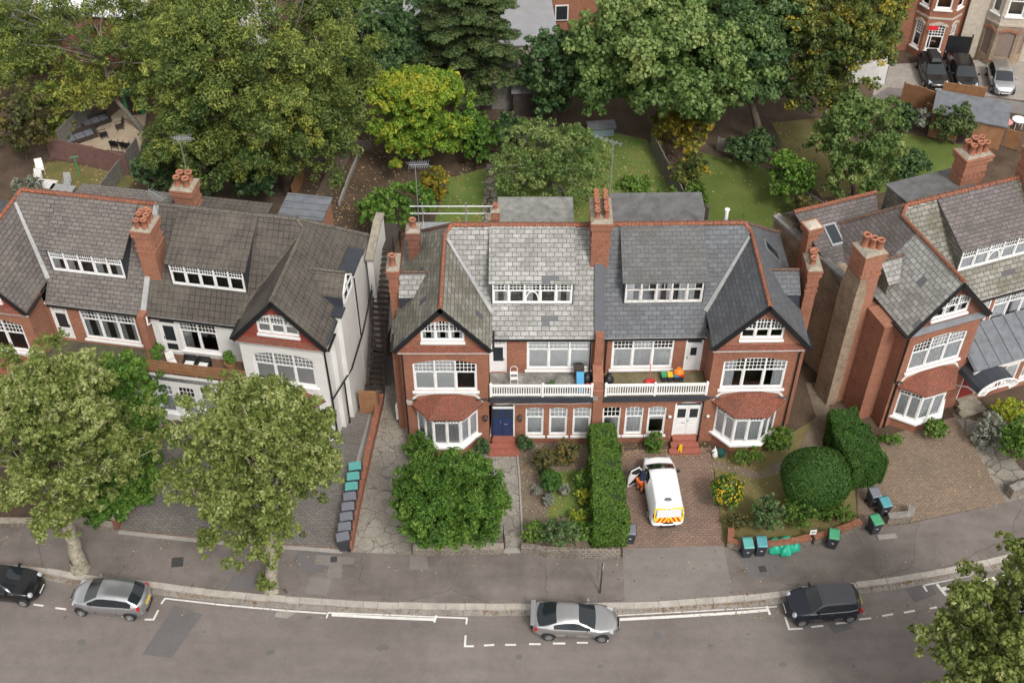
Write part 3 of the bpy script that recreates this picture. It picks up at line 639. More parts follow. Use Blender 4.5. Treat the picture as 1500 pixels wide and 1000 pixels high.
# plots
area('driveway', [(172,777),(265,787),(407,799),(504,806),(540,690),(562,560),(420,600),(240,630)], .006, BLOCK_GY)
area('driveway_edge', [(172,773),(265,783),(407,795),(505,802),(504,806),(407,799),(265,787),(172,777)], .010, BLOCK_RD)
area('side_path', [(534,630),(553,565),(572,565),(548,650),(530,690),(518,690)], .012, CONC)
area('crazy_paved_yard', [(512,808),(604,812),(764,808),(757,640),(600,600),(575,560),(560,580),(536,676)], .006, CRAZY)
area('garden_bed', [(764,808),(908,815),(905,640),(757,640)], .006, SOIL_L)
area('garden_lawn', [(812,690),(858,688),(866,752),(800,758),(806,735)], .012, LAWN)
area('driveway', [(912,803),(1060,799),(1042,655),(903,660)], .008, BLOCK_RD)
area('garden_lawn', [(1060,799),(1257,775),(1250,690),(1215,600),(1150,640),(1042,665)], .008, LAWN_D)
area('garden_path', [(1042,672),(1110,690),(1165,665),(1195,610),(1180,560),(1215,560),(1215,640),(1180,682),(1110,702),(1042,684)], .014, SOIL_L)
area('driveway', [(1257,775),(1333,765),(1474,735),(1400,610),(1290,640),(1255,690)], .008, BLOCK_TN)
area('driveway', [(1474,735),(1560,716),(1500,690),(1440,620),(1395,605)], .007, groundmat('old_paving', [(.17,.15,.125),(.26,.235,.2)], .9, 8, .35, .9, .5, cells=1.2, joint=(.1,.09,.07), jw=.05))
area('garden_bed', [(1425,600),(1500,690),(1600,680),(1540,560),(1450,570)], .012, SOIL)
area('garden_bed', [(-100,762),(0,770),(105,767),(170,776),(242,628),(220,560),(60,560),(-100,600)], .006, SOIL)
area('side_alley', [(543,640),(580,640),(585,520),(548,520)], .004, ASPH_PATCH)
# tarmac repairs and covers
PZ = [.0035]
for pts, m in (([(912,803),(1060,799),(1074,872),(915,882)], ASPH_LIGHT), ([(1075,806),(1100,845),(1160,842),(1128,800)], ASPH_PATCH), ([(690,870),(760,872),(756,830),(700,828)], ASPH_PAVE),
               ([(437,806),(480,810),(474,838),(432,834)], ASPH_PATCH), ([(455,845),(486,847),(478,872),(446,868)], ASPH_LIGHT), ([(463,812),(520,816),(518,826),(502,826),(500,846),(478,845),(482,828),(460,826)], ASPH_LIGHT), ([(600,812),(624,813),(628,833),(600,834)], ASPH_LIGHT),
               ([(340,842),(378,844),(370,866),(334,862)], ASPH_PATCH), ([(1296,812),(1345,800),(1366,826),(1300,838)], ASPH_PAVE)):
    PZ[0] += .0006; area('pavement_patch', pts, PZ[0], m)
for pts, m in (([(255,886),(297,899),(251,963),(208,958)], ASPH_PATCH), ([(1326,863),(1360,850),(1372,870),(1340,882)], ASPH_PATCH), ([(1212,914),(1247,908),(1249,920),(1222,928)], ASPH_PATCH), ([(405,895),(440,893),(420,905),(402,903)], CONC)):
    area('road_patch', pts, RZ+.004, m)
# road markings
def mark(pts, w=.11):
    """one mitred strip of road paint"""
    b = MB(); p = [Vector(G(*q, RZ)) for q in pts]; k = len(p); Lf, Rt = [], []
    for i in range(k):
        d0 = (p[i]-p[max(i-1,0)]); d1 = (p[min(i+1,k-1)]-p[i]); d0 = d0.normalized() if d0.length else d1.normalized(); d1 = d1.normalized() if d1.length else d0
        m = d0+d1; m = m.normalized() if m.length > .1 else d0; n = Vector((-m.y, m.x)); c = max(.45, n.dot(Vector((-d1.y, d1.x))))
        Lf.append(p[i]+n*w/2/c); Rt.append(p[i]-n*w/2/c)
    MARKZ[0] += .0004
    for i in range(k-1): b.poly([(q.x,q.y,RZ+MARKZ[0]) for q in (Rt[i],Rt[i+1],Lf[i+1],Lf[i])])
    return b
MARKZ = [.009]
MK = [([(236,884),(242,876),(330,886),(420,894),(478,898)], .09), ([(478,905),(481,897),(560,900),(684,905),(683,914)], .08), ([(486,900),(560,904),(637,907)], .16), ([(636,911),(640,898)], .11), ([(682,930),(681,946),(694,946)], .1), ([(908,907),(1000,902),(1080,897),(1125,893)], .16), ([(1123,887),(1128,900)], .12),
      ([(905,901),(1000,896),(1138,888)], .06), ([(1150,903),(1156,921),(1176,920)], .1), ([(1352,857),(1358,866)], .1), ([(1354,857),(1440,838)], .09), ([(1372,855),(1386,872)], .16), ([(1378,863),(1500,838)], .2), ([(212,907),(225,907),(232,893)], .1)]
for pts, w in MK: mark(pts, w).build('road_marking', PAINT)['kind'] = 'structure'
DASH = [((16,880),(31,882)),((49,885),(64,887)),((81,890),(97,892)),((113,894),(129,896)),((145,898),(161,900)),((178,902),(194,904)),
        ((709,945),(724,944)),((740,944),(756,944)),((775,943),(792,943)),((810,942),(828,942)),((845,941),(861,941)),((877,939),(891,938)),((1188,918),(1206,916)),((1224,913),(1242,911)),((1258,907),(1276,905)),((1292,902),(1308,899)),((1324,897),(1340,894)),((1362,891),(1372,889))]
for a, c in DASH: mark([a, c], .1).build('road_marking', PAINT)['kind'] = 'structure'
# back gardens
area('garden_lawn', [(633,335),(655,262),(715,245),(880,190),(948,205),(975,260),(1000,345)], .006, LAWN)
area('garden_lawn', [(995,350),(1010,255),(1030,225),(1110,240),(1160,280),(1225,330),(1160,372)], .008, LAWN_B)
area('garden_lawn', [(1130,180),(1230,170),(1260,280),(1205,290),(1160,240)], .008, LAWN_D)
area('garden_lawn', [(1300,190),(1420,215),(1410,255),(1260,290),(1250,240)], .01, LAWN_B)
area('garden_lawn', [(50,240),(190,228),(200,262),(150,320),(40,300)], .008, LAWN_D)
area('patio', [(110,215),(175,160),(215,165),(205,225)], .008, SAND)
area('garden_path', [(705,330),(713,240),(729,240),(726,330)], .014, FLAGS)
area('garden_bed', [(430,345),(500,190),(600,180),(640,250),(630,345)], .004, SOIL)
area('garden_path', [(455,300),(485,240),(510,205),(525,205),(500,255),(475,300)], .012, groundmat('trodden_earth', [(.12,.09,.068),(.18,.14,.11)], .8, 10, .4))
# far street, top right
area('forecourt', [(1278,140),(1290,95),(1500,85),(1620,110),(1600,160),(1440,140)], .006, groundmat('forecourt_paving', [(.24,.21,.185),(.33,.3,.27)], .5, 10, .25, .9, .4, cells=2.5, joint=(.2,.175,.15), jw=.02, cvar=(.93,1.06)))
area('back_lane', [(1265,150),(1300,128),(1440,140),(1620,170),(1620,190),(1440,158),(1330,140)], .012, groundmat('lane_tarmac', [(.15,.13,.125),(.2,.18,.17)], .5, 20, .3))
area('courtyard', [(520,90),(780,90),(820,20),(800,-40),(500,-40)], .004, groundmat('yard_concrete', [(.2,.19,.185),(.28,.27,.265)], .5, 10, .3))
rg_ = random.Random(17)
for i, (px, py) in enumerate([(452,904),(608,915),(300,925),(760,962),(962,930),(1096,928),(1146,972),(880,975),(560,948),(1040,945),(120,940),(1250,975),(395,955)]):
    c = Vector(G(px, py, RZ)); r_ = rg_.uniform(.07,.22); area('road_stain', [(c.x+r_*rg_.uniform(.5,1.3)*1.5*math.cos(2*PI*k/9), c.y+r_*rg_.uniform(.5,1.2)*math.sin(2*PI*k/9)) for k in range(9)], RZ+.005+i*.0002, ASPH_PATCH, px=False)
# ------------------------------------------------------------------ the houses along the street
base = dict(wall=BRICK, roof=SLATE_PALE, roof_wing=SLATE_WING, ridge=TILE_RIDGE, gf_windows=[3.4,2.1,.8], door=(5.2,1.42,.5,2.72,'navy'))
LOUT = dict(base, ff_windows=[(.35,3.85,['blind','blind','blind'])], ff_door=(5.4,.95,'balcony_grid'), dormer=(1.4,5.75,5,['side','none','right','none','side'],(4,2)), darch=1, wing_fill=['none','blind','blind'], gf_fill=['blind','blind','blind'], side_cap=STONE_CAP)
hl, ML = house('red_brick_house', 'red brick semi with pale mossy slate roof, navy double door and round tree before it', (4.65,44.8), 0, -1, LOUT)
ROUT = dict(base, roof=SLATE_DARK, roof_wing=SLATE_DARK, roof_dormer=SLATE_DORM, wall=BRICK, gable=BRICK_OR, party=False, bumps=True, ff_windows=[(.75,4.1,['net','net','net'])], ff_door=(5.2,.95,'balcony_plain'), door=(5.0,1.5,.5,2.72,'white_double'),
            dormer=(1.3,5.55,5,['left','none','side','right','left'],(2,1)), wing_fill=['left','none','right'], gable_fill='none', gf_fill=['half','net','net'], gf_windows=[3.3,2.05,.8], valley=LEAD_LT, side_cap=STONE_CAP, dwm=WHITE2)
hr, MR = house('red_brick_house', 'red brick semi with dark grey slate roof, white double door and van on its drive', (4.68,44.82), R(1.1), 1, ROUT)
chimney(hl, ML, -.48, .48, 4.2, 6.2, 9.3, 12.4, BRICK, [(du,dv) for dv in (4.5,4.83,5.16,5.5,5.83,6.1) for du in (-.24,.24)], pot_h=.6, pot_r=.14)
chimney(hl, ML, 10.62, 11.12, 2.9, 4.2, 6, 10.3, BRICK, [(10.87,3.2)], pot_h=.8, pot_r=.17)
chimney(hl, ML, 9.7, 10.3, 6.0, 6.7, 6, 10.3, BRICK_DK, [(10.0,6.35)], pot_h=.55, pot_r=.19)
chimney(hr, MR, 10.95, 11.55, 2.9, 4.2, 5, 10.1, BRICK, [(11.15,3.3),(11.2,3.75),(11.35,3.95)], pot_h=.5, pot_r=.17)
def balcony(root, M, um=5.86, floor=None):
    b = MB(M); b.box(.0, um, -.12, 1.64, 3.62, 3.94); b.build('balcony_floor', floor, root)
    f = MB(M); f.box(.28, um, -.2, -.121, 3.52, 3.9); f.build('balcony_fascia', LEAD_DK, root)
    r = MB(M); r.box(.3, um-.02, -.16, -.04, 4.68, 4.8); r.box(.3, um-.02, -.15, -.05, 4.02, 4.1)
    n = 42
    for i in range(n):
        u = .36+(um-.5)*i/(n-1); r.box(u-.028, u+.028, -.13, -.07, 4.1, 4.68)
    for u in (.36, 3.0, um-.07): r.box(u-.06, u+.06, -.17, -.03, 3.94, 4.86); r.frus(u, -.1, 4.86, 4.95, .075, .075, .03, .03)
    r.build('balustrade', WHITE, root)
MOSSFLOOR = groundmat('mossy_balcony_boards', [(.10,.085,.04),(.15,.125,.07),(.2,.17,.11)], .9, 8, .4)
FELTFLOOR = groundmat('worn_balcony_felt', [(.12,.115,.1),(.2,.19,.17),(.34,.33,.31)], 1.3, 10, .4)
balcony(hl, ML, floor=FELTFLOOR); balcony(hr, MR, floor=MOSSFLOOR)
def steps(root, M, u0, u1, n=3, m=STEP_RED, d=.34, h=.17):
    b = MB(M)
    for i in range(n): b.box(u0-.12*(n-1-i), u1+.12*(n-1-i), -d*(n-i), -d*(n-i-1)+(0 if i == n-1 else .0), 0, h*(i+1)-.004*i)
    b.build('steps', m, root)
steps(hl, ML, 4.45, 5.75); steps(hr, MR, 4.3, 5.6)
for root, M, us in ((hl, ML, (4.2, 6.1)), (hr, MR, (4.0, 6.1))):
    for u in us:
        if root is hl:
            b = MB(M); b.box(u-.04,u+.04,-.14,-.031,2.3,2.36); b.frus(u,-.2,2.05,2.35,.07,.07,.1,.1); b.frus(u,-.2,2.35,2.47,.12,.12,.02,.02); b.build('wall_lantern', IRON, root)
        else:
            b = MB(M); b.lathe([(.03,0),(.09,.05),(.1,.14),(.03,.2)], (u,-.12,2.1), 8); b.build('wall_lamp', WHITE2, root)
# downpipes, cable runs
for root, M in ((hl, ML), (hr, MR)):
    b = MB(M); b.tube([(5.75,-.06,0),(5.75,-.06,3.5),(6.05,-.08,3.62)], .045, 6); b.build('downpipe', BLACK, root)
    b = MB(M); b.tube([(10.4,-.08,0),(10.4,-.08,7.0),(10.8,-.08,7.5)], .045, 6); b.build('downpipe', BLACK, root)
    b = MB(M); b.tube([(.42,1.58,4),(.42,1.58,6.5)], .045, 6); b.build('downpipe', BLACK, root)
    b = MB(M); b.tube([(6.0,-.05,3.66),(6.6,-.06,3.6)], .05, 6); b.build('downpipe', BLACK, root)
    b = MB(M); b.tube([(9.8,-.06,3.6),(10.45,-.06,3.55)], .05, 6); b.build('downpipe', BLACK, root)
b = MB(ML); b.tube([(.4,-.2,3.5),(1.5,-.2,3.42),(3,-.2,3.46),(4.4,-.2,3.4),(5.7,-.12,3.55)], .018, 5); b.build('cable', LEAD_LT, hl)
# alarm box, meter box
b = MB(ML); b.frus(10.2,-.09,3.3,3.6,.13,.06,.17,.08); b.build('alarm_box', CREAM, hl)
b = MB(ML); b.box(11.06,11.2,1.3,1.6,.5,1.6); b.build('meter_box', WHITE2, hl)
# rear dormers, seen over the ridge
for root, M, u0, u1, v0, v1, m in ((hl, ML, 1.4, 5.3, 6.8, 9.2, FELT_L), (hr, MR, 1.1, 6.0, 6.8, 9.5, FELT)):
    b = MB(M); b.box(u0, u1, v0, v1, 7, 10.0); b.build('rear_dormer', LEAD if root is hr else BRICK_DK, root)
    b = MB(M); b.box(u0-.15, u1+.15, v0-.1, v1+.15, 10.002, 10.12); b.build('rear_dormer_roof', m, root)
b = MB(ML)
b.tube([(5.6,8.2,10.35),(10.3,8.2,10.35)], .035, 6); b.tube([(5.6,8.2,9.85),(10.3,8.2,9.85)], .03, 6); b.box(5.5,10.4,7.6,8.5,8.9,9.0)
for u in (5.6,7.2,9.6): b.tube([(u,8.2,9.0),(u,8.2,10.6)], .035, 6)
b.build('terrace_railing', METAL_GY, hl)
chimney(hl, ML, 5.35, 5.75, 7.0, 7.4, 8.5, 10.9, BRICK_OR, [(5.55,7.2)], band=False, pot_h=.35, flare=.04)
# skylight and vents on the dark slate house
b = MB(MR); 
for u0_, v0_ in ((9.15, 5.6),):
    zz = lambda u: 10.6-1.16*(u-8.25)+.03
    b.slab([(9.2,5.5,zz(9.2)),(10.2,5.5,zz(10.2)),(10.2,6.3,zz(10.2)),(9.2,6.3,zz(9.2))], .05)
sk = b.build('skylight', METAL_GY, hr)
b = MB(MR); b.slab([(9.3,5.58,zz(9.3)+.02),(10.1,5.58,zz(10.1)+.02),(10.1,6.22,zz(10.1)+.02),(9.3,6.22,zz(9.3)+.02)], .01); b.build('pane', DARKGL, sk)
for u, v, z, m, r in ((.6,6.6,11.2,WHITE,.09),(5.9,6.4,11.6,IRON,.1),(7.0,6.5,11.3,WHITE,.1)):
    b = MB(MR); b.lathe([(r,-1.2),(r,0),(r*1.4,.02),(r*1.4,.08),(r*.6,.12)], (u,v,z), 10); b.build('vent_pipe', m, hr)
# --- white house and its brick twin, turned with the curve of the street
WOUT = dict(base, wall=RENDER_W, gable=ROUGH_RED, roof=TILE_BR, roof_wing=TILE_BR, ridge=RIDGE_GY, ridge_hip=RIDGE_GY, sd_ridge=RIDGE_GY, bumps=False, party=False, string=RENDER_W, skirt=TILE_RED, ff_windows=[(1.7,3.9,['left','none'])], ff_lights=2, ff_door=(1.05,1.05,'terrace'), door=(5.2,1.4,.3,2.6,'balcony_plain'),
            dormer=(1.35,5.6,5,['none','none','none','none','none'],(5,2)), dtr=.34, wing_fill=['blind','blind','blind'], gable_fill='blind', gf_fill=['net']*3, side_u=10.75, sd_window=True, sd_u=10.96, sd_roof=TILE_BR, bay_wall=RENDER_W, valley=RIDGE_GY, side_h=7.4, bay_roof=TILE_RED)
hw, MW = house('white_house', 'white rendered house with brown tiled roof, red gable and timber terrace', (-20.22,46.64), R(-9.5), 1, WOUT)
BOUT = dict(base, wall=BRICK_OR, gable=ROUGH_RED, roof=SLATE_PB, roof_wing=SLATE_PB, roof_side=SLATE_PB, ridge=TILE_RIDGE, ff_windows=[(.75,4.0,['side','side','side'])], ff_door=(5.2,1.0,'balcony_grid'), dormer=(1.2,5.5,5,['left','right','none','right','right'],(6,2)), dtr=.34, wing_fill='none', party=False, door=(5.2,1.4,.5,2.72,'white_double'), side_u=10.6)
hb, MBk = house('brick_house', 'brick house with brown slate roof, at left end beside the white one', (-20.24,46.64), R(-9.5), -1, BOUT)
q = MB(MW); q.ext([(-.2,1.3,6.58),(-.2,5.8,11.03),(-.2,5.8,11.15),(-.2,1.3,6.72)], (.3,0,0)); q.build('party_flashing', LEAD_LT, hw)
q = MB(MW); q.box(-.2,.18,1.0,1.66,3.6,7.0); q.build('party_wall', BRICK_OR, hb)
b = MB(MW); b.tube([(.25,1.2,6.9),(.28,1.1,6.4),(.3,1.55,6.2),(.3,1.55,3.6)], .05, 6); b.build('downpipe', WHITE, hw)
chimney(hb, MBk, -.75, .2, 2.9, 4.2, 7.6, 11.5, BRICK_OR, [(-.5,3.1),(-.1,3.1),(-.5,3.5),(-.1,3.5),(-.5,3.85),(-.05,3.9),(-.3,4.05)], pot_h=.6, pot_r=.17)
chimney(hb, MBk, -1.3, -.2, 7.3, 8.4, 6, 10.9, BRICK_OR, [(-1.0,7.6),(-.5,7.6),(-1.0,8.1),(-.5,8.1)], pot_h=.7, pot_r=.2)
# stepped white side wall with slate caps, and tall rear parapet
b = MB(MW); b.box(10.3,11.0,1.9,2.6,0,7.9); b.box(10.3,10.98,2.6,4.6,0,7.95); b.box(10.3,11.0,4.6,6.6,0,8.5); b.ext([(10.95,7.4,0),(10.95,7.4,7.2),(10.95,9.6,8.2),(10.95,10.2,8.2),(10.95,10.2,0)], (.35,0,0)); b.box(7.5,10.95,8.6,9.4,0,7.0); b.build('side_wall', RENDER_W, hw)
b = MB(MW); b.box(10.15,11.08,1.8,2.6,7.9,8.02); b.build('side_wall_cap', LEAD_DK, hw); b = MB(MW); b.box(10.2,11.08,4.55,6.7,8.5,8.62); b.build('side_wall_cap', LEAD_DK, hw); b = MB(MW); b.box(10.45,10.85,.05,1.78,7.62,7.72); b.build('side_wall_cap', LEAD_DK, hw)
b = MB(MW); b.ext([(10.88,7.3,7.2),(10.88,9.6,8.22),(10.88,9.6,8.36),(10.88,7.3,7.34)], (.48,0,0)); b.box(10.88,11.36,9.6,10.3,8.22,8.36); b.build('parapet_cap', CEMENT, hw)
b = MB(MW); b.tube([(10.55,-.02,7.4),(10.62,-.02,3.4),(10.62,-.02,0)], .055, 6); b.build('downpipe', BLACK, hw)
b = MB(MW); b.tube([(10.62,.0,3.45),(10.82,1.2,3.45),(11.06,2.4,3.5),(11.06,5,3.9),(11.06,7.5,5)], .05, 6); b.build('downpipe', BLACK, hw)
b = MB(MW); b.tube([(11.06,4.6,8.3),(11.06,4.6,4)], .04, 6); b.build('downpipe', BLACK, hw)
b = MB(MW); b.tube([(10.9,1.4,3.4),(10.9,1.4,.1)], .05, 6); b.build('downpipe', BLACK, hw)
# flat roofed rear parts of the pair
for root, M, args in ((hw, MW, (.9,5.1,6.6,8.7,7,9.3)), (hb, MBk, (.5,5.9,6.6,8.7,7,9.3))):
    b = MB(M); u0,u1,v0,v1,z0,z1 = args; b.box(u0,u1,v0,v1,z0,z1); b.build('rear_dormer', LEAD_DK, root)
    b = MB(M); b.slab([(u0-.2,v0-.2,z1+.25),(u1+.2,v0-.2,z1+.25),(u1+.2,v1+.2,z1+.05),(u0-.2,v1+.2,z1+.05)], .12); b.build('rear_dormer_roof', TILE_BR if root is hw else SLATE_PB, root)
b = MB(MW); b.box(5.4,7.9,9.2,11.2,0,8.2); b.build('rear_extension', BRICK_OR, hw)
b = MB(MW); b.box(5.3,8.0,9.1,11.3,8.2,8.3)
for k in range(4): b.box(5.3,8.0,9.3+k*.6,9.35+k*.6,8.301,8.35)
b.build('rear_extension_roof', LEAD, hw)
# terrace of the white house
b = MB(MW); b.box(-.1,5.85,.2,1.62,3.55,3.8); b.build('terrace_floor', WOOD, hw)
b = MB(MW)
for z in (3.85,4.08,4.31,4.54): b.box(.0,5.85,.1,.14,z,z+.17)
for u in (.0,1.45,2.9,4.35,5.75): b.box(u,u+.09,.02,.099,3.5,4.8)
b.build('timber_railing', WOOD_OR, hw)
b = MB(MW); b.box(0,5.85,.0,.2,3.3,3.6); b.build('terrace_edge', LEAD_DK, hw)
# flat felt roof in front of the brick twin
b = MB(MBk); b.box(.1,5.85,-.6,1.64,3.5,3.82); b.build('porch_roof', groundmat('mossy_felt', [(.05,.05,.04),(.085,.08,.055),(.1,.11,.05)], .9, 9, .4), hb)
# --- right hand house
ROUT2 = dict(base, wall=BRICK, gable=BRICK_DK, roof=SLATE_WING, roof_wing=SLATE_PALE, roof_dormer=SLATE_PURP, roof_side=SLATE_PURP, ridge=TILE_RIDGE, party=False, ff_windows=[(.4,3.5,['net','left','net']),(3.7,5.7,['side','side'])], ff_lights=3, door=(4.9,1.3,.5,2.5,'red'), gf_windows=[3.4,2.1,.8], dormer=(1.2,5.85,5,['net','net','net','net','net'],(5,2)), darch=1,
             wing_fill='net', gable_fill='right', bay_fill='net', side_u=10.5, side_h=7.0, side_v=.9, sd_u=10.5, sd_roof=SLATE_PALE, sd_cheek=SLATE_WING, cheek=SLATE_WING, string=BRICK_DK, skirt=LEAD, valley=LEAD)
h3, M3 = house('brick_house', 'angled brick house at right with purple slate dormer and tall side chimney', (30.8,49.54), R(20), -1, ROUT2)
chimney(h3, M3, 11.25, 12.4, 2.55, 3.75, 0, 11.2, BRICK_OR, [(11.5,2.85),(11.8,3.05),(12.1,3.3)], pot_h=.75, pot_r=.2)
b = MB(M3); b.box(11.85,12.5,2.5,3.9,0,8.6); b.ext([(11.85,2.5,8.6),(12.5,2.5,8.6),(12.42,2.5,9.6),(12.1,2.5,9.6)], (0,1.3,0)); b.build('chimney_breast', STOCK, h3)
b = MB(M3); b.box(10.4,11.4,.9,2.95,0,7.3); b.build('side_wall', BRICK, h3)
b = MB(M3); b.box(10.5,11.46,.85,2.5,7.3,7.42); b.build('side_coping', BRICK_OR, h3)
b = MB(M3); b.ext([(10.4,3.0,0),(11.4,3.6,0),(11.6,4.5,0),(12.6,10.8,0),(12.2,10.9,0),(10.4,9.4,0)], (0,0,7.6)); b.build('flank_wall', STOCK, h3)
b = MB(M3); b.ext([(11.3,4.45,7.6),(11.72,4.4,7.6),(12.72,10.85,7.6),(12.25,10.95,7.6)], (0,0,.2)); b.build('flank_coping', STONE_CAP, h3)
b = MB(M3); b.slab([(-.1,-.9,3.75),(5.85,-.9,3.75),(5.85,1.64,4.75),(-.1,1.64,4.75)], .1)
for k in range(8): b.slab([(.1+k*.8,-.9,3.80),(.16+k*.8,-.9,3.80),(.16+k*.8,1.63,4.80),(.1+k*.8,1.63,4.80)], .05)
b.build('lean_to_roof', LEAD, h3)
b = MB(M3); b.box(-.1,5.85,-.88,-.75,3.45,3.66); b.build('fascia', WHITE2, h3)
# domed porch canopy with white pierced valance
b = MB(M3)
for i in range(8):
    a0, a1 = PI*i/8, PI*(i+1)/8
    p = lambda a, v: (4.9+1.25*math.cos(a), v, 3.0+.75*math.sin(a))
    b.poly([p(a0,-1.9),p(a1,-1.9),p(a1,.0),p(a0,.0)])
cn = b.build('porch_canopy', LEAD_DK, h3)
b = MB(M3)
for i in range(17):
    a0 = PI*i/16; b.tube([(4.9+1.3*math.cos(a0),-1.93,3.0+.78*math.sin(a0)),(4.9+.8*math.cos(a0),-1.93,2.85+.45*math.sin(a0))], .03, 4)
for rr, zz_ in ((1.3,.78),(.8,.45)): b.tube([(4.9+rr*math.cos(PI*i/16),-1.93,(3.0 if rr > 1 else 2.85)+zz_*math.sin(PI*i/16)) for i in range(17)], .045, 5)
for u in (3.75,6.0): b.tube([(u,-.02,1.9),(u,-.9,2.6),(u,-1.9,2.9)], .05, 5); b.box(u-.05,u+.05,-1.9,0,2.9,3.0)
b.build('canopy_valance', WHITE, cn)
steps(h3, M3, 4.3, 5.5, 3, CEMENT)
# its rear wing, filling the corner behind the flank wall
b = MB(M3); b.slab([(9.0,4.3,6.9),(11.6,4.3,6.9),(12.35,9.4,9.0),(7.0,9.4,9.0)], .12); b.slab([(7.0,9.4,9.0),(12.35,9.4,9.0),(12.45,10.4,8.2),(7.0,10.4,8.2)], .12); b.build('rear_wing_roof', SLATE_PURP, h3)
ridge(h3, M3, [(7.0,9.4,9.05),(12.4,9.4,9.05)], TILE_RIDGE, False, .12)
b = MB(M3); b.box(7.0,12.2,9.5,10.3,0,8.0); b.build('rear_wing', STOCK, h3)
zq = lambda v: 6.9+(v-4.3)*2.1/5.1+.05
b = MB(M3); b.slab([(10.3,7.0,zq(7.0)),(11.1,7.0,zq(7.0)),(11.1,8.3,zq(8.3)),(10.3,8.3,zq(8.3))], .06); sk = b.build('skylight', METAL_GY, h3)
b = MB(M3); b.slab([(10.4,7.12,zq(7.12)+.02),(11.0,7.12,zq(7.12)+.02),(11.0,8.18,zq(8.18)+.02),(10.4,8.18,zq(8.18)+.02)], .02); b.build('pane', DARKGL, sk)
chimney(h3, M3, 11.75, 12.4, 7.6, 8.2, 5, 9.2, BRICK_OR, [], capm=CREAM, band=False, flare=.14)
b = MB(M3); b.box(2.4,6.7,6.6,9.0,7,9.7); b.build('rear_dormer', SLATE_WING, h3)
b = MB(M3); b.slab([(2.3,6.5,10.1),(6.8,6.5,10.1),(6.8,9.1,9.8),(2.3,9.1,9.8)], .1); b.build('rear_dormer_roof', FELT, h3)
chimney(h3, M3, 1.7, 3.2, 7.2, 8.2, 6, 11.9, BRICK_OR, [(2.0+.42*i, 7.45+.5*j) for i in range(3) for j in range(2)], pot_h=.7, pot_r=.19, flare=.14)
chimney(h3, M3, -.6, .5, 4.2, 6.2, 8, 12.8, BRICK_OR, [(-.2,4.8),(.2,5.4)], pot_h=.7)
b = MB(M3); b.tube([(10.3,-.08,0),(10.3,-.08,3.6),(10.45,-.02,3.7),(10.45,-.06,7.3)], .055, 6); b.build('downpipe', BLACK, h3)
b = MB(M3); b.tube([(10.3,-.05,3.7),(9.95,-.05,3.55)], .05, 6); b.build('downpipe', BLACK, h3)
# neighbour whose roof just shows at the left edge
nb = empty('neighbouring_house', (-33.5,52.5,0), R(-14), 'house at left edge, only its dark slate hip roof showing', 'house')
b = MB(); b.box(-6,3.4,-3,6,0,7); b.build('wall', BRICK_DK, nb)
b = MB(); b.slab([(-6.2,-3.2,6.8),(3.6,-3.2,6.8),(1,1.5,10.6),(-6.2,1.5,10.6)], .12); b.slab([(3.6,-3.2,6.8),(3.6,6.2,6.8),(1,1.5,10.6)], .12); b.slab([(-6.2,6.2,6.8),(3.6,6.2,6.8),(1,1.5,10.6),(-6.2,1.5,10.6)], .12); b.build('roof', SLATE_DARK, nb)
# ------------------------------------------------------------------ vegetation
def leaf_mesh(name, C, N, size, tint, m, parent=None, rng=None, aspect=.62):
    """one mesh of leaf-sized faces: centres C, facing N, half-length size"""
    n = len(C); a = rng.normal(size=(n,3)); t = a-N*(a*N).sum(1)[:,None]; t /= np.linalg.norm(t, axis=1)[:,None]+1e-9; b = np.cross(N, t)
    sz = size[:,None] if hasattr(size, '__len__') else size
    V = np.empty((n,4,3), np.float32); fold = N*sz*.25
    V[:,0] = C-t*sz; V[:,1] = C-b*sz*aspect+fold; V[:,2] = C+t*sz; V[:,3] = C+b*sz*aspect+fold
    me = bpy.data.meshes.new(name); me.vertices.add(n*4); me.loops.add(n*4); me.polygons.add(n)
    me.vertices.foreach_set('co', V.ravel()); me.loops.foreach_set('vertex_index', np.arange(n*4, dtype=np.int32))
    me.polygons.foreach_set('loop_start', np.arange(0, n*4, 4, dtype=np.int32))
    at = me.attributes.new('tint', 'FLOAT', 'FACE'); at.data.foreach_set('value', np.clip(tint, 0, 1).astype(np.float32))
    me.materials.append(m); me.update(calc_edges=True)
    o = bpy.data.objects.new(name, me); COL.objects.link(o)
    if parent is not None: o.parent = parent
    return o
def fill_clumps(clumps, dens, size, rng, up=.35, rnd=.55, fill=.25, tvar=.16, squash=None):
    """leaf centres and normals in the outer shell of many clumps; clumps rows = x,y,z,r,tint"""
    cl = np.asarray(clumps, float); area = 4*PI*cl[:,3]**2; n = (area*dens).astype(int)+3
    idx = np.repeat(np.arange(len(cl)), n); k = len(idx)
    d = rng.normal(size=(k,3)); d /= np.linalg.norm(d, axis=1)[:,None]
    r = cl[idx,3]*np.where(rng.random(k) < fill, rng.random(k)**.5, rng.uniform(.78, 1.08, k))
    fl = np.array([1,1,squash if squash else .85])
    C = cl[idx,:3]+d*r[:,None]*fl
    N = d*fl*.8+rng.normal(size=(k,3))*rnd+np.array([0,0,up]); N /= np.linalg.norm(N, axis=1)[:,None]
    return C, N, cl[idx,4]+rng.normal(size=k)*tvar
def crown_clumps(c, rx, ry, rz, cr, n, rng, tint=.5, tv=.16, flat=.5, inner=.25, jag=.12):
    out = []
    for i in range(n):
        d = rng.normal(size=3); d /= np.linalg.norm(d)
        if d[2] < -flat: d[2] = -flat*rng.random()
        q = rng.uniform(.25, .6) if rng.random() < inner else rng.uniform(.8-jag, .84+jag)
        r = cr*rng.uniform(.65, 1.35)
        out.append((c[0]+d[0]*(rx-r*.6)*q/.84, c[1]+d[1]*(ry-r*.6)*q/.84, c[2]+d[2]*(rz-r*.6)*q/.84, r, tint+rng.normal()*tv))
    return out
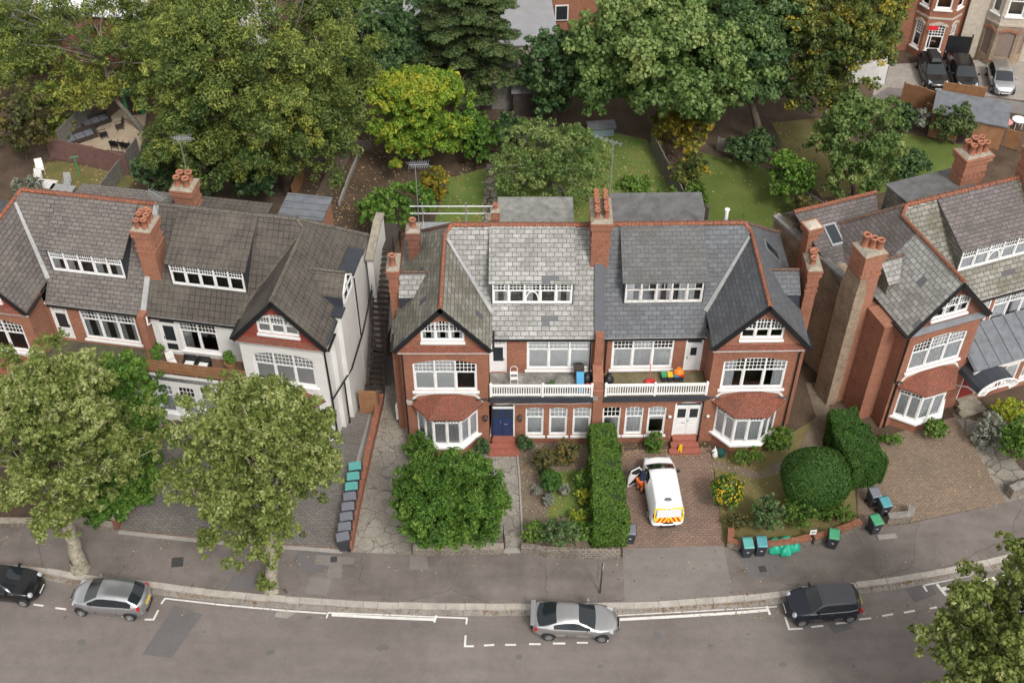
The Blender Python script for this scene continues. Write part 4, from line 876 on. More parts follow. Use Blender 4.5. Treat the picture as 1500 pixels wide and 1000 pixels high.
def subclump(cl, k, rng, rr=(.26,.5)):
    """each clump broken into k small tufts on and near its surface"""
    out = []
    for x, y, z, r, t in cl:
        for _ in range(k):
            d = rng.normal(size=3); d /= np.linalg.norm(d)
            if d[2] < -.35: d[2] *= -.6
            q = r*rng.uniform(.45, 1.12); out.append((x+d[0]*q, y+d[1]*q, z+d[2]*q*.85, r*rng.uniform(*rr), t+rng.normal()*.13))
    return out
def scale_at(p): return CAM_F/(p[1]*_C+(CAM_H-p[2])*_S)
def ell(px, py, rxp, ryp, Y, dr=1.0):
    """crown ellipsoid whose outline spans the given photo radii, standing at depth Y"""
    c = AT(px, py, Y); s = scale_at(c); rx = rxp/s; ry = rx*dr; phi = math.atan2(CAM_H-c.z, c.y)
    h = ryp/s; q = h*h-(ry*math.sin(phi))**2
    if q < (.55*h)**2: ry = h*.8/math.sin(phi); q = h*h-(ry*math.sin(phi))**2
    return c, rx, ry, math.sqrt(q)/math.cos(phi)
LM = dict(
 plane=leafmat('plane_leaves', [(.07,.10,.02),(.145,.19,.042),(.25,.30,.075),(.40,.42,.18)], .4),
 bright=leafmat('bright_leaves', [(0.042,0.102,0.014),(0.084,0.180,0.026),(0.144,0.270,0.041),(0.240,0.348,0.072)]),
 ash=leafmat('ash_leaves', [(0.060,0.101,0.027),(0.121,0.175,0.043),(0.202,0.255,0.060),(0.363,0.376,0.074)]),
 yellow=leafmat('yellowing_leaves', [(.10,.2,.024),(.18,.30,.034),(.30,.39,.045),(.50,.48,.05)]),
 dark=leafmat('dark_leaves', [(0.031,0.072,0.026),(0.060,0.118,0.041),(0.098,0.170,0.058),(0.166,0.238,0.086)]),
 cedar=leafmat('conifer_needles', [(0.038,0.072,0.024),(0.070,0.114,0.036),(0.108,0.156,0.048),(0.168,0.198,0.066)]),
 sycamore=leafmat('sycamore_leaves', [(0.060,0.114,0.030),(0.114,0.192,0.050),(0.186,0.270,0.078),(0.300,0.360,0.120)]),
 autumn=leafmat('autumn_leaves', [(.06,.095,.025),(.11,.15,.035),(.19,.21,.045),(.45,.34,.04)]),
 olive=leafmat('olive_leaves', [(.06,.07,.026),(.11,.115,.04),(.17,.155,.055),(.28,.2,.05)]),
 yew=leafmat('clipped_yew', [(.03,.08,.013),(.052,.125,.021),(.075,.16,.028),(.11,.2,.045)]),
 hedge=leafmat('hedge_leaves', [(.05,.11,.016),(.09,.18,.026),(.14,.24,.038),(.2,.28,.06)]),
 golden=leafmat('golden_leaves', [(.09,.13,.022),(.2,.2,.028),(.36,.27,.03),(.48,.34,.04)]),
 silver=leafmat('silver_leaves', [(.15,.17,.12),(.25,.27,.2),(.34,.35,.28),(.42,.42,.36)]),
 rust=leafmat('rusty_leaves', [(.10,.05,.03),(.17,.085,.045),(.24,.13,.06),(.3,.19,.07)]),
 purple=leafmat('dull_brown_leaves', [(.045,.035,.028),(.08,.065,.045),(.11,.095,.06),(.13,.12,.07)]),
 litter=leafmat('fallen_leaf', [(.12,.065,.03),(.24,.14,.06),(.36,.25,.10),(.42,.36,.22)], .1))
BARK = mat('brown_bark', (.14,.105,.078), .95, c2=(.07,.052,.04), vs=5, bump=.7, bs=12)
BARK_GY = mat('grey_bark', (.2,.18,.15), .95, c2=(.11,.098,.085), vs=4, bump=.6, bs=12)
BARK_PL = mat('plane_bark', (.40,.36,.28), .9, c2=(.15,.125,.09), vs=4.5, bump=.5, bs=10)
def trunk(root, pts, r0, r1, limbs, bark, seed=0, lr=.45, flare=1.35, name='trunk'):
    rg = random.Random(seed); b = MB(); P = [Vector(p) for p in pts]
    b.smooth = True
    fl = [P[0]-Vector((0,0,.1)), P[0]+Vector((0,0,.12))]
    b.tube([P[0]+Vector((0,0,-.12)), P[0]+Vector((0,0,.1)), P[0].lerp(P[1], .25)+Vector((0,0,.2))], r0*flare, 9, r0, cap=False)
    # smooth the trunk path a little, with knots
    path = []
    for i in range(len(P)-1):
        for k in range(4):
            q = P[i].lerp(P[i+1], k/4); path.append(q+Vector((rg.uniform(-1,1), rg.uniform(-1,1), 0))*r0*.14*(1 if i+k else 0))
    path.append(P[-1]); b.tube(path, r0, 9, r1)
    for L in limbs:
        s = P[-1].lerp(P[0], rg.uniform(0, .22)); e = Vector(L); mid = s.lerp(e, .5)+Vector((rg.uniform(-.3,.3), rg.uniform(-.3,.3), (e-s).length*.1))
        b.tube([s, s.lerp(mid, .5)+Vector((0,0,.05)), mid, e], r1*lr*rg.uniform(.8, 1.2), 5, .025)
        for _ in range(2):
            t = mid.lerp(e, rg.uniform(.0, .6)); e2 = e+Vector((rg.uniform(-1,1), rg.uniform(-1,1), rg.uniform(-.4,.8)))*(e-s).length*.22
            b.tube([t, t.lerp(e2, .5), e2], r1*lr*.42, 4, .015)
    return b.build(name, bark, root, uv=False)
def tree(name, label, cat, base, crowns, m, leaf=.16, dens=None, cr=.9, seed=1, bark=BARK, r0=.3, lean=None, nl=12, cover=1.5, tv=.16, up=.35, rnd=.55, flat=.5, jag=.14, ncl=None, group='trees behind the houses', inner=.22, fill=.25, lim_frac=.85, squash=None, sub=7, aspect=.62, rr=(.24,.44)):
    """tree with trunk, limbs and leafy crown; crowns = list of (px,py,rx,ry[,tint[,dY]])"""
    bx, by = G(*base); root = empty(name, (bx, by, 0), 0, label, cat, group); rng = np.random.default_rng(seed); cl = []; cs = []
    off = Vector((bx, by, 0))
    for cdef in crowns:
        px, py, rxp, ryp = cdef[:4]; tn = cdef[4] if len(cdef) > 4 else .5; dY = cdef[5] if len(cdef) > 5 else 0
        c, rx, ry, rz = ell(px, py, rxp, ryp, by+dY); cs.append((c, rx, ry, rz))
        n = ncl or int(2.3*(rx*ry+rx*rz+ry*rz)/(cr*cr)/1.6)+6
        cl += crown_clumps(c, rx, ry, rz, cr, n, rng, tn, tv, flat, inner, jag)
    if sub: cl = subclump(cl, sub, rng, rr)
    cl = np.array(cl); cl[:,2] = np.maximum(cl[:,2], cl[:,3]*.7); cl[:,:3] -= np.array(off)
    if dens is None: dens = cover/(leaf*leaf*1.25*2)
    C, N, T = fill_clumps(cl, dens, leaf, rng, up, rnd, fill, squash=squash)
    keep = C[:,2] > .05; C, N, T = C[keep], N[keep], T[keep]
    leaf_mesh('crown', C, N, leaf*rng.uniform(.7, 1.25, len(C)), T, m, root, rng, aspect)
    c0, rx0, ry0, rz0 = cs[0]; top = c0-off; tp = Vector((top.x, top.y, max(.4, top.z-rz0*.55)))
    pts = [Vector((0,0,0))]
    if lean: pts += [Vector(l)-off for l in lean]
    else: pts += [Vector((tp.x*.3, tp.y*.3, tp.z*.5)), tp]
    sel = rng.choice(len(cl), min(nl, len(cl)), replace=False)
    trunk(root, pts, r0, r0*.6, [Vector(cl[i,:3])*lim_frac+pts[-1]*(1-lim_frac) for i in sel], bark, seed)
    return root
# street planes
SG = 'plane trees along the street'
tree('plane_tree', 'mottled-trunk plane tree at far left, leaning over the black car', 'tree', (118,832), [(78,640,128,128,.55),(70,560,70,50,.72),(60,590,110,60,.7)], LM['plane'], .088, cr=.7, sub=13, rr=(.2,.36), jag=.2, tv=.14, fill=.6, inner=.3, seed=11, bark=BARK_PL, r0=.42, lean=[AT(108,795,G(118,832)[1]), AT(92,735,G(118,832)[1])], nl=26, cover=1.15, group=SG, flat=.97)
tree('plane_tree', 'mottled-trunk plane tree between the two driveways, before the white house', 'tree', (398,862), [(368,682,122,122,.5),(362,612,105,60,.62),(440,640,54,70,.5)], LM['plane'], .088, cr=.7, sub=13, rr=(.2,.36), jag=.2, tv=.14, fill=.6, inner=.3, seed=12, bark=BARK_PL, r0=.36, lean=[AT(399,825,G(398,862)[1]), AT(392,770,G(398,862)[1])], nl=26, cover=1.15, group=SG, flat=.97)
tp = G(1540,962,8.6)
bx_px = 1500
def near_tree():
    rng = np.random.default_rng(13); c = Vector((tp[0], tp[1], 8.6)); root = empty('plane_tree', (c.x+.4, c.y, 0), 0, 'plane tree crown cut off by the bottom right corner', 'tree', SG); o = Vector((c.x+.4, c.y, 0))
    cl = np.array(crown_clumps(c-o, 4.3, 4.3, 4.0, .72, 190, rng, .55, .14, .9, .25, .2)); cl0 = cl; cl = np.array(subclump(cl, 13, rng, (.2,.36))); C, N, T = fill_clumps(cl, 1.15/(.088*.088*2.5), .088, rng, fill=.6)
    leaf_mesh('crown', C, N, .105*rng.uniform(.7, 1.25, len(C)), T, LM['plane'], root, rng)
    trunk(root, [Vector((0,0,0)), Vector((-.1,0,2.5)), Vector((-.3,0,5))], .36, .2, [Vector(cl0[i,:3])*.85 for i in range(0, 150, 7)], BARK_PL, 3)
near_tree()
# front garden trees
tree('round_tree', 'dense round bright green tree before the navy door house', 'tree', (660,803), [(661,733,84,74,.5)], LM['bright'], .08, cr=.5, ncl=330, sub=7, aspect=.42, seed=21, r0=.2, nl=14, cover=1.7, group=None, flat=.95, jag=.05, up=.2, rnd=.7, inner=.3)
tree('laurel_tree', 'loose bright green laurel beside the long driveway wall', 'tree', (165,755), [(184,588,50,68,.62,3),(188,680,44,66,.45,1),(150,735,55,40,.4)], LM['bright'], .1, cr=.6, seed=22, r0=.16, nl=14, cover=1.8, group=None, flat=.9)
# back gardens
tree('ash_tree', 'huge ash tree behind the white house with leaning brown trunk', 'tree', (428,282), [(385,105,160,150,.5,1),(320,200,100,75,.45,-1),(455,190,75,85,.38),(290,90,70,90,.6,-2)], LM['ash'], .13, cr=1.05, sub=10, aspect=.38, seed=31, r0=.5, lean=[AT(405,215,G(428,282)[1]), AT(400,150,G(428,282)[1])], nl=34, cover=1.15, jag=.2)
tree('ash_tree', 'thin bare-branched ash leaning over the sandy patio, top left', 'tree', (207,190), [(190,40,70,60,.5,2),(60,45,85,70,.5,2),(130,125,50,45,.85,0),(215,110,40,70,.5,1),(20,90,45,60,.55,1)], LM['ash'], .13, cr=.8, sub=7, aspect=.35, seed=32, r0=.2, lean=[AT(165,140,G(207,190)[1]), AT(150,80,G(207,190)[1])], nl=30, cover=.85, jag=.25, bark=BARK_GY)
tree('yellowing_tree', 'round yellow-green tree glowing in the middle of the back gardens', 'tree', (615,248), [(612,172,74,74,.45),(620,130,55,34,.75)], LM['yellow'], .105, cr=.7, sub=9, aspect=.5, seed=33, r0=.18, cover=1.4, flat=.7)
tree('apple_tree', 'spreading weeping apple tree beside the stone garden path', 'tree', (803,300), [(808,236,82,60,.68)], LM['sycamore'], .12, cr=.5, sub=7, aspect=.4, seed=34, r0=.2, cover=1.2, nl=40, jag=.22, bark=BARK_GY, flat=.9)
tree('holly_tree', 'dark glossy holly with rounded cone crown behind the apple tree', 'tree', (812,172), [(812,108,50,66,.6)], LM['dark'], .17, cr=.65, seed=35, r0=.2, cover=1.7, flat=.95, jag=.08)
tree('sycamore_tree', 'broad pale green sycamore in the middle behind the dark slate house', 'tree', (985,200), [(990,75,135,95,.55),(895,130,58,52,.35,-1),(1010,140,60,42,.5,-2),(950,30,90,60,.65)], LM['sycamore'], .15, cr=1.25, sub=9, aspect=.8, seed=36, r0=.5, lean=[AT(970,140,G(985,200)[1]), AT(965,90,G(985,200)[1])], nl=30, cover=1.3, bark=BARK_GY, jag=.16)
tree('dark_tree', 'shadowy dark green tree right of the pale sycamore', 'tree', (1110,215), [(1105,110,58,72,.5),(1090,30,80,70,.6,3)], LM['dark'], .15, cr=.9, sub=8, seed=37, r0=.35, cover=1.4)
tree('autumn_tree', 'tall tree with yellow and orange leaves beside the far street', 'tree', (1215,195), [(1245,50,85,75,.5,0),(1190,120,55,60,.3,-2),(1160,30,60,60,.35,2)], LM['autumn'], .14, cr=.8, seed=38, r0=.35, nl=26, cover=1.2, jag=.2, tv=.24)
tree('pear_tree', 'upright grey-green pear tree on the lawn near the right house', 'tree', (1250,300), [(1255,215,58,80,.55)], LM['sycamore'], .12, cr=.62, seed=39, r0=.2, cover=1.35, jag=.18, flat=.8)
tree('oak_tree', 'dark broad tree between the ash and the cedar', 'tree', (560,150), [(545,90,60,60,.55),(510,20,60,50,.6,4),(590,60,45,50,.4,2)], LM['dark'], .19, cr=.85, seed=40, r0=.3, cover=1.4)
for i, (b, c, lab, m) in enumerate([((20,40),[(40,0,70,50,.5)],'tree at the top left corner above the brick sheds','ash'),((290,60),[(290,0,60,60,.5)],'tree by the white tent roof at top left','ash'),((640,40),[(600,5,45,40,.5),(650,-10,60,40,.5)],'tree behind the cedar at the top edge','dark'),((1000,60),[(1010,-20,80,50,.5)],'tree at the top edge behind the sycamore','sycamore'),((1290,70),[(1290,0,40,50,.5)],'yellow tree at the top edge beside the far brick house','autumn'),((130,60),[(110,10,50,40,.4)],'tree between the tent and the top left corner','olive')]):
    tree('background_tree', lab, 'tree', b, c, LM[m], .2, cr=.9, seed=60+i, r0=.3, cover=1.2)
# cedar: flat layered boughs
def cedar():
    rng = np.random.default_rng(41); bx, by = G(692,150); root = empty('cedar_tree', (bx, by, 0), 0, 'dark layered cedar beside the timber outbuilding', 'tree', 'trees behind the houses'); cl = []; b = MB(); H = 13.5
    b.tube([(0,0,-.1),(.1,0,5),(0,.1,H)], .36, 8, .05)
    for k in range(64):
        z = 2.2+(H-2.4)*(k/63); R_ = (4.6*(1-(z/H)**1.6)+.5)*rng.uniform(.7,1.1); a = k*2.4+rng.uniform(-.3,.3)
        e = Vector((R_*math.cos(a), R_*math.sin(a), z+R_*.05)); b.tube([(0,0,z-.2), e*.55+Vector((0,0,z*.45+.15)), e], .07, 5, .015)
        for t in np.linspace(.3, 1.02, 7):
            for q in (-1, 0, 1):
                w = .55*R_*.35*q*(1.1-t*.6); cl.append((e.x*t-math.sin(a)*w+rng.normal()*.12, e.y*t+math.cos(a)*w+rng.normal()*.12, z-.1+.2*t+rng.normal()*.08, .42*rng.uniform(.7,1.2), .5+rng.normal()*.17))
    C, N, T = fill_clumps(cl, 34, .13, rng, up=.9, rnd=.4, squash=.3); leaf_mesh('crown', C, N, .14*rng.uniform(.7,1.3,len(C)), T, LM['cedar'], root, rng, .3); b.build('trunk', BARK, root, uv=False)
cedar()
# shrubs
def shrub(label, base, crowns, m, leaf=.09, cr=.3, seed=1, cover=1.7, name='shrub', cat='shrub', group='shrubs', **k):
    return tree(name, label, cat, base, crowns, LM[m] if isinstance(m, str) else m, leaf, cr=cr, seed=seed, cover=cover, r0=k.pop('r0', .05), nl=k.pop('nl', 8), group=group, flat=k.pop('flat', .9), sub=k.pop('sub', 4), **k)
SB, SF = 'shrubs in the back gardens', 'shrubs in the front gardens'
shrub('big leafy green bush behind the chimney between the houses', (578,352), [(576,303,55,36,.5)], 'bright', .12, .5, 101, group=SB)
shrub('small golden shrub at the lawn edge below the yellow-green tree', (637,296), [(638,268,24,24,.5)], 'golden', .1, .35, 102, cover=1.2, group=SB)
shrub('green bush at the end of the stone garden path', (703,242), [(702,205,34,34,.45),(690,180,24,24,.4)], 'bright', .13, .5, 103, group=SB)
shrub('golden climber spilling over the fence under the sycamore', (1000,222), [(998,182,46,38,.35)], 'golden', .13, .5, 104, cover=1.2, group=SB)
shrub('rusty orange shrub against the garden fence', (1012,288), [(1012,246,24,36,.5)], 'autumn', .11, .4, 105, cover=1.4, tv=.25, group=SB)
shrub('dark shrub mass under the huge ash tree', (350,300), [(350,252,70,42,.45)], 'dark', .15, .6, 106, group=SB)
shrub('dark ivy-like bush left of the huge ash, behind the chimney', (245,295), [(250,245,52,46,.5)], 'dark', .14, .55, 107, group=SB)
shrub('bright green shrub on the edge of the right hand lawn', (1168,298), [(1160,258,36,34,.55),(1150,235,20,16,.8)], 'bright', .12, .42, 108, group=SB)
shrub('dark low shrubs at the top end of the right hand lawn', (1100,242), [(1105,215,38,26,.5)], 'dark', .12, .45, 109, group=SB)
shrub('rounded feathery bush beside the grey-roofed shed', (1397,212), [(1397,180,33,30,.65)], 'cedar', .13, .45, 110, group=SB)
shrub('pale grey shrub beside the timber fence at upper right', (1350,192), [(1348,174,16,14,.3)], 'silver', .12, .35, 111, group=SB)
shrub('dark green bush left of the pale grey shrub', (1322,192), [(1322,170,22,20,.5)], 'dark', .13, .4, 112, group=SB)
shrub('dark leafy bush behind the right house, right of the pear tree', (1325,262), [(1325,238,38,24,.5)], 'dark', .13, .45, 113, group=SB)
shrub('low golden-green shrub beside the flat roof and fence', (985,320), [(985,295,26,20,.7)], 'hedge', .1, .35, 114, group=SB)
shrub('green creeper tumbling down the garden fence', (1025,310), [(1020,290,16,24,.6)], 'hedge', .1, .35, 115, group=SB)
shrub('dull brown bush at the left edge of the garden', (40,235), [(35,180,45,50,.4)], 'olive', .14, .5, 116, cover=1.1, group=SB)
shrub('mid green bush beside the clothes line at left', (75,205), [(62,150,36,34,.6),(90,190,22,24,.7)], 'ash', .13, .5, 117, cover=1.4, group=SB)
shrub('spiky pale plant beside the white garden tables', (40,300), [(38,275,22,18,.2)], 'silver', .12, .3, 118, cover=.8, group=SB)
shrub('low ivy clump beneath the apple tree', (745,215), [(745,190,30,20,.4)], 'dark', .13, .45, 119, group=SB)
shrub('clump of green leaves on the lawn left of the apple tree trunk', (935,275), [(930,268,26,14,.6)], 'bright', .1, .3, 120, cover=1.1, group=SB)
shrub('rose bush leaning on the wall end at the right lawn', (1185,330), [(1180,305,24,22,.5)], 'olive', .1, .35, 121, cover=1.2, group=SB)
# front gardens
shrub('round glossy bush left of the cracked paving bay window', (613,668), [(612,652,22,20,.45)], 'bright', .07, .22, 131, group=SF)
shrub('small clipped ball bush left of the navy door steps', (706,668), [(706,655,12,13,.4)], 'dark', .05, .16, 132, group=SF)
shrub('small clipped ball bush right of the navy door steps', (769,662), [(769,649,12,12,.4)], 'dark', .05, .16, 133, group=SF)
shrub('clipped dark ball topiary in the middle of the square bed', (806,722), [(806,704,16,16,.55)], 'yew', .04, .14, 134, cover=2.4, group=SF, jag=.02, sub=0)
for i, (px, py) in enumerate([(788,722),(826,722),(804,736)]):
    shrub(['silver-leaved plant left of the ball topiary','silver-leaved plant right of the ball topiary','silver-leaved plant in front of the ball topiary'][i], (px,py+4), [(px,py-5,9,9,.5)], 'silver', .05, .12, 135+i, cover=1.2, group=SF)
for i, (b, c, m, lab) in enumerate([
  ((800,690),[(797,672,16,16,.4)],'olive','brownish shrub below the first ground floor window'), ((832,682),[(830,663,18,20,.55)],'olive','olive shrub below the middle ground floor window'), ((803,690),[(800,690,12,9,.4)],'dark','low dark plant at the front of the window bed'),
  ((852,715),[(852,702,14,14,.5)],'hedge','leafy plant along the hedge, top end'), ((855,735),[(855,726,13,12,.7)],'yellow','yellow-green plant along the hedge, middle'), ((848,765),[(850,755,14,12,.6)],'yellow','yellowing plant along the hedge, lower end'),
  ((783,795),[(782,780,19,17,.7)],'hedge','variegated bush on the front wall left of the grey-green one'), ((820,802),[(820,780,28,24,.75)],'dark','grey-green mounded bush above the stone front wall'), ((865,790),[(862,778,22,16,.55)],'bright','broad-leaved plants above the stone front wall'),
  ((955,660),[(958,648,12,16,.55)],'bright','small bush below the right hand sash windows'), ((1098,682),[(1097,668,22,13,.65)],'hedge','low clipped yellow-green bush under the right bay window'), ((1145,660),[(1141,642,20,20,.65)],'hedge','light green shrub beside the right bay window'),
  ((1066,745),[(1065,720,24,26,.25)],'bright','yellow-flowering round bush on the right front lawn'), ((1125,775),[(1124,751,27,24,.75)],'dark','dark grey-green bush, left of two above the front wall'), ((1173,772),[(1172,750,24,22,.45)],'hedge','light green bush, right of two above the front wall'),
  ((1080,775),[(1078,762,18,12,.4)],'olive','straggly low plants at the end of the front wall'), ((1225,760),[(1222,750,28,14,.5)],'hedge','ground plants below the big yew dome'), ((1370,640),[(1370,625,20,17,.7)],'hedge','clipped bush beside the right house porch'),
  ((1305,650),[(1306,642,22,9,.6)],'bright','ferns at the foot of the right house bay'), ((1447,650),[(1447,630,20,30,.6)],'silver','grey silvery shrub beside the right driveway'), ((1485,625),[(1480,600,26,18,.75)],'yellow','golden shrub in the right house bed'),
  ((1490,670),[(1490,640,30,30,.4)],'bright','leafy green shrubs in the right house bed'), ((420,868),[(390,853,14,12,.4)],'plane','suckers sprouting at the foot of the plane trunk'), ((845,830),[(862,690,14,24,.35)],'dark','climber against the hedge end')][:23]):
    shrub(lab, b, c, m, .065, .2, 150+i, cover=1.5, group=SF, tv=.2)
b_ = shrub  # flowers on the yellow bush
def flowers():
    rng = np.random.default_rng(5); c, rx, ry, rz = ell(1065,720,25,26,G(1066,745)[1]); k = 260; d = rng.normal(size=(k,3)); d /= np.linalg.norm(d,axis=1)[:,None]; d[:,2] = np.abs(d[:,2])
    for o in COL.objects:
        if o.get('label') == 'yellow-flowering round bush on the right front lawn':
            C = np.array(c-o.location)+d*np.array([rx,ry,rz])*rng.uniform(.9,1.05,k)[:,None]; leaf_mesh('flowers', C, d, .06*rng.uniform(.7,1.4,k), rng.random(k), leafmat('yellow_flower', [(.45,.33,.02),(.6,.45,.04)]), o, rng, .9)['kind'] = 'stuff'
flowers()
def clipped(name, label, cat, base, fn, n, leaf, m, seed, group, core):
    """clipped bush: fn(rng,n) gives surface points and normals; core adds a dark solid that blocks light, its colour standing for inner shade"""
    rng = np.random.default_rng(seed); root = empty(name, (base[0], base[1], 0), 0, label, cat, group); C, N = fn(rng, n)
    nz = np.sin(C[:,0]*2.3+seed)*np.cos(C[:,1]*2.1)*.08
    T = .45+rng.normal(size=n)*.15+nz; NN = N+rng.normal(size=C.shape)*.5; NN /= np.linalg.norm(NN,axis=1)[:,None]
    C = C+N*(rng.normal(size=n)*.03)[:,None]
    leaf_mesh('foliage', C, NN, leaf*rng.uniform(.6,1.4,n), T, m, root, rng, .5); core(root)
    return root
COREM = mat('dark_core', (.022,.04,.012), .95, var=.3, vs=8)  # near-black green of the added light-blocking cores, inner shade put into the colour
def dome(label, px, py, rxp, ryp, base, m, seed, n=16000, leaf=.055):
    bx, by = G(*base); c, rx, ry, rz = ell(px, py, rxp, ryp, by); c = c-Vector((bx,by,0))
    def fn(rng, n):
        d = rng.normal(size=(n,3)); d /= np.linalg.norm(d,axis=1)[:,None]; w = 1+.05*np.sin(d[:,0]*4+seed)*np.cos(d[:,1]*5); C = np.array(c)+d*np.array([rx,ry,rz])*w[:,None]; C[:,2] = np.maximum(C[:,2], .03+rng.random(n)*.1); return C, d
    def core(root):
        b = MB(); b.lathe([(max(.02,rx*.93*math.cos(a)), max(.0, c.z+rz*.93*math.sin(a))) for a in np.linspace(-1.5,1.57,12)], (c.x,c.y,0), 20, 1, ry/rx); b.build('dark_core', COREM, root, uv=False)
    return clipped('clipped_bush', label, 'bush', (bx,by), fn, n, leaf, m, seed, 'clipped bushes', core)
dome('huge smooth clipped yew dome on the right front lawn', 1195, 699, 50, 45, (1200,738), LM['yew'], 71, 26000)
def hedge(label, pts, h, m, seed, n, leaf=.06, top=0, top_m=None):
    """clipped hedge over a quadrilateral footprint"""
    P = [Vector((*q, 0)) for q in pts]; c0 = sum(P, Vector())/4; P = [p-c0 for p in P]
    faces = [([P[i], P[(i+1)%4], P[(i+1)%4]+Vector((0,0,h)), P[i]+Vector((0,0,h))]) for i in range(4)]+[[p+Vector((0,0,h)) for p in P]]
    def fn(rng, n):
        A = [geometry.area_tri(f[0],f[1],f[2])+geometry.area_tri(f[0],f[2],f[3]) for f in faces]; ch = rng.choice(5, n, p=np.array(A)/sum(A)); u, v = rng.random(n), rng.random(n); C = np.empty((n,3)); N = np.empty((n,3))
        for k, f in enumerate(faces):
            s = ch == k; a, b, c, d = [np.array(q) for q in f]; uu, vv = u[s,None], v[s,None]
            C[s] = a*(1-uu)*(1-vv)+b*uu*(1-vv)+c*uu*vv+d*(1-uu)*vv; nn = geometry.normal(f); ctr = (f[0]+f[1]+f[2]+f[3])/4
            if nn.dot(ctr-Vector((0,0,h/2))) < 0: nn = -nn
            N[s] = np.array(nn)
        return C+N*(.09*np.sin(C[:,1]*2.7)*np.sin(C[:,0]*2.2+C[:,2]*2)+.05*np.sin(C[:,1]*6.1+C[:,0]*5))[:,None], N
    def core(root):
        b = MB(); b.ext([p*.93 for p in P], (0,0,h*.96)); b.build('dark_core', COREM, root, uv=False)
    return clipped('clipped_hedge', label, 'hedge', (c0.x,c0.y), fn, n, leaf, m, seed, 'clipped hedges', core)
hedge('tall clipped hedge between the square bed and the van drive', [G(868,803), G(918,800), G(898,655), G(862,657)], 2.1, LM['hedge'], 81, 26000)
hedge('dark clipped hedge block beside the right drive, nearer one', [G(1240,718), G(1290,708), G(1262,655), G(1214,668)], 1.9, LM['yew'], 82, 24000)
hedge('dark clipped hedge block beside the right house, farther one', [G(1212,664), G(1252,654), G(1245,628), G(1206,636)], 1.9, LM['yew'], 83, 14000)
# fallen leaves
def litter(name, zones, seed, size=.055):
    rng = np.random.default_rng(seed); Cs = []
    for (x0,y0,x1,y1,n,z) in zones:
        px, py = rng.uniform(x0,x1,n), rng.uniform(y0,y1,n)
        for a, b in zip(px, py):
            q = G(a, b, z); Cs.append((q[0], q[1], z+.012))
    C = np.array(Cs); N = rng.normal(size=C.shape)*.2+np.array([0,0,1]); N /= np.linalg.norm(N,axis=1)[:,None]
    o = leaf_mesh(name, C, N, size*rng.uniform(.5,1.2,len(C)), rng.random(len(C)), LM['litter'], None, rng, .7); o['kind'] = 'stuff'; return o
litter('fallen_leaves', [(520,600,600,800,80,.01),(760,640,865,760,500,.01),(905,640,1045,672,300,.012),(1042,660,1110,690,260,.012),(1050,690,1250,770,300,.012),(1260,640,1460,750,260,.012),(0,780,900,840,220,.005),(900,805,1450,860,160,.005),(240,650,500,800,200,.01),(545,560,575,640,120,.015)], 91)
litter('fallen_leaves', [(440,200,600,340,900,.015),(640,240,930,340,900,.015),(880,200,1000,330,500,.015),(1000,230,1200,340,200,.015),(1130,180,1260,300,300,.015),(60,230,200,300,200,.015)], 92, .09)
litter('fallen_leaves', [(60,838,700,905,260,RZ),(700,884,1420,905,220,RZ)], 93, .06)
def gutter_litter():
    rng = np.random.default_rng(94); Cs = []; a = offs(kerb, -.62); c = offs(kerb, .25)
    for _ in range(1500):
        i = int(rng.integers(20, len(kerb)-20)); t = rng.random(); cl_ = .5+.5*math.sin(i*.7)
        if rng.random() > .35+.65*cl_: continue
        side = rng.random(); p = (kerb[i].lerp(kerb[i+1], t)+(offs(kerb[i:i+2], -.34)[0]-kerb[i])*(1+abs(rng.normal())*.35)) if side < .8 else kerb[i].lerp(c[i], rng.random())
        Cs.append((p.x, p.y, RZ+.028 if side < .8 else .02))
    C = np.array(Cs); N = rng.normal(size=C.shape)*.3+np.array([0,0,1]); N /= np.linalg.norm(N,axis=1)[:,None]
    o = leaf_mesh('fallen_leaves', C, N, .05*rng.uniform(.5,1.3,len(C)), rng.random(len(C))*.55, LM['litter'], None, rng, .7); o['kind'] = 'stuff'
gutter_litter()
# ------------------------------------------------------------------ vehicles
def paint(name, c, metal=.0, rough=.28, coat=.8):
    m, t, b = newmat(name); b.inputs['Base Color'].default_value = rgb(c); b.inputs['Metallic'].default_value = metal; b.inputs['Roughness'].default_value = rough
    b.inputs['Coat Weight'].default_value = coat; b.inputs['Coat Roughness'].default_value = .05; MATS[name] = m; return m
SILVER = paint('silver_paint', (.5,.505,.515), .85, .3); SILVER2 = paint('warm_silver_paint', (.47,.465,.46), .85, .3); NAVY = paint('dark_navy_paint', (.010,.012,.022), coat=.35); CBLACK = paint('black_car_paint', (.008,.008,.009), coat=.4); VANW = paint('white_van_paint', (.78,.785,.79), 0, .35)
CGLASS = mat('car_glass', (.016,.02,.023), .05, var=0, spec=.7); RUBBER = mat('tyre_rubber', (.018,.018,.018), .9, var=.2); RIM = mat('alloy_rim', (.5,.5,.51), .35, metal=.8, var=0); RIMD = mat('dark_alloy_rim', (.3,.3,.31), .35, metal=.6, var=0)
LAMPC = mat('headlamp_glass', (.38,.40,.42), .12, var=0, spec=.7); LAMPR = mat('red_tail_lamp', (.45,.012,.012), .2, var=0); PLY = mat('yellow_plate', (.62,.45,.04), .5, var=0); PLW = mat('white_plate', (.72,.72,.7), .5, var=0); TRIM = mat('black_plastic_trim', (.02,.02,.021), .6, var=.1); CHROME = mat('chrome', (.6,.6,.6), .15, metal=1, var=0)
def lerpl(tab, x):
    if x <= tab[0][0]: return tab[0][1]
    for (a, b), (c, d) in zip(tab[:-1], tab[1:]):
        if x <= c: t = (x-a)/(c-a); return b+(d-b)*t
    return tab[-1][1]
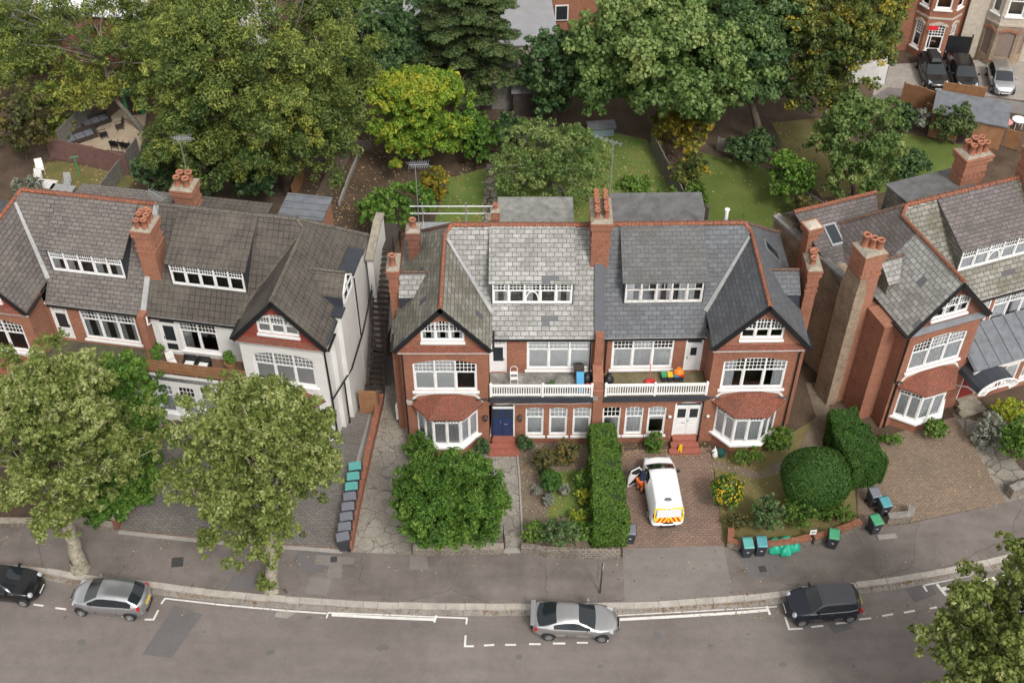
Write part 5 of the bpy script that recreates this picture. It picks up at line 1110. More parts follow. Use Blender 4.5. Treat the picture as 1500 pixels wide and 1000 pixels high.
def car(name, label, loc, rz, s, body, group='cars parked along the kerb', cat='car', rimm=None, plates=True):
    """lofted car; +x is forward. s: L,W, top (x,z), belt (x,z), plan (x,half width factor), ws/rw/side glass x ranges"""
    root = empty(name, loc, rz, label, cat, group); W = s['W']/2; L = s['L']; zb = .2
    key = sorted(set([round(x,3) for x, _ in s['top']]+[round(x,3) for x, _ in s['plan']]+[round(-L/2+L*i/26,3) for i in range(27)]+[round(x,3) for x in s['keys']]))
    ks = [key[0]]
    for x in key[1:]:
        if x-ks[-1] > .035 or x in [round(q,3) for q in s['keys']]: ks.append(x)
    V = []; sect = []
    for x in ks:
        w = W*lerpl(s['plan'], x); zt = lerpl(s['top'], x); be = min(lerpl(s['belt'], x), zt); h = zt-be; tum = s.get('tum', .32)
        e = max(0, abs(x)-(L/2-.45))/.45; zl = zb+.1*e*e
        wr = w*.93-tum*max(0,h)
        half = [(0,zl),(w*.86,zl),(w*.98,zl+.1),(w,.5*(zl+be)+.05),(w*.985,be-.07),(w*.93,be),(wr,zt-.1*min(1,h/.4)),(wr*.9,zt-.02*min(1,h/.3)),(wr*.5,zt+.012),(0,zt+.02)]
        sect.append(half)
    cv = s.get('curv', .24)
    bend = lambda x, y: x-math.copysign(cv*(y/W)**2*max(0, min(1, (abs(x)-.15)/(L/2-.15))), x)
    full = [h+[(-y,z) for y, z in h[-2:0:-1]] for h in sect]; n = len(full[0]); pts = [(bend(x,y),y,z) for x, f in zip(ks, full) for y, z in f]
    groups = {'body':[], 'windscreen':[], 'rear_window':[], 'side_window':[], 'side_window2':[], 'roof':[]}
    rng_in = lambda x0, x1, r: r and x0 >= r[0]-.001 and x1 <= r[1]+.001
    for i in range(len(ks)-1):
        for j in range(n):
            k = j if j < 9 else n-1-j         # half strip index
            f = (i*n+j, i*n+(j+1)%n, (i+1)*n+(j+1)%n, (i+1)*n+j); g = 'body'; x0, x1 = ks[i], ks[i+1]
            if k in (7,8):
                if rng_in(x0, x1, s.get('ws')): g = 'windscreen'
                elif rng_in(x0, x1, s.get('rw')): g = 'rear_window'
                elif s.get('roofr') and rng_in(x0, x1, s['roofr']): g = 'roof'
            elif k == 5 and any(rng_in(x0, x1, r) for r in s['side']): g = 'side_window' if j < 9 else 'side_window2'
            groups[g].append(f)
    groups['body'] += [tuple(range(n))[::-1], tuple((len(ks)-1)*n+q for q in range(n))]
    mats_ = {'body':body,'windscreen':CGLASS,'rear_window':CGLASS,'side_window':CGLASS,'side_window2':CGLASS,'roof':s.get('roofm', body)}
    for g, fs in groups.items():
        if not fs: continue
        used = sorted({q for f in fs for q in f}); mp = {q:i for i, q in enumerate(used)}
        b = MB(); b.v = [Vector(pts[q]) for q in used]; b.f = [tuple(mp[q] for q in f)[::-1] for f in fs]; b.mi = [0]*len(fs); b.sm = [len(f) == 4 for f in fs]
        o = b.build(g.replace('2',''), mats_[g], root, uv=False)
    wr = s.get('wr', .31)
    for ax in s['axles']:
        for q in (-1, 1):
            b = MB(TR(ax, q*(W-.09), wr) @ Matrix.Rotation(PI/2, 4, 'X')); b.lathe([(wr*.62,-.1),(wr*.95,-.1),(wr,-.06),(wr,.06),(wr*.95,.105),(wr*.62,.105)], n=20); t_ = b.build('wheel', RUBBER, root, uv=False)
            b = MB(TR(ax, q*(W-.09), wr) @ Matrix.Rotation(PI/2, 4, 'X'))
            for sd in (-q,):
                z = .106*sd
                for k in range(s.get('spokes', 7)):
                    a = 2*PI*k/s.get('spokes', 7); c_, s_ = math.cos(a), math.sin(a); p = lambda r, t: (r*c_-t*s_, r*s_+t*c_, z)
                    b.ext([p(.05,-.03),p(wr*.6,-.022),p(wr*.6,.022),p(.05,.03)], (0,0,.012*sd))
                rr = [(wr*.55*math.cos(2*PI*k/20), wr*.55*math.sin(2*PI*k/20), z) for k in range(21)]; b.tube(rr, .02, 4, cap=False)
                b.lathe([(.06,0),(.06,.016*sd),(.03,.02*sd)], (0,0,z), 8)
            b.build('rim', rimm or RIM, t_, uv=False)
            # dark wheel arch ring on the body side
            b = MB(); w = W*lerpl(s['plan'], ax)+.004
            for k in range(10):
                a0, a1 = PI*k/10, PI*(k+1)/10; f = lambda r, a: (ax+r*math.cos(a), q*w, wr+r*math.sin(a))
                b.ext([f(wr*1.0,a0),f(wr*1.15,a0),f(wr*1.15,a1),f(wr*1.0,a1)], (0,-q*.06,0))
            b.build('wheel_arch', s.get('archm', TRIM), root, uv=False)
    zfr, zre = s.get('hl', .62), s.get('tl', .8); xf, xr = L/2, -L/2
    for q in (-1, 1):
        wy = W*.72*q; b = MB()
        hx = s.get('hlx', xf-.16)
        if s.get('round'): b.M = TR(hx, wy, zfr+.02) @ Matrix.Rotation(R(62), 4, 'Y'); b.lathe([(.135,-.08),(.13,.0),(.1,.03),(.02,.045)], n=14)
        else: b.M = TR(bend(hx, W*.66), W*.66*q, lerpl(s['top'], hx)-.03) @ Matrix.Rotation(R(18), 4, 'Y'); b.frus(0,0,-.08,.03,.2,.15,.15,.11)
        b.build('headlight', LAMPC, root, uv=False)
        tx = s.get('tlx', xr+.1); b = MB(TR(bend(tx, W*.8)+.0, W*.80*q, zre)); b.frus(0,0,-.11,.11,.085,.085,.06,.07); b.build('tail_light', LAMPR, root, uv=False)
        mx = s['mirror']; b = MB(TR(mx[0], (W+.06)*q, mx[1])); b.frus(0,0,-.07,.07,.06,.09,.045,.08); b.box(-.02,.02,-.12*q if q > 0 else 0,0 if q > 0 else .12,-.05,-.02); b.build('mirror', s.get('mirrorm', body), root, bevel=.02)
        for dx in s.get('handles', []): b = MB(); w = W*lerpl(s['plan'], dx); b.box(dx-.08,dx+.08,q*w*.985-.012,q*w*.985+.012,lerpl(s['belt'],dx)-.15,lerpl(s['belt'],dx)-.12); b.build('door_handle', s.get('handlem', CHROME), root)
        for dx in s.get('seams', []):
            b = MB(); w = W*lerpl(s['plan'], dx); z1 = lerpl(s['belt'], dx); b.box(dx-.008,dx+.008,q*(w+.004)-.01,q*(w+.004)+.001,.3,z1*.62); b.build('door_gap', TRIM, root)
    b = MB(); b.box(xf-.1,xf+.012,-W*.34,W*.34,.3,.42); b.box(xf-.12,xf+.004,-W*.3,W*.3,.5,.58); b.build('grille', TRIM, root)
    if plates:
        b = MB(); b.box(xf,xf+.022,-.26,.26,.42,.5); b.build('number_plate', PLW, root); b = MB(); b.box(xr-.022,xr+.02,-.26,.26,s.get('plz',.62),s.get('plz',.62)+.1); b.build('number_plate', PLY, root)
    if s.get('round'):
        for q in (-1, 1):
            b = MB(); b.tube([(bend(x, W*.94), q*W*lerpl(s['plan'], x)*.95, lerpl(s['belt'], x)+.005) for x in (-1.7,-1.2,-.6,0,.5,.8,1.0)], .016, 5); b.build('belt_trim', CHROME, root, uv=False)
    b = MB(); b.box(xr-.004,xr+.1,-W*.45,W*.45,.24,.36); b.build('rear_valance', TRIM, root)
    return root
def kerb_dir(px, py):
    p = Vector(G(px, py)); i = min(range(len(kerb)-1), key=lambda k: (kerb[k]-p).length); d = kerb[i+1]-kerb[i]; return math.atan2(d.y, d.x)
def place(px, py, z=RZ+.002): x, y = G(px, py, RZ); return (x, y, z)
HATCH = dict(L=3.95, W=1.74, top=[(-1.97,.62),(-1.93,.95),(-1.78,1.1),(-1.3,1.42),(-.7,1.47),(0,1.47),(.35,1.42),(1.12,.98),(1.5,.9),(1.85,.74),(1.975,.5)], belt=[(-1.97,.98),(-1,.98),(1.1,.9),(1.975,.8)], plan=[(-1.975,.74),(-1.85,.9),(-1.4,.98),(0,1),(1.2,.98),(1.7,.88),(1.9,.72),(1.975,.55)],
   keys=[.35,1.12,-1.3,-1.78,-1.5,.95], ws=(.35,1.12), rw=(-1.78,-1.3), side=[(-1.5,.95)], axles=(-1.22,1.27), mirror=(.72,1.0), handles=[-.42,.1], handlem=SILVER, seams=[-.57,.5], hl=.74, hlx=1.62, tl=.92, plz=.7, tlx=-1.84)
MINI = dict(L=3.8, W=1.72, top=[(-1.9,.6),(-1.87,.95),(-1.72,1.12),(-1.45,1.38),(-.9,1.42),(.1,1.42),(.3,1.38),(.85,.98),(1.4,.9),(1.75,.78),(1.9,.5)], belt=[(-1.9,.93),(1,.93),(1.9,.8)], plan=[(-1.9,.78),(-1.75,.92),(-1.2,1),(1.2,1),(1.6,.93),(1.82,.78),(1.9,.6)],
   keys=[.3,.85,-1.45,-1.72,-1.6,.68], ws=(.3,.85), rw=(-1.72,-1.45), side=[(-1.6,.68)], axles=(-1.2,1.22), mirror=(.5,1.0), handles=[-.2], seams=[-.3,.75], round=True, hl=.76, hlx=1.66, tl=.82, tlx=-1.83, tum=.34, roofr=(-1.45,.3), roofm=paint('grey_roof_paint', (.045,.045,.055)), mirrorm=CBLACK, spokes=10)
COUPE = dict(L=4.33, W=1.74, top=[(-2.16,.6),(-2.12,.98),(-1.7,1.0),(-.95,1.24),(-.55,1.3),(-.1,1.31),(.15,1.27),(1.0,.9),(1.6,.8),(2.0,.66),(2.165,.45)], belt=[(-2.16,.98),(-1.5,.96),(0,.88),(1.0,.84),(2.16,.66)], plan=[(-2.165,.78),(-2.0,.92),(-1.3,1),(.2,.97),(1.3,.99),(1.85,.84),(2.08,.62),(2.165,.45)],
   keys=[.15,1.0,-.95,-1.9,-1.15,.78], ws=(.15,1.0), rw=(-1.9,-.95), side=[(-1.15,.78)], axles=(-1.28,1.3), mirror=(.62,.95), handles=[-.28], handlem=SILVER2, seams=[-.4,.85], hl=.62, hlx=1.78, tl=.82, tlx=-2.05, tum=.42, spokes=6, plz=.5)
b = car('parked_car', 'silver five-door hatchback by the left plane tree, rear to the right', place(166,884), kerb_dir(166,850)+PI, HATCH, SILVER)
b = car('parked_car', 'glossy black hatchback cut off by the left edge', place(12,864), kerb_dir(20,830)-R(1), dict(MINI, roofm=CBLACK), CBLACK)
c_ = car('parked_car', 'silver sports coupe with rear spoiler parked in the middle of the road edge', place(842,917), kerb_dir(842,885)-R(3), COUPE, SILVER2)
b = MB(); b.box(-2.2,-1.95,-.72,.72,1.1,1.14); b.box(-2.12,-2.0,-.66,-.6,.98,1.1); b.box(-2.12,-2.0,.6,.66,.98,1.1); b.build('spoiler', SILVER2, c_, bevel=.015)
b = car('parked_car', 'dark navy three-door hatchback with grey roof parked at right', place(1202,893), kerb_dir(1202,860)+PI-R(2), MINI, NAVY, rimm=RIMD)
SALOON = dict(L=4.7, W=1.86, top=[(-2.35,.6),(-2.3,1.0),(-2.0,1.08),(-1.5,1.46),(-.8,1.5),(.1,1.5),(.4,1.45),(1.2,1.0),(1.9,.92),(2.25,.75),(2.35,.5)], belt=[(-2.35,1.0),(1.2,.94),(2.35,.8)], plan=[(-2.35,.78),(-2.1,.95),(0,1),(1.6,.98),(2.1,.86),(2.35,.62)],
   keys=[.4,1.2,-2.0,-1.5,-1.7,.95], ws=(.4,1.2), rw=(-2.0,-1.5), side=[(-1.7,.95)], axles=(-1.4,1.45), mirror=(.8,1.02), hl=.74, tl=.9, tlx=-2.22, hlx=2.0)
FC = 'cars on the far forecourt'
def gpl(px, py): x, y = G(px, py); return (x, y, .014)
f1 = car('parked_car', 'black estate with roof box on the far forecourt', gpl(1363,114), R(-92), SALOON, CBLACK, FC)
b = MB(TR(-.5,0,1.66)); b.frus(0,0,-.15,.0,.85,.36,.95,.42); b.frus(0,0,.0,.2,.95,.42,.7,.3); rb = b.build('roof_box', TRIM, f1, bevel=.03)
b = MB();
for x in (-.9,0): b.box(x-.03,x+.03,-.6,.6,1.5,1.535)
b.build('roof_rack', TRIM, f1)
car('parked_car', 'plain black car in the middle of the far forecourt', gpl(1407,117), R(-94), SALOON, CBLACK, FC)
car('parked_car', 'silver hatchback at right on the far forecourt', gpl(1463,124), R(-97), dict(HATCH, L=3.95), SILVER, FC)
# white panel van, driver's door open
VAN = dict(curv=.2, L=4.4, W=1.82, top=[(-2.2,.6),(-2.17,1.1),(-2.08,1.72),(-1.9,1.83),(-.5,1.87),(.3,1.86),(.5,1.8),(1.42,1.16),(1.9,1.05),(2.12,.85),(2.2,.55)], belt=[(-2.2,1.1),(1.3,1.08),(2.2,.9)], plan=[(-2.2,.92),(-2.05,.98),(0,1),(1.4,.99),(1.9,.86),(2.2,.64)],
   keys=[.5,1.42,.0,1.05], ws=(.5,1.42), side=[(.0,1.05)], axles=(-1.35,1.35), mirror=(.85,1.12), hl=.82, tl=1.1, tum=.17, handles=[], mirrorm=TRIM, hlx=1.95, tlx=-2.16, archm=VANW, seams=[-.9,.05])
vx, vy = G(968,728); VR = R(93.5)
van = car('white_van', 'white panel van with chevron rear doors and one door open on the brick drive', (vx, vy, .012), VR, VAN, VANW, None, 'van', plates=False)
YEL = mat('chevron_yellow', (.75,.60,.03), .5, var=0); REDC = mat('chevron_red', (.62,.05,.03), .5, var=0)
b = MB(); b.ext([(-2.215,-.7,.7),(-2.215,.7,.7),(-2.2,.7,1.1),(-2.2,-.7,1.1)], (.03,0,0))
for q in (-1, 1): b.ext([(-2.205,q*.78,.9),(-2.205,q*.72,.9),(-2.1,q*.7,1.66),(-2.1,q*.76,1.66)], (.05,0,0))
b.ext([(-2.1,-.74,1.64),(-2.1,.74,1.64),(-2.09,.72,1.71),(-2.09,-.72,1.71)], (.05,0,0))
b.build('rear_marking', YEL, van)
b = MB()
for q in (-1, 1):
    for k in range(3): y0 = q*(.06+k*.24); b.ext([(-2.222,y0,.705),(-2.222,y0+q*.13,.705),(-2.207,y0-q*.05+(q*.0),1.095),(-2.207,y0-q*.05-q*.0 if k == 0 else y0-q*.17,1.095)][:4], (.02,0,0))
b.build('rear_stripes', REDC, van)
b = MB(); b.ext([(-2.21,-.66,1.12),(-2.21,.66,1.12),(-2.12,.62,1.62),(-2.12,-.62,1.62)], (.02,0,0)); b.build('rear_door_panel', mat('pale_rear_panel', (.6,.61,.62), .3, var=0), van)
b = MB(); b.ext([(-2.222,-.01,.5),(-2.222,.01,.5),(-2.10,.01,1.7),(-2.10,-.01,1.7)], (.02,0,0)); b.box(-2.24,-2.2,-.26,.26,.6,.7); b.build('rear_door_seam', TRIM, van)
b = MB(); b.lathe([(.14,0),(.13,.05),(.05,.09)], (-1.62,.02,1.83), 14, .85, 1.5); b.build('roof_vent', mat('grey_plastic', (.12,.12,.125), .5), van)
DX = .98; dm = TR(DX, .9, 0) @ Matrix.Rotation(R(-62), 4, 'Z')
b = MB(dm); b.ext([(0,0,.32),(-.98,0,.32),(-.98,0,1.12),(-.9,-.1,1.72),(-.35,-.1,1.72),(0,0,1.12)], (0,.045,0)); dr = b.build('open_door', VANW, van)
b = MB(dm); b.ext([(-.06,-.012,.4),(-.92,-.012,.4),(-.92,-.012,1.05),(-.06,-.012,1.05)], (0,.01,0)); b.ext([(-.1,-.03,1.12),(-.9,-.03,1.12),(-.86,-.11,1.66),(-.4,-.11,1.66)], (0,.17,0)); b.build('inner_trim', TRIM, dr)
b = MB(dm); b.ext([(-.12,.05,1.16),(-.88,.05,1.16),(-.85,-.04,1.62),(-.42,-.04,1.62)], (0,.012,0)); b.build('pane', CGLASS, dr)
b = MB(); b.ext([(.1,.912,.35),(.95,.912,.35),(.95,.9,1.08),(.65,.78,1.66),(.12,.77,1.66)], (0,.004,0)); b.build('door_opening', mat('van_interior', (.03,.03,.032), .9, var=.2), van)
# ------------------------------------------------------------------ the person at the van door
def skin_body(name, nodes, edges, m, parent, sub=2):
    me = bpy.data.meshes.new(name); me.from_pydata([n[0] for n in nodes], edges, []); o = bpy.data.objects.new(name, me); COL.objects.link(o); o.parent = parent
    md = o.modifiers.new('skin', 'SKIN')
    for i, n in enumerate(nodes): sv = me.skin_vertices[0].data[i]; sv.radius = n[1] if hasattr(n[1], '__len__') else (n[1], n[1]); sv.use_root = (i == 0)
    o.modifiers.new('sub', 'SUBSURF').render_levels = sub; me.materials.append(m); return o
def person():
    SK = mat('skin', (.42,.24,.17), .6, var=.1); ORA = mat('hi_vis_orange', (.72,.13,.02), .7, var=.15); NVJ = mat('navy_jacket', (.02,.028,.06), .8, var=.2); HAIR = mat('brown_hair', (.04,.026,.018), .7, var=.2); REFL = mat('reflective_tape', (.5,.5,.46), .4, var=0)
    x, y = G(936,719); root = empty('person', (x, y, .012), R(20), 'person in navy jacket and orange hi-vis trousers leaning into the open van door', 'person')
    # local +x towards the van cab
    N = [((0,0,.92),(.15,.12)),((.10,0,1.10),(.15,.125)),((.24,0,1.28),(.17,.13)),((.33,0,1.38),(.10,.09)),((.39,0,1.46),(.055,.055)),((.45,0,1.53),(.085,.095)),((.47,0,1.61),(.08,.09)),
         ((.27,.19,1.32),(.07,.07)),((.40,.27,1.12),(.055,.055)),((.60,.24,1.06),(.042,.042)),((.67,.23,1.06),(.035,.025)),
         ((.27,-.19,1.32),(.07,.07)),((.42,-.27,1.14),(.055,.055)),((.62,-.22,1.12),(.042,.042)),((.69,-.2,1.12),(.035,.025)),
         ((0,.1,.86),(.1,.1)),((.05,.12,.48),(.068,.068)),((-.04,.13,.1),(.05,.05)),((.07,.14,.04),(.045,.04)),
         ((0,-.1,.86),(.1,.1)),((.10,-.12,.49),(.068,.068)),((.06,-.13,.1),(.05,.05)),((.17,-.14,.04),(.045,.04))]
    E = [(0,1),(1,2),(2,3),(3,4),(4,5),(5,6),(2,7),(7,8),(8,9),(9,10),(2,11),(11,12),(12,13),(13,14),(0,15),(15,16),(16,17),(17,18),(0,19),(19,20),(20,21),(21,22)]
    skin_body('body', N, E, SK, root)
    def grow(ids, g, nm, m, fix=None):
        mp = {k:i for i, k in enumerate(ids)}; ns = []
        for k in ids: r = N[k][1]; ns.append((N[k][0], (r[0]+g, r[1]+g)))
        return skin_body(nm, ns, [(mp[a],mp[b]) for a, b in E if a in mp and b in mp], m, root)
    grow([0,1,2,3,7,8,9,11,12,13], .028, 'jacket', NVJ); tr_ = grow([0,15,16,17,19,20,21], .022, 'trousers', ORA)
    for k, (a, c) in enumerate(((16,17),(20,21))):
        p = Vector(N[a][0]).lerp(Vector(N[c][0]), .35); b = MB(); b.lathe([(.085,-.03),(.085,.03)], p, 10); b.build('reflective_band', REFL, tr_, uv=False)
    b = MB()
    for k in (18,22): p = N[k][0]; b.frus(p[0]-.03,p[1],0,.1,.14,.055,.1,.045)
    b.build('boots', mat('boot_leather', (.03,.022,.018), .7, var=.1), root, bevel=.02)
    b = MB(TR(.455,0,1.585) @ Matrix.Rotation(R(35), 4, 'Y')); b.lathe([(.098,-.02),(.112,.04),(.1,.09),(.05,.125),(.01,.13)], n=12); b.sm = [True]*len(b.f); b.build('hair', HAIR, root, uv=False)
    for q in (-1, 1):      # five curled fingers on each hand
        h = Vector(N[10 if q > 0 else 14][0])
        for k in range(4): skin_body('finger', [((h.x+.02, h.y-.027+.018*k, h.z),.009),((h.x+.06, h.y-.027+.018*k, h.z-.004),.0085),((h.x+.085-.004*abs(k-1.5), h.y-.027+.018*k, h.z-.03),.0075)], [(0,1),(1,2)], SK, root, 1)
        skin_body('finger', [((h.x-.01, h.y-.03*q, h.z),.011),((h.x+.03, h.y-.055*q, h.z-.01),.009),((h.x+.055, h.y-.05*q, h.z-.02),.008)], [(0,1),(1,2)], SK, root, 1)
    b = MB()
    b.M = TR(.5,0,1.57) @ Matrix.Rotation(R(35), 4, 'Y'); b.frus(.055,0,-.02,.02,.012,.012,.02,.008); b.box(.045,.06,-.05,-.03,.02,.03); b.box(.045,.06,.03,.05,.02,.03); b.box(.04,.058,-.03,.03,-.05,-.042); b.build('face', mat('face_features', (.2,.1,.08), .6, var=0), root)  # nose, eyes and mouth in one darker brown
person()
# ------------------------------------------------------------------ street and front garden objects
BIN_B = mat('bin_black', (.035,.037,.045), .55, var=.15); BIN_G = mat('bin_slate_grey', (.15,.155,.18), .5, var=.15); LID_T = mat('teal_lid', (.11,.36,.33), .5, c2=(.08,.28,.26), vs=6); LID_G = mat('green_lid', (.07,.33,.17), .5, c2=(.05,.25,.12), vs=6); LID_B = mat('blue_teal_lid', (.10,.32,.36), .5, c2=(.055,.2,.23), vs=6)
def wheelie_bin(label, loc, rz, lid, group):
    root = empty('wheelie_bin', loc, rz, label, 'bin', group)
    b = MB(); b.frus(0,0,.06,.95,.22,.24,.28,.33); b.box(-.3,.3,-.35,.35,.93,.99); b.build('bin_body', BIN_B, root, bevel=.02)
    b = MB(); b.ext([(-.26,-.35,.99),(-.26,.33,1.03),(-.26,.33,1.06),(-.26,.2,1.1),(-.26,-.3,1.06),(-.26,-.35,1.03)], (.52,0,0)); b.build('lid', lid, root, bevel=.02)
    b = MB(); b.tube([(-.24,.40,.98),(.24,.40,.98)], .02, 6); 
    for x in (-.24,.24): b.tube([(x,.3,.96),(x,.41,.98)], .02, 5)
    b.build('handle', BIN_B, root)
    for x in (-.26,.26): b = MB(TR(x,.22,.1) @ Matrix.Rotation(PI/2,4,'Y')); b.lathe([(.1,-.03),(.1,.03)], n=10); b.build('wheel', RUBBER, root, uv=False)
    b = MB(); b.box(-.06,.06,-.295,-.24,.55,.66); b.build('sticker', PLW, root)
    return root
L_ = [('teal', LID_T,'topmost'),('teal',LID_T,'second from the top'),('teal',LID_T,'third from the top'),('black',BIN_G,'fourth from the top'),('black',BIN_G,'fifth from the top'),('black',BIN_G,'third from the bottom'),('black',BIN_G,'second from the bottom'),('black',BIN_G,'nearest the pavement')]
for i, (nm, l, w) in enumerate(L_):
    t = i/7; px, py = 522.5+(505-522.5)*t, 700+(803-700)*t
    x, y = G(px, py); wheelie_bin(f'{nm}-lidded wheelie bin in the row by the low brick wall, {w}', (x, y, .012), R(-80)+R(RNG.uniform(-4,4)), l, 'row of wheelie bins by the brick wall')
for (px, py, l, lab, rz) in ((1092,812,LID_T,'green-teal lidded wheelie bin, left of the pair on the pavement',3),(1112,810,LID_B,'blue-teal lidded wheelie bin, right of the pair on the pavement',0),(1217,799,LID_G,'green-lidded wheelie bin alone before the stone wall',-12),(1278,778,LID_G,'green-lidded wheelie bin at the right end of the stone wall',14),(1291,752,LID_B,'blue-lidded wheelie bin beside the right driveway',12),(1276,738,BIN_G,'dark-lidded wheelie bin behind the blue-lidded one',12),(922,792,BIN_G,'dark grey wheelie bin tucked against the hedge by the van',-4)):
    x, y = G(px, py); wheelie_bin(lab, (x, y, .006), R(rz), l, 'wheelie bins near the right driveways')
BAG = mat('green_bag', (.03,.42,.27), .35, c2=(.02,.3,.19), vs=4, bump=.6, bs=9)
for i, (px, py, lab) in enumerate([(1134,806,'upper left bag of the green refuse sack heap'),(1134,799,'back left bag of the green refuse sack heap'),(1149,796,'back right bag of the green refuse sack heap'),(1161,803,'rightmost bag of the green refuse sack heap'),(1149,809,'front bag of the green refuse sack heap'),(1145,802,'bag in the centre of the green refuse sack heap')]):
    x, y = G(px, py); root = empty('refuse_sack', (x, y, .006), i, lab, 'rubbish bag', 'green refuse sacks')
    rg = random.Random(i); b = MB(); b.smooth = True; bm = bmesh.new(); bmesh.ops.create_icosphere(bm, subdivisions=3, radius=.34)
    ph = [rg.uniform(0,6) for _ in range(6)]
    for v in bm.verts:
        c = v.co; k = 1+.09*math.sin(c.x*16+ph[0]+c.z*9)+.08*math.sin(c.y*18+ph[1])+.05*math.sin(c.z*24+ph[2]); v.co = Vector((c.x*k*1.05, c.y*k, max(-.16, c.z*k*.95)))
        if c.z > .26: v.co.z += .06
    for v in bm.verts: v.co.z += .16
    bm.verts.index_update(); b.v = [v.co.copy() for v in bm.verts]
    for f in bm.faces: b.face([v.index for v in f.verts])
    bm.free(); b.build('sack', BAG, root, uv=False)
    b = MB(); b.lathe([(.03,.36),(.05,.42),(.09,.47),(.04,.44)], n=8); b.build('knot', BAG, root, uv=False)
# low walls
STONEW = brickmat('rubble_stone', (.24,.19,.15), (.13,.105,.09), (.30,.27,.23), bw=.3, rh=.17, ms=.03, stain=(.10,.085,.065), stain_amt=.7, ss=1.2, bump=1.0, off=.37)
BRICK_CAP = brickmat('brick_coping', (.38,.14,.08), (.28,.1,.06), (.15,.1,.07), bw=.12, rh=.3, ms=.012, stain=(.13,.1,.07), stain_amt=.6, ss=1.5, bump=.6)
def low_wall(name, label, px, h, th, m, cap=None, cap_h=.1, cat='wall', jitter=0, z=0, px_is=True, capname='coping'):
    P = [Vector(G(*p)) for p in px]; c = P[0]; root = empty(name, (c.x, c.y, z), 0, label, cat); b = MB(); k = MB(); rg = random.Random(len(label))
    L = [p-c for p in P]; A = offs(L, th/2); B = offs(L, -th/2); A2 = offs(L, th/2+.04); B2 = offs(L, -th/2-.04)
    for i in range(len(L)-1):
        b.ext([(A[i].x,A[i].y,0),(A[i+1].x,A[i+1].y,0),(B[i+1].x,B[i+1].y,0),(B[i].x,B[i].y,0)], (0,0,h))
        if cap: dz = rg.uniform(0,jitter); k.ext([(A2[i].x,A2[i].y,h+dz),(A2[i+1].x,A2[i+1].y,h+dz),(B2[i+1].x,B2[i+1].y,h+dz),(B2[i].x,B2[i].y,h+dz)], (0,0,cap_h))
    b.build('wall', m, root)
    if cap: k.build(capname, cap, root)
    return root
low_wall('garden_wall', 'rubble stone front wall before the square planted bed', [(764,807),(800,812),(850,815),(908,815)], .55, .3, STONEW)
low_wall('garden_wall', 'rubble stone wall with brick coping before the yew dome', [(1070,782),(1068,800),(1085,804),(1120,806),(1165,800),(1185,795)], .5, .28, STONEW, BRICK_CAP, .09)
low_wall('garden_wall', 'end stretch of stone wall with red brick coping, right of the fallen gap', [(1190,795),(1220,787),(1242,779),(1258,772)], .5, .28, STONEW, BRICK_CAP, .09)
low_wall('garden_wall', 'broken stone wall stub beside the right driveway', [(1298,765),(1312,764),(1330,762),(1333,750)], .55, .3, STONEW, STONE_CAP, .08)
low_wall('garden_wall', 'stone gatepost stump at the far side of the right driveway', [(1476,728),(1490,722),(1520,716),(1560,706)], .7, .35, STONEW, STONE_CAP, .08)
low_wall('garden_wall', 'low red brick wall between white house drive and cracked paving', [(560,590),(548,640),(537,690),(525,745),(514,806)], .75, .24, BRICK, BRICK_CAP, .07)
low_wall('garden_wall', 'long low brick wall beside the white house driveway, left', [(243,628),(222,672),(200,715),(182,755),(171,775)], .8, .22, BRICK_DK, CEMENT, .06)
low_wall('garden_wall', 'low stone front wall under the laurel at left', [(-60,764),(0,769),(60,769),(105,766),(168,775)], .4, .28, STONEW, CEMENT, .05)
low_wall('garden_wall', 'low stone front wall beneath the round green tree', [(606,810),(650,810),(700,809),(738,808)], .5, .28, STONEW, CEMENT, .05)
low_wall('garden_edging', 'thin stone edging between cracked path and square bed', [(765,800),(764,760),(761,700),(758,668)], .1, .1, CONC, cat='edging')
low_wall('concrete_threshold', 'pale concrete threshold slab at the garden gate', [(713,807),(763,806)], .05, .3, CONC, cat='slab')
low_wall('concrete_threshold', 'pale kerb slab along the foot of the white house drive', [(174,779),(265,789),(330,795)], .04, .22, CONC, cat='slab')
low_wall('concrete_threshold', 'pale kerb slab by the plane tree at the drive end', [(407,801),(455,804),(502,808)], .04, .22, CONC, cat='slab')
# open iron gate
x, y = G(739,803); g = empty('iron_gate', (x, y, 0), R(95), 'low black iron gate standing open by the round tree', 'gate'); b = MB()
for k in range(7): b.tube([(k*.14,0,.06),(k*.14,0,.9)], .012, 5)
for z in (.08,.88): b.tube([(0,0,z),(.86,0,z)], .016, 5)
b.build('gate_frame', IRON, g); b = MB(); b.tube([(-.05,0,0),(-.05,0,1.05)], .04, 6); b.build('post', IRON, g)
# timber side gate between the houses
x, y = G(551,607); g = empty('side_gate', (x, y, 0), R(-6), 'brown timber side gate between white house and brick house', 'gate'); b = MB(); b.box(-.9,.15,0,.06,.05,1.9)
for k in range(8): b.box(-.9+k*.13,-.9+k*.13+.12,-.02,-.001,.08,1.88)
b.build('gate_boards', WOOD_OR, g); b = MB(); b.box(.15,.27,-.03,.1,0,2.0); b.build('post', WOOD, g)
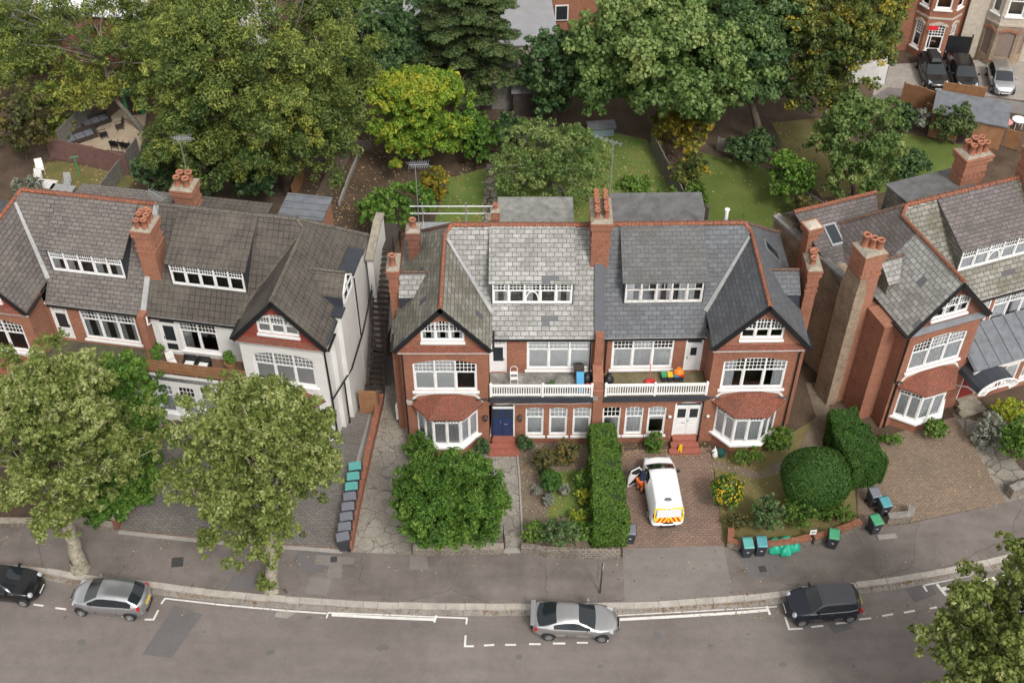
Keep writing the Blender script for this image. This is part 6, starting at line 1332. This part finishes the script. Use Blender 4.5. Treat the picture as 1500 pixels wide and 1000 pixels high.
# iron fire escape in the gap
x, y = G(556,560); fe = empty('fire_escape', (x, y, 0), R(-5), 'rusty dark iron fire escape stair in the gap beside the white house', 'staircase')
b = MB(); n = 26
for i in range(n): b.box(-.45,.45,-1.2+i*.22,-1.2+i*.22+.24,.2+i*.24,.24+i*.24)
b.build('treads', IRON, fe); b = MB()
for q in (-.47,.47): b.ext([(q,-1.3,.0),(q,-1.3,.25),(q,-1.2+n*.22,.3+n*.24),(q,-1.2+n*.22,.02+n*.24)], (.03,0,0))
b.build('stringers', IRON, fe); b = MB()
for q in (-.47,.47):
    for dz in (.55,1.0): b.tube([(q,-1.2,.2+dz),(q,-1.2+n*.22,.2+n*.24+dz)], .02, 5)
    for i in range(0,n,4): b.tube([(q,-1.1+i*.22,.2+i*.24),(q,-1.1+i*.22,1.25+i*.24)], .018, 5)
b.build('handrail', IRON, fe); b = MB(); b.box(-.9,.6,-1.2+n*.22,1.2+n*.22,.14+n*.24,.2+n*.24); b.build('landing', IRON, fe)
b = MB()
for p in ((-.85,4.6),(.55,4.6),(-.85,6.6),(.55,6.6)): b.tube([(p[0],p[1],0),(p[0],p[1],7.4)], .04, 5)
b.build('posts', IRON, fe)
# sign posts
def sign_post(label, px, py, h, w, m=IRON, face=LEAD, rz=0, name='sign_post'):
    x, y = G(px, py); root = empty(name, (x, y, 0), R(rz), label, 'sign'); b = MB(); b.tube([(0,0,-.05),(0,0,h)], .04, 8); b.build('post', m, root); b = MB(); b.box(-w/2,w/2,-.055,-.045,h-.42,h-.02); b.build('sign_plate', face, root); return root
sign_post('slim black street sign post at the kerb edge of the pavement', 879,868, 2.5, .26, IRON, mat('sign_back_grey', (.4,.4,.4), .5, var=.1), 70)
sp = sign_post('small black and white number sign on a post by the stone wall', 1187,792, 1.05, .34, IRON, PLW, 5)
b = MB()
for q in (-.06,.05): b.box(q-.03,q+.03,-.063,-.056,.78,.9)
b.build('marking', IRON, sp)
# covers, slab
for i, (px, py, s, lab) in enumerate([(260,823,.55,'dark square inspection cover on the pavement near the mid plane tree'),(489,819,.3,'small dark cover in the pale pavement patch'),(1117,833,.32,'small dark cover on the pavement near the bins')]):
    x, y = G(px, py); root = empty('inspection_cover', (x, y, .008), R(6), lab, 'manhole cover', 'pavement covers'); b = MB(); b.box(-s/2,s/2,-s/2,s/2,0,.008); b.build('cover', mat('cover_iron', (.045,.045,.048), .6, var=.3, vs=20, bump=.5), root)
    b = MB()
    for q in (-1,1): b.box(q*s/2-.02,q*s/2+.02,-s/2,s/2,.0,.012); b.box(-s/2+.02,s/2-.02,q*s/2-.02,q*s/2+.02,.0,.012)
    b.build('cover_frame', IRON, root)
x, y = G(1299,786); o = MB(); o.box(-.5,.5,-.14,.14,.0,.06); sl_ = o.build('stone_slab', CONC); sl_.location = (x,y,.005); sl_.rotation_euler = (0,0,R(8)); tag(sl_, 'loose pale stone slab lying on the pavement by the green bin', 'slab')
# wet-floor cone, statue, pot
x, y = G(996,662); root = empty('floor_sign', (x, y, .012), R(-20), 'yellow folding wet floor sign by the white door steps', 'floor sign'); b = MB()
YS = mat('yellow_plastic', (.72,.45,.02), .45, var=.05)
for q in (-1,1): b.ext([(-.14,q*.17,0),(.14,q*.17,0),(.07,q*.015,.62),(-.07,q*.015,.62)], (0,q*.015,0))
b.build('sign_board', YS, root); b = MB(); b.ext([(-.05,-.165,.2),(.05,-.165,.2),(0,-.125,.36)], (0,-.02,0)); b.build('warning_symbol', REDC, root)
x, y = G(1047,668); root = empty('garden_statue', (x, y, .01), R(20), 'small white garden statue of an animal beside the green pot', 'statue'); b = MB(); b.smooth = True
bm = MB(); bm.lathe([(.16,0),(.17,.12),(.13,.3),(.09,.42),(.07,.46)], n=10); bm.lathe([(.03,.42),(.1,.48),(.11,.56),(.06,.64),(.01,.66)], (-.06,0,0), 10); bm.tube([(-.14,0,.54),(-.24,0,.5)], .05, 6, .03); bm.tube([(-.03,.06,.62),(-.01,.09,.74)], .03, 5, .01); bm.tube([(-.03,-.06,.62),(-.01,-.09,.74)], .03, 5, .01); bm.tube([(.12,0,.08),(.26,.1,.12),(.3,.18,.3)], .035, 5, .02)
bm.sm = [True]*len(bm.f); bm.build('figure', WHITE, root, uv=False)
def pot(label, loc, r, h, m, name='plant_pot', plant=None, seed=3, group=None):
    root = empty(name, loc, 0, label, 'plant pot', group); b = MB(); b.lathe([(r*.75,0),(r,h*.85),(r*1.08,h*.86),(r*1.08,h),(r*.92,h),(r*.88,h-.06)], n=14); b.build('pot', m, root, uv=False)
    if plant:
        rng = np.random.default_rng(seed); cl = [(rng.normal()*r*.5, rng.normal()*r*.5, h+plant*rng.uniform(.3,1), plant*.35, .5) for _ in range(10)]; C, N, T = fill_clumps(cl, 160, .05, rng); leaf_mesh('plant', C, N, .06, T, LM['bright'], root, rng)
    return root
pot('dark green plastic pot beside the white statue', (*G(1056,668), .01), .22, .42, mat('dark_green_plastic', (.015,.07,.06), .5, var=.1))
# --- things on the balconies
def LB(M, root, u, v, z): return root.matrix_basis @ (M @ Vector((u, v, z)))
# step ladder
p = LB(ML, hl, 4.55, 1.05, 3.95); root = empty('step_stool', p, R(4), 'white folding step stool on the balcony of the navy door house', 'step stool'); b = MB()
for q in (-.2,.2):
    b.tube([(q,-.25,0),(q,.0,.75),(q*.9,.02,.95)], .02, 6); b.tube([(q,.28,0),(q,.02,.72)], .018, 5)
b.tube([(-.18,.02,.95),(-.1,.02,1.08),(.1,.02,1.08),(.18,.02,.95)], .02, 6)
b.build('stool_frame', WHITE, root); b = MB()
for z, y in ((.28,-.2),(.6,-.1)): b.box(-.2,.2,y-.02,y+.2,z,z+.03)
b.build('stool_tread', WHITE, root)
def simple(name, label, cat, p, rz, mk, m, group=None, part='body'):
    root = empty(name, p, rz, label, cat, group); b = MB(); mk(b); b.build(part, m, root); return root
BLUEP = mat('blue_plastic', (.05,.26,.46), .5, var=.1); REDP = mat('red_plastic', (.5,.03,.025), .5, var=.1); BLKP = mat('black_sack', (.02,.02,.024), .35, var=.3, vs=6, bump=.5, bs=12); ORAP = mat('orange_plastic', (.7,.2,.02), .5, var=.1); GRNP = mat('green_plastic', (.05,.3,.12), .5, var=.1)
simple('blue_panel', 'tall blue plastic panel leaning at the end of the left balcony', 'panel', LB(ML,hl,.95,.5,3.95), 0, lambda b: b.ext([(-.2,-.35,0),(.2,-.35,0),(.2,-.35,.12),(-.2,-.35,.12)], (0,.95,.55)), BLUEP)
def sack(b):
    b.lathe([(.2,0),(.3,.15),(.27,.35),(.12,.5),(.06,.55),(.12,.62)], n=12); b.sm = [True]*len(b.f)
simple('rubbish_sack', 'black bin bag on the left balcony beside the party wall', 'rubbish bag', LB(ML,hl,.55,1.0,3.95), 0, sack, BLKP)
simple('rubbish_sack', 'black bin bag on the right balcony beside the party wall', 'rubbish bag', LB(MR,hr,.6,.9,3.95), 1, sack, BLKP)
simple('red_bag', 'small red bag on the left balcony by the bin bag', 'bag', LB(ML,hl,.55,.45,3.95), 0, lambda b: (b.lathe([(.18,0),(.22,.12),(.18,.28),(.06,.34)], n=10)), REDP)
simple('barbecue', 'black box barbecue below the left balcony window corner', 'barbecue', LB(ML,hl,1.0,1.3,3.95), 0, lambda b: (b.box(-.28,.28,-.2,.2,.45,.8), b.tube([(-.24,-.15,0),(-.24,-.15,.45)],.02,5), b.tube([(.24,-.15,0),(.24,-.15,.45)],.02,5), b.tube([(-.24,.15,0),(-.24,.15,.45)],.02,5), b.tube([(.24,.15,0),(.24,.15,.45)],.02,5), b.tube([(-.2,-.22,.7),(.2,-.22,.7)],.02,5)), IRON)
pot('green potted plant on the left balcony', LB(ML,hl,2.55,.35,3.95), .14, .2, POT, plant=.28, seed=9)
simple('plastic_table', 'round dark table on the left balcony gravel', 'table', LB(ML,hl,1.9,.6,3.95), 0, lambda b: (b.lathe([(.45,.3),(.45,.34),(.1,.35)], n=18), b.lathe([(.05,0),(.05,.3)], n=8), b.lathe([(.25,0),(.2,.03)], n=12)), FELTFLOOR)
for i, (u, lid, lab) in enumerate([(3.62,GRNP,'green-lidded recycling box on the right balcony'),(3.95,YS,'yellow-lidded recycling box on the right balcony'),(4.28,BLUEP,'blue-lidded recycling box on the right balcony'),(4.55,REDP,'red-lidded recycling box on the right balcony')]):
    root = empty('recycling_box', LB(MR,hr,u,1.0,3.95), R(2), lab, 'bin', 'recycling boxes on the right balcony'); b = MB(); b.frus(0,0,0,.42,.11,.16,.14,.19); b.build('box_body', BIN_B, root); b = MB(); b.box(-.145,.145,-.2,.2,.421,.47); b.build('lid', lid, root)
simple('orange_bag', 'crumpled orange bag on top of the recycling boxes', 'bag', LB(MR,hr,4.4,1.05,4.42), 0, lambda b: (b.lathe([(.2,0),(.26,.1),(.2,.25),(.07,.33),(.1,.4)], n=10, sx=1.2)), ORAP)
simple('vacuum_cleaner', 'small red and black vacuum cleaner on the right balcony', 'vacuum cleaner', LB(MR,hr,2.75,.75,3.95), .5, lambda b: (b.lathe([(.18,0),(.2,.08),(.18,.2),(.08,.28)], n=12, sx=1.2), b.tube([(.1,0,.2),(.2,.2,.6),(.3,.35,1.1)], .02, 6), b.box(.22,.42,-.1,.1,0,.12)), REDP)
simple('plastic_crate', 'pale folded crate by the party wall on the right balcony', 'crate', LB(MR,hr,.75,.3,3.95), 0, lambda b: (b.box(-.4,.4,-.22,.22,0,.06), b.box(-.4,-.36,-.22,.22,.06,.2), b.box(.36,.4,-.22,.22,.06,.2), b.box(-.36,.36,-.22,-.18,.06,.2), b.box(-.36,.36,.18,.22,.06,.2)), CREAM)
# --- white house terrace
for i, u in enumerate((2.35,3.15)):
    root = empty('garden_chair', LB(MW,hw,u,.62,3.8), R(-9.5), ['left one of two dark low chairs with white cushions on the timber terrace','right one of two dark low chairs with white cushions on the timber terrace'][i], 'chair', 'chairs on the timber terrace')
    b = MB(); b.box(-.36,.36,-.35,.35,.2,.27); b.box(-.36,.36,.3,.4,.27,.75); b.box(-.38,-.3,-.35,.4,.27,.5); b.box(.3,.38,-.35,.4,.27,.5); b.build('chair_frame', BLACK, root)
    for lx in (-.32,.32):
        for ly in (-.3,.34): b = MB(); b.box(lx-.03,lx+.03,ly-.03,ly+.03,0,.2); b.build('leg', BLACK, root)
    b = MB(); b.box(-.29,.29,-.36,.28,.275,.4); b.build('cushion', WHITE, root, bevel=.04)
pot('tall tapering orange planter with a leafy plant on the timber terrace', LB(MW,hw,4.75,.7,3.8), .3, .95, WOOD_OR, plant=.55, seed=4)
pot('wooden planter with green plant at the left end of the timber terrace', LB(MW,hw,.3,1.2,3.8), .35, .45, WOOD_GY, plant=.5, seed=5)
pot('low wooden box planter with bright leaves on the left end of the terrace', LB(MW,hw,.5,.55,3.8), .3, .35, WOOD_GY, plant=.4, seed=6)
simple('folding_chair', 'white folding chair by the planter on the timber terrace', 'chair', LB(MW,hw,1.4,.6,3.8), R(30), lambda b: (b.box(-.22,.22,-.2,.2,.42,.46), b.ext([(-.22,.18,.5),(.22,.18,.5),(.22,.32,.95),(-.22,.32,.95)], (0,.03,0)), [b.tube([(q,-.2,0),(q,.2,.44)],.02,5) for q in (-.2,.2)], [b.tube([(q,.25,0),(q,-.15,.44)],.02,5) for q in (-.2,.2)]), WHITE2, part='chair_frame')
# --- aerials
def aerial(label, base, mast, boom, n, el=.5, rz=0, tilt=0):
    root = empty('tv_aerial', base, rz, label, 'aerial', 'television aerials'); b = MB(); b.tube([(0,0,0),(0,0,mast)], .025, 6); b.build('mast', METAL_GY, root); b = MB(TR(0,0,mast-.05) @ Matrix.Rotation(tilt,4,'Y')); b.tube([(-boom*.3,0,0),(boom*.7,0,0)], .02, 5)
    for i in range(n): x = -boom*.3+boom*i/(n-1); b.tube([(x,-el/2,0),(x,el/2,0)], .013, 4); b.tube([(x,0,-el*.35),(x,0,el*.35)], .012, 4)
    b.build('antenna', METAL_GY, root); return root
WP = lambda root, M, u, v, z: root.matrix_basis @ (M @ Vector((u, v, z)))
aerial('tall thin aerial behind the many-potted party chimney', WP(hr,MR,.6,6.3,9.5), 6.5, 1.4, 6, .4, R(150))
aerial('white aerial on the mast by the left rear chimney of the pale slate house', WP(hl,ML,9.8,7.8,9.3), 4.2, 1.3, 9, .7, R(40), .4)
aerial('fishbone aerial on the rear left chimney', WP(hb,MBk,-.9,8.2,11.2), 2.6, 1.3, 9, .7, R(60), .5)
aerial('small aerial on the front left chimney between brown roofs', WP(hb,MBk,-.6,4.6,9.6), 3.2, 1.2, 7, .5, R(-40))
# ------------------------------------------------------------------ back gardens and far buildings
def fence(label, a, c, h, m, post=None, panels=4, group='garden fences', name='board_fence', boards=10, horiz=False, cap=None):
    A, B = Vector(G(*a)), Vector(G(*c)); L = (B-A).length; root = empty(name, (A.x, A.y, 0), math.atan2(B.y-A.y, B.x-A.x), label, 'fence', group)
    pw = L/panels; rg = random.Random(len(label))
    for k in range(panels):
        b = MB(); x0, x1 = k*pw+.06, (k+1)*pw-.06; dz = rg.uniform(-.04,.04)
        b.box(x0, x1, -.012, .012, .08, h-.08+dz)
        for i in range(boards):
            if horiz: z = .1+(h-.2)*i/boards; b.box(x0, x1, -.03, -.0125, z, z+(h-.2)/boards*.9)
            else: x = x0+(x1-x0)*i/boards; b.box(x+.01, x+(x1-x0)/boards-.01, -.03, -.0125, .08, h-.09+dz)
        b.box(x0, x1, -.045, .03, h-.08+dz, h-.02+dz); b.build('fence_panel', m, root)
    for k in range(panels+1): b = MB(); b.box(k*pw-.05, k*pw+.05, -.05, .05, 0, h+.06); b.build('post', post or m, root)
    return root
WOOD_PB = mat('purple_brown_timber', (.20,.11,.095), .85, c2=(.14,.08,.07), vs=2, bump=.3)
fence('purple-brown panel fence between the sandy patio and lawn, left', (76,232), (190,258), 1.9, WOOD_PB, panels=5)
fence('thin timber fence running back along the left lawn', (205,228), (150,300), 1.5, WOOD_GY, panels=4)
fence('pale timber fence behind the dark garden sofas', (92,222), (135,178), 1.8, WOOD_GY, panels=3)
fence('weathered tall board fence between the two middle lawns', (953,222), (1012,335), 1.7, WOOD_GY, panels=7)
fence('short dark board fence beside the right lawn shrubs', (1165,298), (1200,322), 1.5, WOOD_GY, panels=2)
fence('orange-brown fence at the foot of the huge ash trunk', (446,262), (432,300), 1.7, WOOD_OR, panels=2)
fence('orange-brown tall fence beside the far lane', (1318,152), (1378,170), 1.9, WOOD_OR, panels=4)
fence('brown fence continuing behind the grey-roofed shed', (1376,150), (1436,158), 1.8, WOOD_OR, panels=3)
fence('brown fence with pale cap running right below the shed', (1352,178), (1540,238), 1.6, WOOD_OR, WOOD_GY, panels=8)
fence('dark fence at the end of the back lawn', (1095,232), (1050,222), 1.2, WOOD_GY, panels=2)
fence('low fence across the far end of the brown garden', (495,222), (545,222), 1.0, WOOD_GY, panels=2)
low_wall('garden_edging', 'low edging wall dividing the brown leafy gardens', [(497,302),(512,262),(527,226)], .35, .14, CONC, cat='edging')
x, y = G(720,238); g = empty('garden_gate', (x, y, 0), 0, 'low dark timber gate at the end of the stone path', 'gate'); b = MB(); b.box(-.5,.5,0,.04,.08,1.0)
for q in (-.5,.0,.5): b.box(q-.04,q+.04,-.03,-.001,.05,1.05)
b.build('gate_boards', WOOD_DK, g); b = MB(); b.box(-.62,-.52,-.03,.07,0,1.2); b.build('post', WOOD_DK, g)
# green clothes post, furniture
x, y = G(117,258); g = empty('clothes_post', (x, y, 0), R(15), 'green clothes line post standing on the left lawn', 'post'); b = MB(); b.tube([(0,0,0),(0,0,1.7)], .05, 8); b.build('post', GRNP, g); b = MB(); b.tube([(-.3,0,1.65),(.3,0,1.65)], .03, 6); b.build('crossbar', GRNP, g)
def chair(label, px, py, rz, m, group='garden chairs', low=False):
    x, y = G(px, py); root = empty('garden_chair', (x, y, .012), R(rz), label, 'chair', group); sh = .35 if low else .44; b = MB(); b.box(-.27,.27,-.26,.26,sh-.04,sh); b.build('seat', m, root); b = MB(); b.ext([(-.27,.22,sh),(.27,.22,sh),(.25,.42,sh+.55),(-.25,.42,sh+.55)], (0,.035,0)); b.build('backrest', m, root)
    for lx in (-.24,.24):
        for ly in (-.23,.23): b = MB(); b.tube([(lx,ly,0),(lx,ly,sh)], .02, 5); b.build('leg', m, root)
        b = MB(); b.box(lx-.02,lx+.02,-.26,.3,sh+.18,sh+.22); b.build('armrest', m, root)
def table(label, px, py, rz, m, w=1.2, d=.8, h=.72, rnd=False, group='garden tables'):
    x, y = G(px, py); root = empty('garden_table', (x, y, .012), R(rz), label, 'table', group); b = MB()
    if rnd: b.lathe([(w/2,h-.03),(w/2,h),(.02,h+.001)], n=20)
    else: b.box(-w/2,w/2,-d/2,d/2,h-.04,h)
    b.build('table_top', m, root)
    for lx in (-1,1):
        for ly in (-1,1): k = .25 if rnd else .42; b = MB(); b.tube([(lx*w*k,ly*(w if rnd else d)*k,0),(lx*w*k,ly*(w if rnd else d)*k,h-.04)], .025, 5); b.build('leg', m, root)
table('white garden table at the bottom of the left lawn', 66,281,-10,WHITE2,1.9,1.0); table('grey glass-topped garden table beside the white table', 94,289,-10,LEAD_LT,1.7,1.0)
chair('white chair alone at the top of the left lawn', 61,254,20,WHITE); chair('pale chair behind the white garden table', 58,269,5,WHITE2); chair('grey chair behind the grey garden table', 101,275,5,LEAD_LT)
chair('dark chair facing across the sandy patio', 176,190,-60,IRON,low=True); chair('black low chair in the middle of the sandy patio', 153,202,120,BLACK,low=True); chair('black chair against the patio fence, left one', 170,218,180,BLACK); chair('black chair against the patio fence, right one', 186,220,170,BLACK)
for i, (px, py, w, lab) in enumerate([(118,206,2.4,'long dark garden sofa on the sandy patio, nearer'),(141,183,2.2,'dark garden sofa on the sandy patio, farther')]):
    x, y = G(px, py); root = empty('garden_sofa', (x, y, .012), R(35), lab, 'sofa', 'garden sofas'); b = MB(); b.box(-w/2,w/2,-.4,.4,.08,.38); b.box(-w/2,w/2,.3,.45,.38,.75); b.box(-w/2,-w/2+.14,-.4,.3,.38,.58); b.box(w/2-.14,w/2,-.4,.3,.38,.58); b.build('sofa_frame', IRON, root)
    for k in range(3): x0 = -w/2+.16+k*(w-.32)/3; b = MB(); b.box(x0+.02,x0+(w-.32)/3-.02,-.38,.28,.381,.5); b.build('cushion', BIN_G, root, bevel=.03)
table('pink round table in the far right garden', 1470,190,0,mat('pink_paint', (.62,.25,.24), .6), .95, rnd=True); table('white round table in the far right garden', 1489,187,0,WHITE, 1.0, rnd=True)
# sheds and outbuildings
def shed(name, label, px, py, rz, w, d, h, wallm, roofm, pitch=.5, cat='shed', boards=True, over=.15, mono=False, doors=True):
    x, y = G(px, py); root = empty(name, (x, y, 0), R(rz), label, cat); b = MB(); b.box(-w/2,w/2,-d/2,d/2,0,h)
    if boards:
        for k in range(int(h/.16)): b.box(-w/2-.015,w/2+.015,-d/2-.02,-d/2-.001,.03+k*.16,.03+k*.16+.13)
    b.build('wall', wallm, root); b = MB(); o_ = over
    if mono: b.slab([(-w/2-o_,-d/2-o_,h+.12),(w/2+o_,-d/2-o_,h+.12),(w/2+o_,d/2+o_,h+.12+pitch),(-w/2-o_,d/2+o_,h+.12+pitch)], .1); b.box(-w/2,w/2,-d/2+.01,d/2-.01,h,h+.05)
    else:
        b.slab([(-w/2-o_,-d/2-o_,h),(w/2+o_,-d/2-o_,h),(w/2+o_,0,h+pitch),(-w/2-o_,0,h+pitch)], .08); b.slab([(-w/2-o_,d/2+o_,h),(w/2+o_,d/2+o_,h),(w/2+o_,0,h+pitch),(-w/2-o_,0,h+pitch)], .08)
        for q in (-1,1): b.ext([(q*(w/2-.02),-d/2,h-.01),(q*(w/2-.02),d/2,h-.01),(q*(w/2-.02),0,h+pitch-.08)], (-q*.05,0,0))
    b.build('roof', roofm, root)
    if doors: b = MB(); b.box(-.45,.45,-d/2-.05,-d/2-.021,.05,min(2,h-.15)); b.build('door', WOOD_DK, root)
    return root
shed('garden_shed', 'long shed with blue-grey sheet roof beside the far lane', 1412,196, -20, 5.0, 2.6, 2.0, WOOD_OR, LEAD, .25, mono=True)
shed('timber_outbuilding', 'dark weathered timber outbuilding behind the cedar', 712,142, 0, 4.6, 3.4, 2.6, WOOD_GY, FELT, .4, 'outbuilding')
shed('dark_shed', 'small dark shed beneath the holly at the garden end', 772,158, 3, 2.2, 2.2, 2.1, WOOD_DK, FELT, .3)
shed('green_shed', 'tall narrow green shed behind the sandy patio', 200,162, 8, 1.3, 1.2, 1.9, GRNP, GRNP, .15)
shed('storage_box', 'low blue-grey storage box at the garden end under the sycamore', 880,196, 6, 1.8, .8, .8, mat('pale_blue_paint', (.2,.27,.3), .6), LEAD, .12, 'storage box', boards=False, doors=False)
shed('flat_roofed_garage', 'long grey flat-roofed building at the top beside the brick parapet', 745,80, 4, 7.0, 7.5, 3.0, CREAM, mat('pale_grey_roofing', (.30,.30,.31), .7, c2=(.24,.24,.25), vs=1), .1, 'garage', boards=False, mono=True)
shed('slate_outbuilding', 'white-walled outbuilding with grey roof at top, left of the cedar', 575,75, 6, 6.5, 6, 2.6, RENDER_W, mat('grey_sheet_roof', (.22,.215,.22), .6, c2=(.16,.16,.165), vs=.8), .5, 'outbuilding', boards=False)
shed('white_outbuilding', 'low white outbuilding showing through the cedar boughs', 655,68, 2, 6.5, 4, 3.0, RENDER_W, LEAD_LT, .3, 'outbuilding', boards=False, mono=True)
x, y = G(812,45); bp_ = empty('brick_parapet_building', (x, y, 0), R(4), 'flat roofed building with orange brick parapet at the top edge', 'building'); b = MB(); b.box(-6,6,0,9,0,4); b.build('wall', BRICK_OR, bp_); b = MB(); b.box(-6,6,-.15,.2,4,4.7); b.box(-6,-5.65,.2,9,4,4.7); b.box(-2.3,-2,.2,9,4,4.6); b.build('parapet', BRICK_OR, bp_); b = MB(); b.box(-6.1,6.1,-.22,.27,4.7,4.82); b.build('parapet_coping', CREAM, bp_); b = MB(); b.box(-5.6,6,.25,8.9,4.0,4.05); b.build('roof', LEAD_LT, bp_)
for k in range(2): b = MB(); b.box(-3.5+k*3.5,-2.4+k*3.5,-.2,-.151,1.0,2.4); wf = b.build('window', WHITE, bp_); b = MB(); b.box(-3.4+k*3.5,-2.5+k*3.5,-.22,-.201,1.1,2.3); b.build('pane', DARKGL, wf)
# tent-white roofed building, top left
x, y = G(160,98); tb = empty('white_roofed_building', (x, y, 0), R(-8), 'building with bright white roof and brick gable wall at top left', 'building'); b = MB(); b.box(-5,4,0,10,0,4.6); b.build('wall', BRICK_OR, tb); b = MB(); b.slab([(-5.2,-.3,4.6),(3.9,-.3,4.6),(3.9,5,6.4),(-5.2,5,6.4)], .1); b.slab([(-5.2,10.3,4.6),(3.9,10.3,4.6),(3.9,5,6.4),(-5.2,5,6.4)], .1); b.build('roof', mat('white_roof_sheet', (.74,.74,.74), .5, c2=(.66,.66,.67), vs=.6), tb)
b = MB(); b.ext([(3.9,-.4,0),(3.9,-.4,5.2),(3.9,5,7.0),(3.9,10.4,5.2),(3.9,10.4,0)], (.4,0,0)); b.build('gable_wall', BRICK_OR, tb); b = MB(); b.ext([(3.85,-.45,5.2),(4.35,-.45,5.2),(4.35,5,7.0),(3.85,5,7.0)], (0,0,.12)); b.ext([(3.85,10.4,5.2),(4.35,10.4,5.2),(4.35,5,7.0),(3.85,5,7.0)], (0,0,.12)); b.build('coping', CREAM, tb)
x, y = G(345,68); tb = empty('white_building', (x, y, 0), R(5), 'white building glimpsed through the huge ash crown', 'building'); b = MB(); b.box(-3,3,0,7,0,5.5); b.build('wall', RENDER_W, tb); b = MB(); b.slab([(-3.2,-.3,5.5),(3.2,-.3,5.5),(3.2,3.5,7.5),(-3.2,3.5,7.5)], .1); b.slab([(-3.2,7.3,5.5),(3.2,7.3,5.5),(3.2,3.5,7.5),(-3.2,3.5,7.5)], .1); b.build('roof', MATS['white_roof_sheet'], tb)
for k in range(2): b = MB(); b.box(-2+k*2.6,-.9+k*2.6,-.05,-.001,3.4,4.8); wf = b.build('window', WHITE, tb); b = MB(); b.box(-1.9+k*2.6,-1+k*2.6,-.07,-.051,3.5,4.7); b.build('pane', DARKGL, wf)
x, y = G(18,110); tb = empty('brick_outhouse', (x, y, 0), R(-10), 'dark red brick outhouses at the top left edge', 'building'); b = MB(); b.box(-4,2.2,0,6,0,3.2); b.build('wall', BRICK_DK, tb); b = MB(); b.slab([(-4.2,-.3,3.2),(2.4,-.3,3.2),(2.4,3,4.8),(-4.2,3,4.8)], .1); b.slab([(-4.2,6.3,3.2),(2.4,6.3,3.2),(2.4,3,4.8),(-4.2,3,4.8)], .1); b.build('roof', SLATE_PURP, tb); b = MB(); b.box(-.5,.5,-.05,-.001,0,2); b.build('door', WHITE2, tb)
# far street houses with two-storey bays
def bay_house(label, px, py, rz, wm, lower, arch_m, W=7.0, H=8.2, boarded=False, uc=0):
    x, y = G(px, py); root = empty('bay_fronted_house', (x, y, 0), R(rz), label, 'house', 'houses on the far street'); b = MB(); b.box(-W/2,W/2,1.0,9,0,H); b.build('wall', wm, root)
    b = MB(); b.slab([(-W/2-.1,.7,H),(W/2+.1,.7,H),(W/2+.1,5,H+3.4),(-W/2-.1,5,H+3.4)], .12); b.slab([(-W/2-.1,9.3,H),(W/2+.1,9.3,H),(W/2+.1,5,H+3.4),(-W/2-.1,5,H+3.4)], .12); b.build('roof', SLATE_PURP, root)
    pts = [(uc-1.75,1.0),(uc-.9,.0),(uc+.9,.0),(uc+1.75,1.0)]
    for lvl, (z0, m) in enumerate(((0, lower), (3.6, wm))):
        bb = MB()
        for i in range(3):
            a, c = Vector(pts[i]), Vector(pts[i+1]); L = (c-a).length; d = (c-a)/L; hw = .62 if i == 1 else .38; n = (-d.y, d.x)
            wall(bb, (a.x,a.y), (d.x,d.y), [(0,z0),(L,z0),(L,z0+3.6),(0,z0+3.6)], [hole(L/2-hw,L/2+hw,z0+.75,z0+3.0,.15)], nin=n)
        bo = bb.build('bay', m, root)
        for i in range(3):
            a, c = Vector(pts[i]), Vector(pts[i+1]); L = (c-a).length; hw = .62 if i == 1 else .38; an = math.atan2(c.y-a.y, c.x-a.x); Mw = TR(a.x,a.y,0) @ TR(0,0,0,an) @ TR(L/2-hw,0,z0+.75)
            if boarded and lvl == 0: q = MB(Mw); q.poly([(0,.1,0),(2*hw,.1,0),(2*hw,.1,2.25),(0,.1,2.25)]); q.build('boarded_window', mat('window_boarding', (.2,.15,.125), .8), root)
            else: win(root, Mw, 2*hw, 2.25, 1, .45, (5 if i == 1 else 3, 4), 'none', fr=.08, bar=.045)
            q = MB(Mw); q.ext([(-.12,-.05,2.1),(hw,-.05,2.3),(2*hw+.12,-.05,2.1),(2*hw+.12,-.05,2.3),(hw,-.05,2.55),(-.12,-.05,2.3)], (0,.06,0)); q.build('brick_arch', arch_m, root)
    q = MB(); q.ext([(p[0]*1.0,p[1]-.06,3.5) for p in pts], (0,0,.16)); q.build('string_course', CREAM, root); q = MB(); q.ext([(p[0],p[1]-.1,7.2) for p in pts], (0,0,.25)); q.build('bay_cornice', CREAM, root)
    return root
bay_house('far red brick house with two-storey bay windows, top right', 1356,86, -8, BRICK, BRICK_OR, CREAM, 4.6, uc=.3)
bay_house('far pale stone house with boarded lower bay, top right corner', 1462,97, -8, CREAM, STOCK, BRICK_OR, 6.4, boarded=True)
x, y = G(1396,88); g = empty('alley_gate', (x, y, 0), R(-8), 'black iron gate closing the alley between the far houses', 'gate'); b = MB(); b.box(-.95,.95,0,.05,.05,2.1); b.build('gate_panel', BLACK, g); b = MB()
for q in (-1.05,.95): b.box(q,q+.1,-.04,.1,0,2.3)
b.build('gate_posts', IRON, g)
x, y = G(1272,122); g = empty('white_garage', (x, y, 0), R(-8), 'white rendered garage half hidden by the autumn tree', 'garage'); b = MB(); b.box(-2.2,1.2,0,6,0,3.2); b.build('wall', RENDER_W, g); b = MB(); b.box(-2.3,1.3,-.1,6.1,3.2,3.35); b.build('roof', FELT, g); b = MB(); b.box(-1.8,.6,-.04,-.001,0,2.2); b.build('garage_door', WHITE2, g)
REDS = mat('red_sign_face', (.6,.02,.03), .5, var=0)
sign_post('red-topped sign post on the far pavement', 1296,120, 2.9, .6, BLACK, REDS, 10); sign_post('red estate board before the far brick bay window', 1354,90, 3.2, .7, WHITE, REDS, -8)
